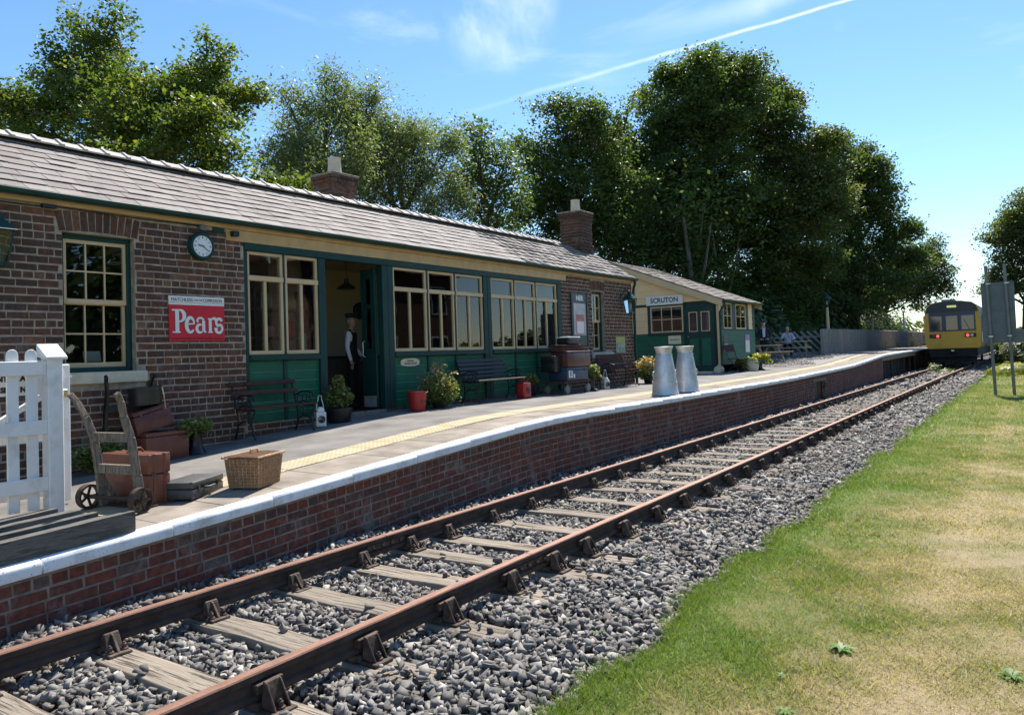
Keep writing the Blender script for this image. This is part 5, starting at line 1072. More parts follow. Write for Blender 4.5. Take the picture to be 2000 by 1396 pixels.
# the truck faces down the platform: upright suitcase standing behind it
o = case('suitcase', 'large rust-brown leather suitcase standing upright behind the wooden sack truck', (-6.64, 3.76, pz(-6.64, 3.76)+.005), .64, .22, .43, 'case_rust', rz=.10, handle='z'); 
for y in (-.05, .05): bn = MB().box(-.325, .325, y-.012, y+.012, .0, .43).build('binding', 'case_rust', o); bn.matrix_parent_inverse = Matrix.Identity(4)
case('attache_case', 'flat grey-black case lying on the paving beside the wicker hamper', (-6.37, 4.14, pz(-6.37, 4.14)+.002), .30, .54, .15, 'case_grey', rz=.47, handle='x', cat='case')
case('suitcase', 'brown leather suitcase lying flat under the tilted maroon case', (-8.53, 5.12, pz(-8.53, 5.1)+.002), .36, .54, .33, 'case_brown', rz=.02, seam=.86)
case('writing_case', 'maroon leather case leaning askew beneath the black hat box', (-8.56, 5.03, pz(-8.5, 5.1)+.36), .27, .46, .27, 'case_maroon', rz=.0, rx=.24, seam=.8, cat='case')
X, Y, z = -8.52, 4.96, pz(-8.5, 5.1)+.66; hx = thing('hat_box', 'black round hat box with chain on top of the maroon case', 'hat box', (X, Y, z))
MB().lathe([(.175, 0), (.178, .15), (.186, .152), (.188, .19), (.18, .198), (0, .20)], 28, (X, Y, z), Matrix.Rotation(.06, 3, 'X')).build('box_body', 'case_black', hx, smooth=True)
MB().tube([(X+.17, Y+.10, z+.19), (X+.19, Y+.11, z+.10), (X+.185, Y+.12, z+.02), (X+.17, Y+.14, z-.06)], .007, 6).build('chain', 'brass', hx)
def ring(c, r0, r1, w_, n=28):
    m = MB(); vs = []
    for k in range(n):
        a = 2*PI*k/n; ca, sa = math.cos(a), math.sin(a); vs += [(c[0]+dx, c[1]+ca*r_, c[2]+sa*r_) for r_, dx in ((r0, -w_/2), (r0, w_/2), (r1, w_/2), (r1, -w_/2))]
    return m.add(vs, [(k*4+j, k*4+(j+1) % 4, ((k+1) % n)*4+(j+1) % 4, ((k+1) % n)*4+j) for k in range(n) for j in range(4)])
def sack_truck(label, X, Y, rz, dark=False):
    z = pz(X, Y); o = thing('sack_truck', label, 'sack truck', (0, 0, 0)); wm_ = 'iron_black' if dark else 'truck_wood'
    for s in (-1, 1):
        x = s*.24; P = [(x, .10, .02), (x*.99, .06, .30), (x*.98, .01, .62), (x*1.02, -.06, .80), (x*1.16, -.11, .93), (x*1.24, -.16, 1.00)]; q = MB()
        for k in range(len(P)-1): q.bar(P[k], P[k+1], .04 if k < 3 else .036, .075-.007*k, (0, 1, .2))
        q.build('side_rail', wm_, o, bevel=.006)
        wh = ring((s*.33, .02, .105), .105, .088, .06).build('wheel', 'iron_rust', o, smooth=True)
        q = MB(); rim = s*.366
        rim = s*.34
        for a in np.linspace(0, 2*PI, 5, endpoint=False): q.bar((rim+s*.004, .02, .105), (rim+s*.004, .02+.085*math.cos(a), .105+.085*math.sin(a)), .02, .012, (1, 0, 0))
        q.cyl((rim-s*.01, .02, .105), (rim+s*.03, .02, .105), .022, n=10).build('spokes', 'iron_rust', wh, smooth=True)
        MB().bar((s*.19, .20, .03), (s*.21, .05, .30), .03, .035).build('strut', wm_, o)
    for zz, yy in ((.345, .055), (.62, .012)): MB().box(-.235, .235, yy-.022, yy+.022, zz-.04, zz+.04).build('cross_bar', wm_, o, bevel=.005)
    MB().cyl((-.3, .02, .105), (.3, .02, .105), .018, n=10).build('axle', 'iron_rust', o)
    MB().box(-.26, .26, .10, .26, .012, .024).build('toe_plate', 'iron_rust', o)
    o.location = (X, Y, z); o.rotation_euler = (0, 0, rz); return o
sack_truck('weathered wooden sack truck with iron wheels by the platform edge', -6.50, 3.47, .14)
t2 = sack_truck('dark sack truck with curved handles behind the stacked cases by the wall', -8.66, 4.80, 1.45, True); t2.scale = (.9, 1, 1.02)
# wicker hamper: woven strands around stakes
X, Y = -6.10, 4.60; z = pz(X, Y); wb = thing('wicker_hamper', 'lidded wicker hamper on the paving by the white platform edge', 'hamper', (0, 0, 0))
A_, B_, H_ = .175, .20, .27
MB().box(-A_*.84, A_*.84, -B_*.86, B_*.86, .01, .278).build('lining', 'wicker', wb)
def per(u, k):
    pts = [(-1, -1), (1, -1), (1, 1), (-1, 1)]; i = int(u) % 4; f_ = u-int(u); a, b = pts[i], pts[(i+1) % 4]; g_ = .86+.14*k
    return (a[0]+(b[0]-a[0])*f_)*A_*g_, (a[1]+(b[1]-a[1])*f_)*B_*g_
for k in range(19):
    zz = .012+k*.0138; P = []
    for i in range(64):
        u = i/16.; x, y = per(u, zz/H_); a = .0035*(1 if (i+k) % 2 else -1); nx_ = (0, 1, 0, -1)[int(u) % 4]; ny_ = (-1, 0, 1, 0)[int(u) % 4]; P.append((x+nx_*a, y+ny_*a, zz))
    MB().tube(P, .0062, 5, closed=True).build('weave_strand', 'wicker', wb)
q = MB()
for i in range(32): u = i/8.; a, b = per(u, 0), per(u, 1); q.tube([(a[0], a[1], .0), (b[0], b[1], .27)], .006, 5)
q.build('stake', 'wicker', wb)
lid = MB()
for k in range(28): y = -B_-.01+(2*B_+.02)*k/27; lid.tube([(-A_-.012, y, .285+.004*math.sin(k*2)), (0, y, .294), (A_+.012, y, .285-.004*math.sin(k*2))], .0085, 6)
for s in (-1, 1): lid.tube([(s*(A_+.008), -B_-.03, .283), (s*(A_+.008), B_+.03, .288)], .012, 7)
lid.build('lid', 'wicker', wb); MB().tube([(0, -.07, .295), (0, -.05, .335), (0, .05, .335), (0, .07, .295)], .009, 7).build('handle', 'wicker', wb)
wb.location = (X, Y, z+.002); wb.rotation_euler = (0, 0, .35)
# luggage barrow at the waiting room end
X, Y = -8.32, 14.30; z = pz(X, Y); br = thing('luggage_barrow', 'low wheeled platform barrow loaded with trunks and cases', 'barrow', (X, Y, z))
MB().box(X-.26, X+.26, Y-.56, Y+.56, z+.22, z+.27).build('deck', 'bench_brown', br)
for a in (-.24, .24):
    for b in (-.45, .45): MB().cyl((X+a-.02, Y+b, z+.09), (X+a+.02, Y+b, z+.09), .09, n=18).build('wheel', 'post_grey', br, smooth=True); MB().box(X+a-.012, X+a+.012, Y+b-.03, Y+b+.03, z+.09, z+.22).build('fork', 'iron_black', br)
MB().tube([(X, Y+.56, z+.25), (X, Y+.66, z+.42), (X, Y+.70, z+.62), (X-.12, Y+.70, z+.66), (X+.12, Y+.70, z+.66)], .015, 8).build('handle', 'post_grey', br)
gl = 'trunks and cases piled on the platform barrow'
t = case('tin_trunk', 'blue tin trunk with a pale S label at the bottom of the barrow pile', (X+.02, Y+.02, z+.275), .46, .92, .27, 'case_blue', group=gl, cat='trunk', seam=.8)
lb = MB().box(.232, .236, -.40, -.24, .06, .21).build('paper_label', 'sign_white', t); lb.matrix_parent_inverse = Matrix.Identity(4); tx_ = text('lettering', 'S', .13, 'letter_black', t, (.2375, -.32, .135), RT, UP, off=.006); tx_.matrix_parent_inverse = Matrix.Identity(4)
lb = MB().box(.232, .236, -.20, -.14, .05, .13).build('paper_label', 'sign_white', t); lb.matrix_parent_inverse = Matrix.Identity(4)
case('suitcase', 'maroon leather suitcase lying across the blue trunk', (X+.05, Y+.10, z+.56), .40, 1.0, .33, 'case_maroon', group=gl, seam=.9)
case('box_case', 'black box case hanging off the end of the barrow pile', (X-.06, Y-.55, z+.47), .34, .30, .33, 'case_black', group=gl, cat='case')
case('vanity_case', 'flat dark leather case on top of the maroon suitcase', (X, Y-.06, z+.90), .36, .84, .13, 'bench_brown', group=gl, cat='case')
hx = thing('hat_box', 'dark hat box with white lid crowning the barrow pile', 'hat box', (X, Y, z+1.03), gl); MB().box(X-.15, X+.15, Y-.16, Y+.32, z+1.035, z+1.17).build('box_body', 'case_black', hx, bevel=.03, seg=3, smooth=True); MB().box(X-.165, X+.165, Y-.18, Y+.34, z+1.172, z+1.20).build('lid', 'sign_white', hx, bevel=.012, seg=2, smooth=True)
sh_ = thing('shop_shelf', 'dark shelf unit of goods standing behind the shop window by the doorway', 'shelf', (-10.0, 7.3, .74))
for zz in (1.5, 1.95, 2.4): MB().box(-10.2, -9.85, 6.4, 8.6, zz, zz+.03).build('shelf_board', 'floor_in', sh_)
for yy in (6.4, 7.5, 8.57): MB().box(-10.2, -9.85, yy, yy+.03, .74, 2.75).build('upright', 'floor_in', sh_)
for i in range(15):
    zz = (1.53, 1.98, 2.43)[i % 3]; y = 6.55+(i//3)*.42+rnd.uniform(-.06, .06); w_ = rnd.uniform(.06, .11); h = rnd.uniform(.14, .3); mt = ('sign_red', 'poster_green', 'poster_yellow', 'sign_white', 'case_blue', 'poster_pink')[(i//3+(i % 3)*2) % 6]
    o = tag(MB().box(-10.05, -9.92, y-w_, y+w_, zz+.001, zz+h).box(-10.045, -9.925, y-w_*.9, y+w_*.9, zz+h, zz+h+.012).build('gift_box', mt, bevel=.004), {'sign_red': 'red', 'poster_green': 'green', 'poster_yellow': 'yellow', 'sign_white': 'white', 'case_blue': 'navy blue', 'poster_pink': 'pink'}[mt]+' gift box on the '+('lowest', 'middle', 'top')[i % 3]+' shop shelf behind the window', 'box', 'gift boxes on the shop shelf')
# ---------------------------------------------------------------- white picket fence, gate and timber treads at the platform end
fn = thing('picket_fence', 'white picket fence with a sloping-capped square post at the platform end', 'fence', (-7.03, 2.6, .36)); FX = -7.03
MB().box(FX-.062, FX+.062, 3.19, 3.315, .25, 1.70).build('gate_post', 'white_paint', fn, bevel=.006)
MB().hexa([(FX-.085, 3.165, 1.685), (FX+.085, 3.165, 1.66), (FX+.085, 3.345, 1.66), (FX-.085, 3.345, 1.685), (FX-.085, 3.165, 1.80), (FX+.085, 3.165, 1.685), (FX+.085, 3.345, 1.685), (FX-.085, 3.345, 1.80)]).build('post_cap', 'white_paint', fn, bevel=.005)
for zz in (1.595, 1.095, .615): MB().box(FX+.012, FX+.045, 1.0, 3.19, zz-.065, zz+.055).build('rail', 'white_paint', fn, bevel=.004)
pkp = [(-.045, 0), (.045, 0), (.045, 1.30)] + [(.045*math.cos(a), 1.30+.055*math.sin(a)) for a in np.linspace(0, PI, 9)][1:-1] + [(-.045, 1.30)]
pk = MB().prism([(0, a, b) for a, b in pkp], (.022, 0, 0)).mesh('picket', 'white_paint', bevel=.003)
yy = 3.09
while yy > 1.1: inst('picket', pk, (FX-.012, yy, .40+rnd.uniform(-.005, .005)), fn, rx=rnd.uniform(-.006, .006)); yy -= .152
gt = thing('wicket_gate', 'white braced wicket gate with a lettered board standing behind the picket fence', 'gate', (-7.25, 2.6, .36)); GX = -7.25
for zz in (1.47, 1.0, .52): MB().box(GX-.02, GX+.02, 1.9, 3.42, zz-.05, zz+.05).build('rail', 'white_paint', gt, bevel=.004)
MB().box(GX-.022, GX+.022, 3.42, 3.50, .40, 1.62).build('stile', 'white_paint', gt, bevel=.012, seg=2); MB().bar((GX, 1.95, .58), (GX, 3.40, 1.42), .035, .09, (1, 0, 0)).build('brace', 'white_paint', gt)
MB().box(GX+.022, GX+.03, 2.45, 3.33, 1.36, 1.56).build('notice_board', 'sign_white', gt)
for s, y, zz in (('NT', 2.94, 1.505), ('ATE', 3.135, 1.505), ('T SI', 2.92, 1.41), ('NGS', 3.14, 1.41)): text('lettering', s, .062, 'letter_black', gt, (GX+.032, y, zz), RT, UP, off=.004)
MB().box(FX-.10, FX-.03, 3.32, 3.37, 1.47, 1.58).box(FX-.06, FX-.04, 3.37, 3.44, 1.50, 1.52).build('latch', 'white_paint', fn); MB().box(FX-.02, FX+.005, 3.34, 3.38, 1.33, 1.40).build('padlock', 'brass', fn, bevel=.005)
td = thing('timber_treads', 'stack of weathered grey timber treads on the white platform edge', 'timber treads', (-6.1, 2.4, .35))
for k in range(9):
    x = -5.665-k*.118; y1 = 3.20-k*.022-rnd.uniform(0, .05)
    q = MB(); n_ = 6
    for i in range(n_+1):
        y = .4+(y1-.4)*i/n_; b = pz(x, y)+.004; t_ = .15 if k == 0 else .105+.05*(k % 2)*.5+rnd.uniform(-.008, .008); w_ = .03 if k == 0 else .036
        q.v += [(x-w_, y, b), (x+w_, y, b), (x+w_+rnd.uniform(-.003, .003), y, b+t_), (x-w_+rnd.uniform(-.003, .003), y, b+t_+rnd.uniform(-.004, .004))]
    for i in range(n_):
        for j in range(4): q.f.append((i*4+j, i*4+(j+1) % 4, i*4+4+(j+1) % 4, i*4+4+j)); q.m.append(0)
    q.f += [(3, 2, 1, 0), tuple(n_*4+j for j in range(4))]; q.m += [0, 0]; q.build('plank', 'plank_grey', td)
for y in (1.2, 2.6): MB().box(-6.6, -5.70, y, y+.09, pz(-6.2, y)+.005, pz(-6.2, y)+.06).build('bearer', 'plank_grey', td)
# ---------------------------------------------------------------- picnic tables, fences, lamps at the far end
def picnic(label, X, Y, rz):
    z = pz(X, Y); o = thing('picnic_table', label, 'picnic table', (0, 0, 0))
    for k in range(5): MB().box(-.8, .8, -.34+k*.138, -.34+k*.138+.128, .70, .74).build('top_plank', 'table_wood', o, bevel=.004)
    for s in (-1, 1):
        for k in range(2): a = s*(.66+k*.14); MB().box(-.8, .8, a-.065, a+.065, .42, .46).build('seat_plank', 'table_wood', o, bevel=.004)
        x = s*.56; MB().bar((x, -.22, .70), (x, -.62, 0), .045, .09, (1, 0, 0)).bar((x, .22, .70), (x, .62, 0), .045, .09, (1, 0, 0)).box(x-.025, x+.025, -.82, .82, .33, .42).box(x-.025, x+.025, -.32, .32, .62, .70).build('trestle_leg', 'table_wood', o)
    o.location = (X, Y, z+.01); o.rotation_euler = (0, 0, rz)
picnic('wooden picnic table next to the hut end wall', -9.35, 32.3, 1.15); picnic('wooden picnic table nearer the lattice fence with a man seated at it', -9.15, 36.2, .25)
lf = thing('lattice_fence', 'open diagonal lattice fence of dark slats behind the picnic tables', 'fence', (-11, 40.4, .98)); z = .98; LA, LB = V3((-13.2, 40.0, 0)), V3((-8.72, 40.9, 0)); dL = (LB-LA); LL = np.linalg.norm(dL); dL /= LL
for k in range(17):
    s = -.9+k*.33; P0 = [max(s, 0.), 0]; a0 = max(s, 0.); a1 = min(s+1.15, LL); h = lambda u: 1.3-(u-s)/1.15*1.25
    if a1-a0 > .15: MB().bar(tuple(LA+dL*a0+V3((0, 0, z+h(a0)))), tuple(LA+dL*a1+V3((0, 0, z+h(a1)))), .02, .10, (0, 0, 1)).build('slat', 'fence_wood', lf)
for zz in (.2, 1.0): MB().bar(tuple(LA+V3((0, .04, z+zz))), tuple(LB+V3((0, .04, z+zz))), .05, .09).build('rail', 'fence_wood', lf)
pf = thing('paling_fence', 'long close-boarded grey timber paling fence behind the far platform', 'fence', (-8.62, 55, 1.1)); pm_ = MB().hexa([(-.012, -.075, 0), (.012, -.075, 0), (.012, .075, 0), (-.012, .075, 0), (-.012, -.075, 1.24), (.012, -.075, 1.24), (.012, .075, 1.28), (-.012, .075, 1.28)]).mesh('paling', 'fence_wood')
y = 39.8
for k in range(290):
    x = -8.62 + .5*max(0., (y-52)/35.); inst('paling', pm_, (x+(.012 if k % 2 else -.012), y, pz(x, y)-.02+rnd.uniform(-.012, .012)), pf, rx=rnd.uniform(-.02, .02)); y += .153
for zz in (.3, .95): MB().bar((-8.70, 39.8, 1.1+zz), (-8.70, 60, 1.12+zz), .05, .08).build('rail', 'fence_wood', pf)
MB().hexa([(-8.70, 39.7, .98), (-8.55, 39.7, .98), (-8.55, 39.82, .98), (-8.70, 39.82, .98), (-8.70, 39.7, 2.3), (-8.55, 39.7, 2.3), (-8.55, 39.82, 2.3), (-8.70, 39.82, 2.3)]).build('end_post', 'fence_wood', pf)
def lamp_post(label, X, Y, h, mast):
    z = pz(X, Y); o = thing('platform_lamp', label, 'lamp post', (0, 0, 0), 'lamp posts behind the paling fence')
    MB().lathe([(.09, 0), (.085, h*.5), (.06, h*.77)], 10).build('post', mast, o, smooth=True)
    MB().lathe([(.05, h*.77), (.07, h*.79), (.05, h*.80), (.06, h*.815)], 10).build('collar', 'paint_teal', o)
    r0, r1, z0, z1 = .085, .19, h*.815, h*.915; c = MB(); g_ = MB()
    for k in range(4):
        a, b = PI/4+k*PI/2, PI/4+(k+1)*PI/2; p = [(r0*math.cos(a), r0*math.sin(a), z0), (r0*math.cos(b), r0*math.sin(b), z0), (r1*math.cos(b), r1*math.sin(b), z1), (r1*math.cos(a), r1*math.sin(a), z1)]
        c.bar(p[0], p[3], .022, .022); g_.add(p, [(0, 1, 2, 3)])
    c.build('frame', 'paint_teal', o); g_.build('pane', 'glass', o)
    MB().lathe([(.23, z1), (.21, z1+.02), (.10, z1+.13), (.07, z1+.15), (.06, z1+.20), (.02, z1+.24), (.025, z1+.27), (0, z1+.34)], 12).build('hood', 'paint_teal', o, smooth=True); MB().lathe([(.03, z0), (.045, z0+.12), (.02, z0+.2)], 8).build('bulb', 'lamp_white', o)
    o.location = (X, Y, z-.05); return o
lamp_post('green lantern on a tall cream post at the start of the paling fence', -8.80, 42.0, 3.15, 'paint_cream'); lamp_post('slim lantern post half hidden by foliage midway along the paling fence', -9.0, 56.5, 3.1, 'paint_cream'); lamp_post('distant white lantern post near the train', -8.6, 68.5, 3.4, 'white_paint')
# board sign on two posts, seen from behind
bs = thing('trackside_board', 'blank grey back of a trackside board on two steel posts in the lawn', 'sign', (-.82, 27.5, -.17))
for x, hh in ((-1.06, 3.95), (-.58, 3.97)): MB().cyl((x+.0, 27.54, -.25), (x-.085, 27.54, hh-.17), .045, n=12).build('post', 'post_grey', bs, smooth=True)
MB().box(-1.30, -.44, 27.60, 27.625, 1.42, 3.26).build('panel', 'sign_grey', bs); MB().box(-.439, .25, 27.60, 27.625, 1.42, 1.80).build('panel', 'sign_grey', bs)
for zz in (1.62, 2.42, 3.22): MB().box(-1.29, -.45, 27.575, 27.599, zz-.02, zz+.02).build('stiffener', 'sign_grey', bs)
for x in (-1.10, -.62):
    for zz in (1.62, 3.22): MB().box(x-.06, x+.06, 27.49, 27.574, zz-.018, zz+.018).build('clip', 'galvanised', bs)
# ---------------------------------------------------------------- diesel railcar
TY, TXc, TZ = 49.5, -3.80, tzz(49.5)
tr = thing('diesel_railcar', 'yellow-ended diesel railcar with red tail lights standing at the far platform', 'train', (TXc, TY, TZ))
def sect(y, k=1., dz=0.): return [(TXc+x*k, y, TZ+zz+dz) for x, zz in ((-1.22, 1.02), (-1.36, 1.22), (-1.385, 1.9), (-1.38, 2.55), (-1.33, 3.05), (-1.22, 3.40), (-.98, 3.58), (-.5, 3.67), (0, 3.70), (.5, 3.67), (.98, 3.58), (1.22, 3.40), (1.33, 3.05), (1.38, 2.55), (1.385, 1.9), (1.36, 1.22), (1.22, 1.02))]
def carbody(y0, y1, name):
    m = MB(); S = [sect(y0, 1.), sect(y0+.08, 1.012), sect(y1, 1.012)]; n = 17
    for s in S: m.v += s
    for i in range(2):
        for k in range(n-1): m.f.append((i*n+k+1, i*n+k, (i+1)*n+k, (i+1)*n+k+1)); m.m.append(0 if k in (3, 12) and False else (1 if 4 <= k <= 11 else 2))
    m.f.append(tuple(range(n))); m.m.append(0); m.f.append(tuple(2*n+k for k in range(n))[::-1]); m.m.append(1)
    return m.build(name, ['train_yellow', 'train_dark', 'train_purple'], tr)
carbody(TY, TY+14.8, 'car_body'); carbody(TY+15.4, TY+30, 'car_body')
def fplate(pts, mat, name, y=TY, t=.012, par=tr): return MB().prism([(TXc+x, y-t, TZ+zz) for x, zz in pts], (0, t+.001, 0)).build(name, mat, par)
fplate([(-1.30, 3.04), (-1.19, 3.39), (-.96, 3.565), (-.49, 3.65), (0, 3.68), (.49, 3.65), (.96, 3.565), (1.19, 3.39), (1.30, 3.04)], 'train_dark', 'dome_panel')
fplate([(-1.14, 1.98), (1.14, 1.98), (1.14, 3.035), (-1.14, 3.035)], 'train_blue', 'window_surround', t=.016)
for a, b in ((-1.06, -.48), (-.29, .27), (.46, 1.06)): fplate([(a, 2.06), (b, 2.06), (b, 2.84), (a, 2.84)], 'glass_dark', 'windscreen', t=.021)
for a, b in ((-.30, -.50), (.27, .46)): fplate([(min(a, b), 1.99), (max(a, b), 1.99), (max(a, b), 3.02), (min(a, b), 3.02)], 'train_blue', 'pillar', t=.03)
for x in (-1.0, .98): MB().tube([(TXc+x*.85, TY-.03, TZ+2.05), (TXc+x*.6, TY-.035, TZ+2.62)], .012, 6).build('wiper', 'black', tr)
fplate([(-.26, 3.28), (.30, 3.28), (.30, 3.46), (-.26, 3.46)], 'black', 'blind_box', t=.02); fplate([(-.21, 3.31), (.25, 3.31), (.25, 3.43), (-.21, 3.43)], 'blind_lit', 'destination_blind', t=.024)
for s in (-1, 1):
    fplate([(s*.86-.28, 1.62), (s*.86+.28, 1.62), (s*.86+.28, 1.84), (s*.86-.28, 1.84)], 'black', 'lamp_cluster', t=.02)
    RX = Matrix.Rotation(PI/2, 3, 'X'); MB().lathe([(.075, .0), (.075, .03), (0, .035)], 16, (TXc+s*.86-s*.13, TY-.012, TZ+1.73), RX).build('tail_light', 'tail_light', tr); MB().lathe([(.075, .0), (.075, .03), (.05, .032), (0, .02)], 16, (TXc+s*.86+s*.08, TY-.012, TZ+1.73), RX).build('headlight', 'lamp_white' if s > 0 else 'glass_dark', tr)
MB().prism([(TXc-1.30, TY-.02, TZ+1.20), (TXc+1.30, TY-.02, TZ+1.20), (TXc+1.18, TY-.02, TZ+1.04), (TXc-1.18, TY-.02, TZ+1.04)], (0, .018, 0)).build('skirt', 'train_yellow', tr)
m = MB().box(TXc-1.18, TXc+1.18, TY+.05, TY+14.6, TZ+.55, TZ+1.03).box(TXc-1.1, TXc+1.1, TY+.3, TY+.5, TZ+.22, TZ+.6); m.build('underframe', 'train_under', tr)
MB().box(TXc-.18, TXc+.18, TY-.25, TY+.1, TZ+.82, TZ+1.02).box(TXc-.10, TXc+.10, TY-.40, TY-.2, TZ+.84, TZ+1.0).build('coupler', 'train_under', tr); MB().box(TXc-.07, TXc+.07, TY-.41, TY-.402, TZ+.86, TZ+.94).build('coupler_face', 'galvanised', tr)
for yy in (TY+2.8, TY+11.8):
    for s in (-1, 1): MB().cyl((TXc+s*.70, yy, TZ+.42), (TXc+s*.82, yy, TZ+.42), .42, n=24).build('wheel', 'train_under', tr, smooth=True)
for k in range(6): MB().box(TXc+1.398, TXc+1.412, TY+1.2+k*2.2, TY+2.8+k*2.2, TZ+2.1, TZ+2.85).build('side_window', 'glass_dark', tr); MB().box(TXc-1.412, TXc-1.398, TY+1.2+k*2.2, TY+2.8+k*2.2, TZ+2.1, TZ+2.85).build('side_window', 'glass_dark', tr)
MB().box(TXc+1.39, TXc+1.42, TY+.15, TY+.45, TZ+1.3, TZ+1.9).build('side_step', 'lamp_white', tr)
MB().box(TXc-.5, TXc+.15, TY+.4, TY+1.4, TZ+3.66, TZ+3.80).build('roof_pod', 'post_grey', tr)
# ---------------------------------------------------------------- people (skinned skeletons)
def person(name, label, J, bones, zones, loc, rz, mats, hat=None, hair=None, hold=None, sit=False, look=0.):
    """J: joint -> (x,y,z,r); facing -Y.  zones: bone -> material index"""
    me = bpy.data.meshes.new(name); names = list(J); idx = {n: i for i, n in enumerate(names)}
    me.from_pydata([J[n][:3] for n in names], [(idx[a], idx[b]) for a, b in bones], [])
    ob = bpy.data.objects.new(name, me); col.objects.link(ob)
    sk = ob.modifiers.new('skin', 'SKIN'); sk.use_smooth_shade = True; sk.branch_smoothing = .5
    for i, n in enumerate(names): me.skin_vertices[0].data[i].radius = (J[n][3], J[n][4] if len(J[n]) > 4 else J[n][3]); me.skin_vertices[0].data[i].use_root = (n == 'pelvis')
    ss = ob.modifiers.new('sub', 'SUBSURF'); ss.levels = 1; ss.render_levels = 1
    bm = bpy.data.meshes.new_from_object(ob.evaluated_get(bpy.context.evaluated_depsgraph_get())); bpy.data.objects.remove(ob)
    V, F = [tuple(v.co) for v in bm.vertices], [tuple(p.vertices) for p in bm.polygons]
    def bone_mat(c):
        best, bi = 9, 0
        for (a, b) in bones:
            p, q = Vector(J[a][:3]), Vector(J[b][:3]); d = q-p; t = max(0, min(1, (c-p).dot(d)/max(d.length_squared, 1e-9))); ds = (c-p-d*t).length-.5*(J[a][3]*(1-t)+J[b][3]*t)
            if ds < best: best, bi = ds, zones.get((a, b), 0)
        return bi
    mi = [bone_mat(p.center) for p in bm.polygons]
    m = MB(); m.v, m.f, m.m = V, F, mi
    hd = Vector(J['head'][:3]); Rz = Matrix.Rotation(look, 3, 'Z')
    def H(p): return hd + Rz @ Vector(p)
    sk_i = len(mats)-1; m.cm = sk_i
    m.lathe([(.0, -.125), (.035, -.118), (.060, -.085), (.072, -.03), (.078, .03), (.073, .075), (.05, .11), (0, .122)], 16, hd, Rz @ Matrix.Diagonal((.92, 1.12, 1.)).to_3x3())
    m.hexa([tuple(H(p)) for p in ((-.016, -.08, -.035), (.016, -.08, -.035), (.012, -.06, -.035), (-.012, -.06, -.035), (-.007, -.083, .02), (.007, -.083, .02), (.006, -.06, .02), (-.006, -.06, .02))])
    m.v = [tuple(v) for v in m.v]
    for s in (-1, 1): m.ball(H((s*.075, .01, -.005)), .012, .02, .03, n=8)
    for hn, en in (('handL', 'wristL'), ('handR', 'wristR')):
        if hn in J:
            w0, h0 = Vector(J[en][:3]), Vector(J[hn][:3]); d = (h0-w0).normalized(); sd_ = d.orthogonal().normalized(); nn = d.cross(sd_)
            for k, l in enumerate((.065, .078, .084, .078, .06)):
                if k == 0: b = w0+d*.02+sd_*.032; t = b+(d*.7+sd_*.7).normalized()*l
                else: b = h0+sd_*(.033-.019*k+.012); t = b+(d+nn*.25).normalized()*l
                m.tube([tuple(b), tuple((b+t)/2+nn*.006), tuple(t)], [.0095, .0085, .007], 6)
    o = m.build(name, mats, None, smooth=False); o.data.shade_smooth(); o.location = loc; o.rotation_euler = (0, 0, rz); tag(o, label, 'person')
    def child(mb, nm, mat):
        c = mb.build(nm, mat, o, smooth=True); c.matrix_parent_inverse = Matrix.Identity(4); return c
    e = MB()
    for s in (-1, 1): e.ball(H((s*.028, -.074, .012)), .009, .006, .006, n=8)
    e.ball(H((0, -.078, -.062)), .022, .006, .005, n=8); child(e, 'face_features', 'hair_grey' if hair == 'hair_grey' else 'case_brown')
    if hair: q = MB(); q.lathe([(.083, -.02), (.086, .03), (.080, .08), (.055, .118), (0, .13)], 16, H((0, .014, 0)), Rz @ Matrix.Diagonal((.95, 1.05, 1.)).to_3x3()); child(q, 'hair', hair)
    if hat == 'cap': q = MB(); q.lathe([(.088, .055), (.095, .075), (.115, .115), (.105, .135), (0, .145)], 18, H((0, .01, 0)), Rz); q.hexa([tuple(H(p)) for p in ((-.065, -.15, .048), (.065, -.15, .048), (.08, -.06, .062), (-.08, -.06, .062), (-.065, -.15, .056), (.065, -.15, .056), (.08, -.06, .072), (-.08, -.06, .072))]); child(q, 'cap', 'cloth_navy')
    bpy.data.meshes.remove(bm); return o
def std(h=1.72):
    k = h/1.72; g_ = lambda *a: tuple(x*k for x in a)
    return dict(pelvis=g_(0, 0, .93, .15, .12), waist=g_(0, .0, 1.08, .145, .105), chest=g_(0, .0, 1.30, .175, .12), neck=g_(0, .01, 1.46, .06), headb=g_(0, 0, 1.53, .055), head=g_(0, -.01, 1.60, .05),
        shL=g_(.17, 0, 1.40, .065), elL=g_(.24, .02, 1.12, .047), wristL=g_(.25, -.05, .88, .032), handL=g_(.25, -.07, .80, .034),
        shR=g_(-.17, 0, 1.40, .065), elR=g_(-.24, .02, 1.12, .047), wristR=g_(-.25, -.05, .88, .032), handR=g_(-.25, -.07, .80, .034),
        hipL=g_(.09, 0, .88, .095), knL=g_(.10, -.01, .48, .065), anL=g_(.10, .02, .09, .045), toL=g_(.11, -.13, .04, .04),
        hipR=g_(-.09, 0, .88, .095), knR=g_(-.10, -.01, .48, .065), anR=g_(-.10, .02, .09, .045), toR=g_(-.11, -.13, .04, .04))
BON = [('pelvis', 'waist'), ('waist', 'chest'), ('chest', 'neck'), ('neck', 'headb'), ('headb', 'head'), ('chest', 'shL'), ('shL', 'elL'), ('elL', 'wristL'), ('wristL', 'handL'), ('chest', 'shR'), ('shR', 'elR'), ('elR', 'wristR'), ('wristR', 'handR'), ('pelvis', 'hipL'), ('hipL', 'knL'), ('knL', 'anL'), ('anL', 'toL'), ('pelvis', 'hipR'), ('hipR', 'knR'), ('knR', 'anR'), ('anR', 'toR')]
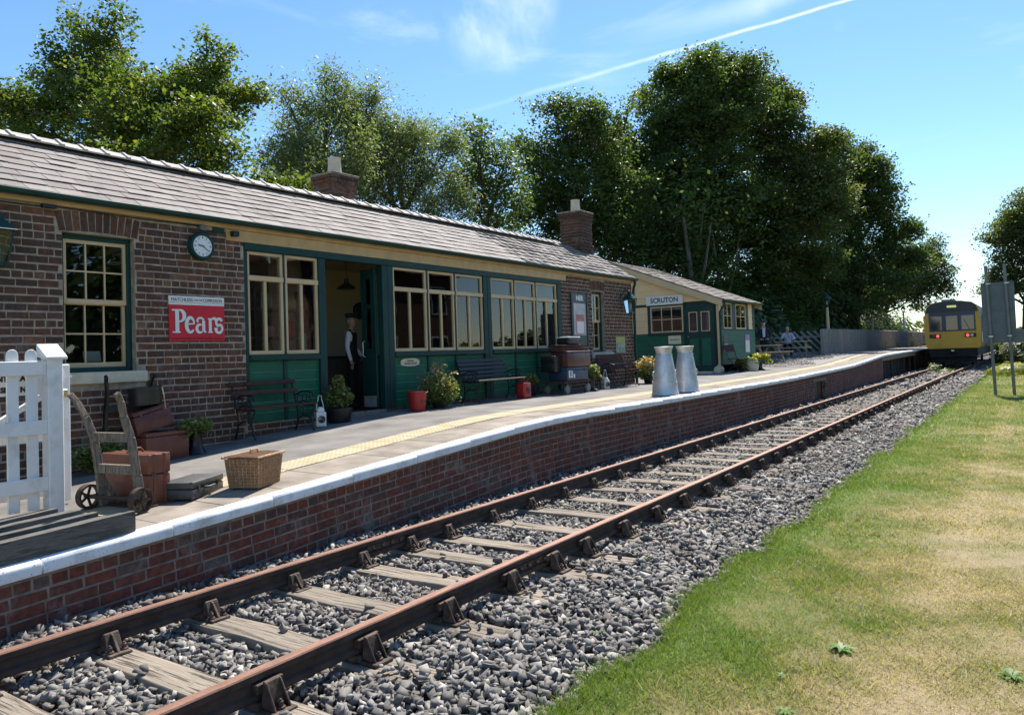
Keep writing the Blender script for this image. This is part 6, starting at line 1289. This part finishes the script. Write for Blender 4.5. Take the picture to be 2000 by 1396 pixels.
def zon(torso, arms, legs, shoes, skin):
    z = {}
    for b in BON:
        n = b[1]; z[b] = torso if n in ('waist', 'chest') or b[1][:2] == 'sh' else arms if n[:2] in ('el', 'wr') else skin if n in ('neck', 'headb', 'head') or n[:4] == 'hand' else shoes if n[:2] == 'to' else legs
    return z
J = std(1.62); J['wristL'] = (.22, -.12, .90, .032); J['handL'] = (.20, -.18, .84, .034)
person('person', 'person in black waistcoat, white sleeves and cap standing inside the open doorway', J, BON, zon(0, 1, 0, 0, 2), (-9.74, 9.40, .74), 2.1, ['cloth_black', 'cloth_white', 'skin'], hat='cap', hair='hair_grey', look=-.5)
J = std(1.76); J['wristL'] = (.16, -.22, .98, .032); J['handL'] = (.09, -.28, .97, .034); J['wristR'] = (-.16, -.22, .97, .032); J['handR'] = (-.09, -.28, .95, .034); J['waist'] = (0, .0, 1.08, .17, .13); J['elL'] = (.27, .03, 1.14, .06); J['elR'] = (-.27, .03, 1.14, .06)
o = person('person', 'person in navy overcoat and peaked cap standing at the picnic table', J, BON, zon(0, 0, 0, 0, 1), (-9.58, 33.25, pz(-9.6, 33.2)), .35, ['cloth_navy', 'skin'], hat='cap', hair='hair_grey')
sh = MB().hexa([(-.05, -.135, 1.06), (.05, -.135, 1.06), (.05, -.10, 1.06), (-.05, -.10, 1.06), (-.06, -.15, 1.44), (.06, -.15, 1.44), (.05, -.06, 1.46), (-.05, -.06, 1.46)]).build('shirt_front', 'cloth_shirt', o, bevel=.01); sh.matrix_parent_inverse = Matrix.Identity(4)
def seated(k=1.):
    J = std(1.74); s = .46-.93
    for n in ('pelvis', 'waist', 'chest', 'neck', 'headb', 'head', 'shL', 'elL', 'shR', 'elR', 'hipL', 'hipR'): a = J[n]; J[n] = (a[0], a[1]-(.10*max(0, (a[2]-.95)/.6)), a[2]+s+.12) + tuple(a[3:])
    J['knL'] = (.13, -.42, .54, .068); J['anL'] = (.13, -.38, .10, .045); J['toL'] = (.14, -.52, .045, .04); J['knR'] = (-.13, -.42, .54, .068); J['anR'] = (-.13, -.36, .10, .045); J['toR'] = (-.14, -.50, .045, .04)
    J['elL'] = (.30, -.26, .84, .05); J['wristL'] = (.20, -.47, .80, .033); J['handL'] = (.13, -.53, .80, .034)
    J['elR'] = (-.27, -.30, .82, .05); J['wristR'] = (-.10, -.30, 1.06, .033); J['handR'] = (-.04, -.24, 1.13, .034); return J
person('person', 'bald person in pale blue shirt seated with hand to chin at the picnic table', seated(), BON, zon(0, 0, 1, 1, 2), (-9.55, 36.95, pz(-9.5, 36.9)+.02), .25, ['cloth_shirt', 'cloth_navy', 'skin'])
person('person', 'person in turquoise top sitting behind the waiting room glass', seated(), BON, zon(0, 0, 1, 1, 2), (-9.75, 12.05, .86), 1.9, ['cloth_teal', 'cloth_black', 'skin'], hair='hair_grey')
ch = thing('waiting_room_bench', 'plain dark bench behind the waiting room glass under the turquoise sitter', 'bench', (-9.8, 12.1, .74)); MB().box(-10.15, -9.65, 11.4, 13.4, 1.14, 1.19).build('seat', 'floor_in', ch)
for y in (11.5, 13.2): MB().box(-10.1, -9.7, y, y+.08, .74, 1.14).build('leg', 'floor_in', ch)
# ---------------------------------------------------------------- trees
TREES = [
 ('broadleaf_tree','tall sunlit tree with ragged pointed top behind the station roof','a',0.13,(-20.4,11.4),[(-20.8,10.9,10.0,1.0,1.6),(-22.3,11.1,9.1,1.2,1.1),(-19.4,10.8,8.0,1.6,1.4),(-23.3,10.5,8.5,1.2,0.9),(-19.3,12.0,8.1,1.3,1.2),(-18.3,12.6,9.6,0.6,0.8),(-19.4,13.1,8.9,1.0,1.0),(-17.9,13.0,8.8,0.8,0.5),(-16.5,11.5,6.8,1.2,1.0),(-17.8,10.7,6.6,1.4,0.9),(-21.3,10.7,7.1,2.1,1.0),(-24.8,10.7,8.6,0.9,0.9),(-15.9,13.2,6.2,0.8,0.4)]),
 ('willow_tree','pale grey-green feathery tree rising behind the nearer chimney','w',0.10,(-20.5,18.7),[(-20.2,18.6,10.1,1.4,1.6),(-21.6,18.9,9.2,1.3,1.5),(-20.0,19.9,10.1,1.0,1.6),(-19.2,18.1,8.1,1.4,1.4),(-21.4,17.8,8.4,0.9,1.1)]),
 ('willow_tree','pale green feathery rounded tree between the two chimneys','w',0.10,(-19.6,21.7),[(-19.5,21.5,9.5,1.5,1.6),(-18.7,22.1,9.1,1.3,1.4),(-19.2,20.6,7.8,1.7,1.3),(-19.1,23.1,7.9,1.2,1.2),(-21.2,21.6,9.0,1.2,1.4)]),
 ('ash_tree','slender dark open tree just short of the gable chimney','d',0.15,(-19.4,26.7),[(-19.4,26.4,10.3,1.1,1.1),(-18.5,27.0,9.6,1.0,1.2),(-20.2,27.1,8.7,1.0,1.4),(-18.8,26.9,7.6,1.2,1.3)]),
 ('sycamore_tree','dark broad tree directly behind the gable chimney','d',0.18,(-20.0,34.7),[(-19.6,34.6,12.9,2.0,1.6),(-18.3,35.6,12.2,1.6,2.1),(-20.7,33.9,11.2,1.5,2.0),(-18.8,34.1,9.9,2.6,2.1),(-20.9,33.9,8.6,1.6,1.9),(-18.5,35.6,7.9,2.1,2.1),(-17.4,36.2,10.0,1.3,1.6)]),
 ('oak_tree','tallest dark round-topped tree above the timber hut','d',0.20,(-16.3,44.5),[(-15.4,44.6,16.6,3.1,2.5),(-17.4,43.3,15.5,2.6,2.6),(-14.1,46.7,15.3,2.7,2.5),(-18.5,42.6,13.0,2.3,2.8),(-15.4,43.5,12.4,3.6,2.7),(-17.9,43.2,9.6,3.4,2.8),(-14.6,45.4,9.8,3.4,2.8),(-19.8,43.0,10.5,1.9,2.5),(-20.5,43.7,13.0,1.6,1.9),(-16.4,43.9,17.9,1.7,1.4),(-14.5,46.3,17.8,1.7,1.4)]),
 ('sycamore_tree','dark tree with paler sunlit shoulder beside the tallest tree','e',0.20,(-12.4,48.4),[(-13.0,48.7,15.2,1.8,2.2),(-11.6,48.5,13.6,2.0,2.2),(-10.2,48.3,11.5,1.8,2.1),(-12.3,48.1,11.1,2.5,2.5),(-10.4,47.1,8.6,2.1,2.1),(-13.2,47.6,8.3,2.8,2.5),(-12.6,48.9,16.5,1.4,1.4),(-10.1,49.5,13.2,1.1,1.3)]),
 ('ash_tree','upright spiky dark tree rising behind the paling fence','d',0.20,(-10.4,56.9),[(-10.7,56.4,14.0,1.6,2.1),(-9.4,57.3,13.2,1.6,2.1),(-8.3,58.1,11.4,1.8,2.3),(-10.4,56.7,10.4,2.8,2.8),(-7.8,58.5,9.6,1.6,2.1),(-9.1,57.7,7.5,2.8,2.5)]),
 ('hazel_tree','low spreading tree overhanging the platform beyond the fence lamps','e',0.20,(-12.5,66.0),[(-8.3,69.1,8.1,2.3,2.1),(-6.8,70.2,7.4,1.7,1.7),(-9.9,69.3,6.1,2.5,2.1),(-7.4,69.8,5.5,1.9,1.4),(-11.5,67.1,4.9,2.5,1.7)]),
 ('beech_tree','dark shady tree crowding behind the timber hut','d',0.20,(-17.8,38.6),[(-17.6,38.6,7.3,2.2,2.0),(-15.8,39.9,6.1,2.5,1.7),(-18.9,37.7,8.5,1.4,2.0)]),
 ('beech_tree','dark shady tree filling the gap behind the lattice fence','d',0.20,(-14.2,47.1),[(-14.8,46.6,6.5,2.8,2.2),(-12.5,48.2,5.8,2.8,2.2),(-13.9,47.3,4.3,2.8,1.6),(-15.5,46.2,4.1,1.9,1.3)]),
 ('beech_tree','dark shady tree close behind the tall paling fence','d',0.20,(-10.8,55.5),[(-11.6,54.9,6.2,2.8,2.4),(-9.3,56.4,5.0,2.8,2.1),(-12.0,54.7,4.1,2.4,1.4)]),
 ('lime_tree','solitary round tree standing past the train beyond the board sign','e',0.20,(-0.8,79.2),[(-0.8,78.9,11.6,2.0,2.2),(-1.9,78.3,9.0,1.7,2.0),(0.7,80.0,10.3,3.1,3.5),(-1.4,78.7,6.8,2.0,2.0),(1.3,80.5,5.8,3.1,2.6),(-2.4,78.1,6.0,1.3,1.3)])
]
def ground_at(x, y): return .5 if x < -9 else -.3
def tree(name, label, kind, ls, base, blobs, seed):
    q = np.random.default_rng(seed); gz = .55 if base[0] < -3 else -.3; sat = []
    for (x, y, z, rh, rv) in blobs:                       # smaller boughs breaking the outline of each mass
        for k in range(6):
            d = q.normal(0, 1, 3); d[2] = d[2]*.8+.25; d /= np.linalg.norm(d); s = q.uniform(.26, .48); sat.append((x+d[0]*rh*.95, y+d[1]*rh*.95, z+d[2]*rv*.98, rh*s, rv*s*.9))
    n0 = len(blobs); blobs = [(x, y, z, rh*.86, rv*.86) for (x, y, z, rh, rv) in blobs] + sat
    top = max(b[2] for b in blobs[:n0]); mid = sorted(b[2] for b in blobs)[len(blobs)//3]
    o = thing(name, label, 'tree', (base[0], base[1], gz))
    tb = MB(); cx = np.mean([b[0] for b in blobs]); cy = np.mean([b[1] for b in blobs]); R0 = .10+.016*top
    ths = [0, .25, .5, .75, 1.]; zt = gz+(top-gz)*.75; P = [(base[0]+(cx-base[0])*t+q.normal(0, .12)*t, base[1]+(cy-base[1])*t+q.normal(0, .12)*t, gz-.2+(zt-gz)*t) for t in ths]
    tb.tube(P, [R0*1.25, R0, R0*.8, R0*.55, R0*.25], 10)
    lb = MB()
    cs, cl = [], []
    for bi, (x, y, z, rh, rv) in enumerate(blobs):
        zi = min(max(z-rv*1.4, gz+1.2), zt); t = (zi-gz)/(zt-gz); s0 = V3(P[0])+(V3(P[-1])-V3(P[0]))*t; e = V3((x, y, z)); mdl = (s0+e)/2+V3((0, 0, -.15*rv))
        lb.tube([s0, mdl, e] if bi < n0 else [(V3(blobs[(bi-n0)//6][:3])+e)/2, e], [R0*.45, R0*.3, R0*.12] if bi < n0 else [R0*.1, R0*.05], 7 if bi < n0 else 5)
        vol = rh*rh*rv; nc = int({'a': 56, 'w': 54, 'd': 40, 'e': 40}[kind]*(vol**.62)*(1.0 if bi < n0 else 1.25)); d = q.normal(0, 1, (nc, 3)); d /= np.linalg.norm(d, axis=1)[:, None]
        ph = q.uniform(0, 6.28, 6); bumpy = 1+.26*np.sin(d[:, 0]*4.3+ph[0])*np.sin(d[:, 1]*4.7+ph[1])+.22*np.sin(d[:, 2]*6.1+ph[2]+d[:, 0]*3)+.14*np.sin(d[:, 1]*9.+ph[3])
        spike = np.where(q.random(nc) < .035, q.uniform(1.05, 1.28, nc), 1.); rr = q.uniform(.25, 1.04, nc)**.55*bumpy*spike; c = e+d*rr[:, None]*V3((rh, rh, rv)); cs.append(c)
        for k in range(0, nc, 9 if kind == 'w' else 5): lb.tube([e*.45+mdl*.55 if k % 8 else e, (e+c[k])/2+q.normal(0, .08, 3), c[k]], [R0*.10, R0*.06, R0*.025], 4, cap=False)
    cs = np.concatenate(cs); lpc = {'a': 44, 'w': 46, 'd': 29, 'e': 28}[kind]; sp = {'a': .20, 'w': .28, 'd': .34, 'e': .34}[kind]
    off = np.clip(q.normal(0, 1, (len(cs), lpc, 3)), -1.7, 1.7)*sp*q.uniform(.6, 1.35, (len(cs), 1, 1)); off[..., 2] *= .62
    if kind == 'w': off[..., 2] = off[..., 2]*1.5+.06; 
    L = (cs[:, None]+off).reshape(-1, 3); tone = np.repeat(np.clip(q.normal(.4, .2, len(cs)), 0, 1), lpc)+q.normal(0, .14, len(L))
    Vl, Fl = leafset(L, ls*{'w': .72, 'a': .43, 'd': .48, 'e': .48}[kind], seed, rng=(.5, 1.45), flat=.5, asp=.3 if kind == 'w' else .62)
    tb.build('trunk', 'bark', o, smooth=True); lb.build('limbs', 'bark', o, smooth=False)
    bigmesh('crown', Vl, Fl, 'leaf_'+kind, {'rnd': np.clip(tone, 0, 1)}, o); return len(L)
NL = 0
for i, t in enumerate(TREES): NL += tree(*t, seed=100+i)
print('tree leaves', NL)
# pale trunks standing in the shade behind the hut
for i, (x, y, h, r_) in enumerate(((-14.5, 38.5, 8.5, .17), (-15.6, 40.4, 9.5, .24), (-14.2, 42.0, 8., .12), (-16.6, 44.0, 8., .15))):
    lab = ('slim pale leaning trunk behind the hut roof', 'thickest pale trunk rising behind the hut roof', 'thin pale straight trunk behind the hut eaves', 'pale trunk in deep shade past the hut')[i]
    o = thing('shaded_tree', lab, 'tree', (x, y, .6)); MB().tube([(x, y, .3), (x+.1, y, h*.3), (x-.25, y+.1, h*.65), (x-.5, y, h)], [r_*1.2, r_, r_*.8, r_*.5], 10).tube([(x, y, h*.45), (x+.6, y, h*.7), (x+1., y, h*.95)], [r_*.5, r_*.4, r_*.2], 7).build('trunk', 'bark_pale', o, smooth=True)
    q = np.random.default_rng(900+i); L = V3((x-.4, y, h+.4))+q.normal(0, 1, (900, 3))*V3((1.5, 1.2, 1.0)); Vl, Fl = leafset(L, .12, i); bigmesh('crown', Vl, Fl, 'leaf_d', {'rnd': q.random(900)}, o)
def bush(name, label, c, r3, n, mat, ls, seed, cat='bush', group=None):
    q = np.random.default_rng(seed); o = thing(name, label, cat, (c[0], c[1], c[2]), group); d = q.normal(0, 1, (n, 3)); d /= np.linalg.norm(d, axis=1)[:, None]; d[:, 2] = np.abs(d[:, 2])
    lump = 1+.22*np.sin(d[:, 0]*5+seed)*np.cos(d[:, 1]*6+seed*2); L = V3(c)+d*(q.uniform(.45, 1.05, n)**.5*lump)[:, None]*V3(r3)+q.normal(0, .06, (n, 3)); Vl, Fl = leafset(L, ls, seed); bigmesh('crown', Vl, Fl, mat, {'rnd': np.clip(q.normal(.4, .25, n), 0, 1)}, o)
    MB().tube([(c[0], c[1], c[2]-.3), (c[0]+.1, c[1], c[2]+r3[2]*.6)], [.06, .02], 6).build('trunk', 'bark', o)
UG = [(-15.5, 33, 3.6, 4.6), (-13.6, 38.5, 3.0, 5.), (-13.2, 43.5, 3.0, 4.6), (-12.2, 48, 2.8, 4.8), (-12.0, 53, 2.8, 4.6), (-11.6, 58, 2.8, 4.4), (-11.4, 64, 3., 4.2), (-11.6, 71, 3.4, 4.), (-12., 80, 4., 4.5), (-17.5, 28, 4., 4.4), (-18, 36, 4., 6.5), (-17.5, 46, 4., 7.), (-17, 56, 4.5, 7.), (-22, 31, 5., 6.)]
UN = ['dense dark thicket behind the hut chimney end', 'dense dark shrub behind the picnic tables', 'dark shrub just behind the lattice fence', 'dark shrub behind the first fence lamp', 'dark shrub behind the middle of the paling fence', 'dark shrub behind the second fence lamp', 'shrub by the far end of the paling fence', 'shrub past the end of the paling fence', 'distant shrub alongside the train', 'dark thicket behind the gable chimney', 'tall dark thicket behind the hut roof', 'tall dark thicket behind the lattice fence', 'tall dark thicket behind the paling fence', 'dark thicket deep behind the station gable']
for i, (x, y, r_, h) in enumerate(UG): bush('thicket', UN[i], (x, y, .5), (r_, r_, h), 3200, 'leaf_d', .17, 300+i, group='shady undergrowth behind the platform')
bush('hedge_bush', 'rounded green bush behind the board sign posts', (-.4, 62, -.2), (2.2, 2., 2.0), 2600, 'leaf_e', .13, 401); bush('hedge_bush', 'leafy hedge by the distant house', (3.6, 70, -.2), (3.5, 2., 2.2), 2600, 'leaf_e', .15, 402)
bush('track_weed', 'clump of green weeds growing between the rails before the train', (-4.55, 46.8, -.15), (.35, .7, .45), 420, 'leaf_pot', .05, 403, 'weed'); bush('track_weed', 'low sprawling weeds between the rails near the train', (-3.9, 46.2, -.2), (.45, 1.4, .22), 520, 'leaf_pot', .05, 404, 'weed')
bush('rank_grass', 'bright unmown grass clump beyond the board sign', (-.9, 44, -.2), (1.1, 3., .5), 2200, 'leaf_lime', .09, 405, 'grass clump')
for i in range(26):    # far hedge line closing the view
    pass
hg = MB(); q = np.random.default_rng(77); n = 9000; L = np.stack([q.uniform(-60, 160, n), 190+q.uniform(-6, 6, n), q.uniform(-.5, 5., n)*(1+.5*np.sin(q.uniform(0, 60, n)))], 1); L[:, 2] = np.clip(L[:, 2], -.5, 5+1.5*np.sin(L[:, 0]*.21)+1.0*np.sin(L[:, 0]*.57)); Vl, Fl = leafset(L, .75, 5); tag(bigmesh('distant_treeline', Vl, Fl, 'leaf_e', {'rnd': q.random(n)}), 'far off line of trees closing the flat fields', 'trees', kind='stuff')
# small weeds in the ballast
for i, (x, y, s) in enumerate(((-2.75, 5.9, .06), (-2.35, 3.6, .05), (-2.3, 4.2, .06), (-2.6, 7.6, .05))): rosette('ballast_weed', ('small green weed sprouting beside the rail joint sleepers', 'little weed in the ballast at the turf edge', 'scrubby weed where ballast meets turf', 'tiny weed among the ballast shoulder stones')[i], x, y, 9, s)
# house at the far right and the house across the line that the windows mirror
def house(name, label, x0, x1, y0, y1, ze, zr, wallm, wins, ridge='y'):
    o = thing(name, label, 'house', ((x0+x1)/2, (y0+y1)/2, -.3)); MB().box(x0, x1, y0, y1, -.6, ze).build('wall', wallm, o)
    xm, ym = (x0+x1)/2, (y0+y1)/2
    if ridge == 'y': MB().prism([(x0-.3, y0-.3, ze-.1), (xm, y0-.3, zr), (x1+.3, y0-.3, ze-.1)], (0, y1-y0+.6, 0)).build('roof', 'roof_far', o); MB().prism([(x0-.32, y0-.34, ze-.12), (xm, y0-.34, zr+.02), (xm, y0-.34, zr-.22), (x0-.32, y0-.34, ze-.34)], (0, .05, 0)).prism([(x1+.32, y0-.34, ze-.12), (xm, y0-.34, zr+.02), (xm, y0-.34, zr-.22), (x1+.32, y0-.34, ze-.34)], (0, .05, 0)).build('barge_board', 'house_white', o)
    for (side, u, z0, w_, h) in wins:
        if side == 'w': f = MB().box(x0-.03, x0+.02, u-w_/2, u+w_/2, z0, z0+h).build('window', 'house_white', o); MB().box(x0-.04, x0-.031, u-w_/2+.09, u-.03, z0+.09, z0+h-.09).build('pane', 'glass_dark', f); MB().box(x0-.04, x0-.031, u+.03, u+w_/2-.09, z0+.09, z0+h-.09).build('pane', 'glass_dark', f)
        else: f = MB().box(u-w_/2, u+w_/2, y0-.03, y0+.02, z0, z0+h).build('window', 'house_white', o); MB().box(u-w_/2+.09, u+w_/2-.09, y0-.04, y0-.031, z0+.09, z0+h-.09).build('pane', 'glass_dark', f)
    for cy in ((y0+1.2), (y1-1.2)): MB().box(xm-.35, xm+.35, cy-.3, cy+.3, ze, zr+1.2).build('chimney', 'brick_station_a', o)
house('distant_house', 'white-gabled house glimpsed past the board sign', .3, 7.5, 92, 102, 4.3, 6.6, 'brick_station_a', [('s', 2.2, 1.2, 1.4, 1.6), ('s', 5.4, 1.2, 1.4, 1.6)])
for i, (x, y, r_, h) in enumerate(((7.5, 78, 4., 8.), (12., 88, 5., 9.), (18, 100, 6., 10.), (5.5, 58, 2.2, 3.5))): bush('reflection_tree', ('rounded tree added for hut reflections beside the distant house', 'broad tree added for hut reflections past the distant house', 'large tree added for hut reflections in the far field corner', 'low thorn added for hut reflections by the lawn end')[i], (x, y, -.2), (r_, r_, h), 3000, 'leaf_e', .24, 600+i, 'tree')  # added out of view to darken reflections in the hut side windows
house('crossing_house', 'two-storey brick house across the line mirrored in the waiting room windows', 10., 17., 22., 34.9, 6.3, 9.2, 'brick_station_a', [('w', 25, 1., 1.4, 1.8), ('w', 29.3, 1., 1.4, 1.8), ('w', 33.5, 1., 1.4, 1.8), ('w', 25, 4., 1.3, 1.6), ('w', 29.3, 4., 1.3, 1.6), ('w', 33.5, 4., 1.3, 1.6)])
for i, (x, y, r_, h) in enumerate(((13, 47, 3., 3.2), (14, 56, 3.5, 4.), (12, 68, 3., 3.), (12.5, 16.5, 3.6, 9.), (13, 7, 4.5, 9.))): bush('garden_bush', ('garden bush beyond the crossing house gable', 'tall garden bush past the crossing house', 'garden bush at the far field edge', 'garden bush before the crossing house', 'large garden bush behind the lawn')[i], (x, y, -.2), (r_, r_, h), 4200, 'leaf_d', .26, 500+i)
print('scene built', len(bpy.data.objects))

print('TRIS', sum(len(m.loops)-2*len(m.polygons) for m in bpy.data.meshes))
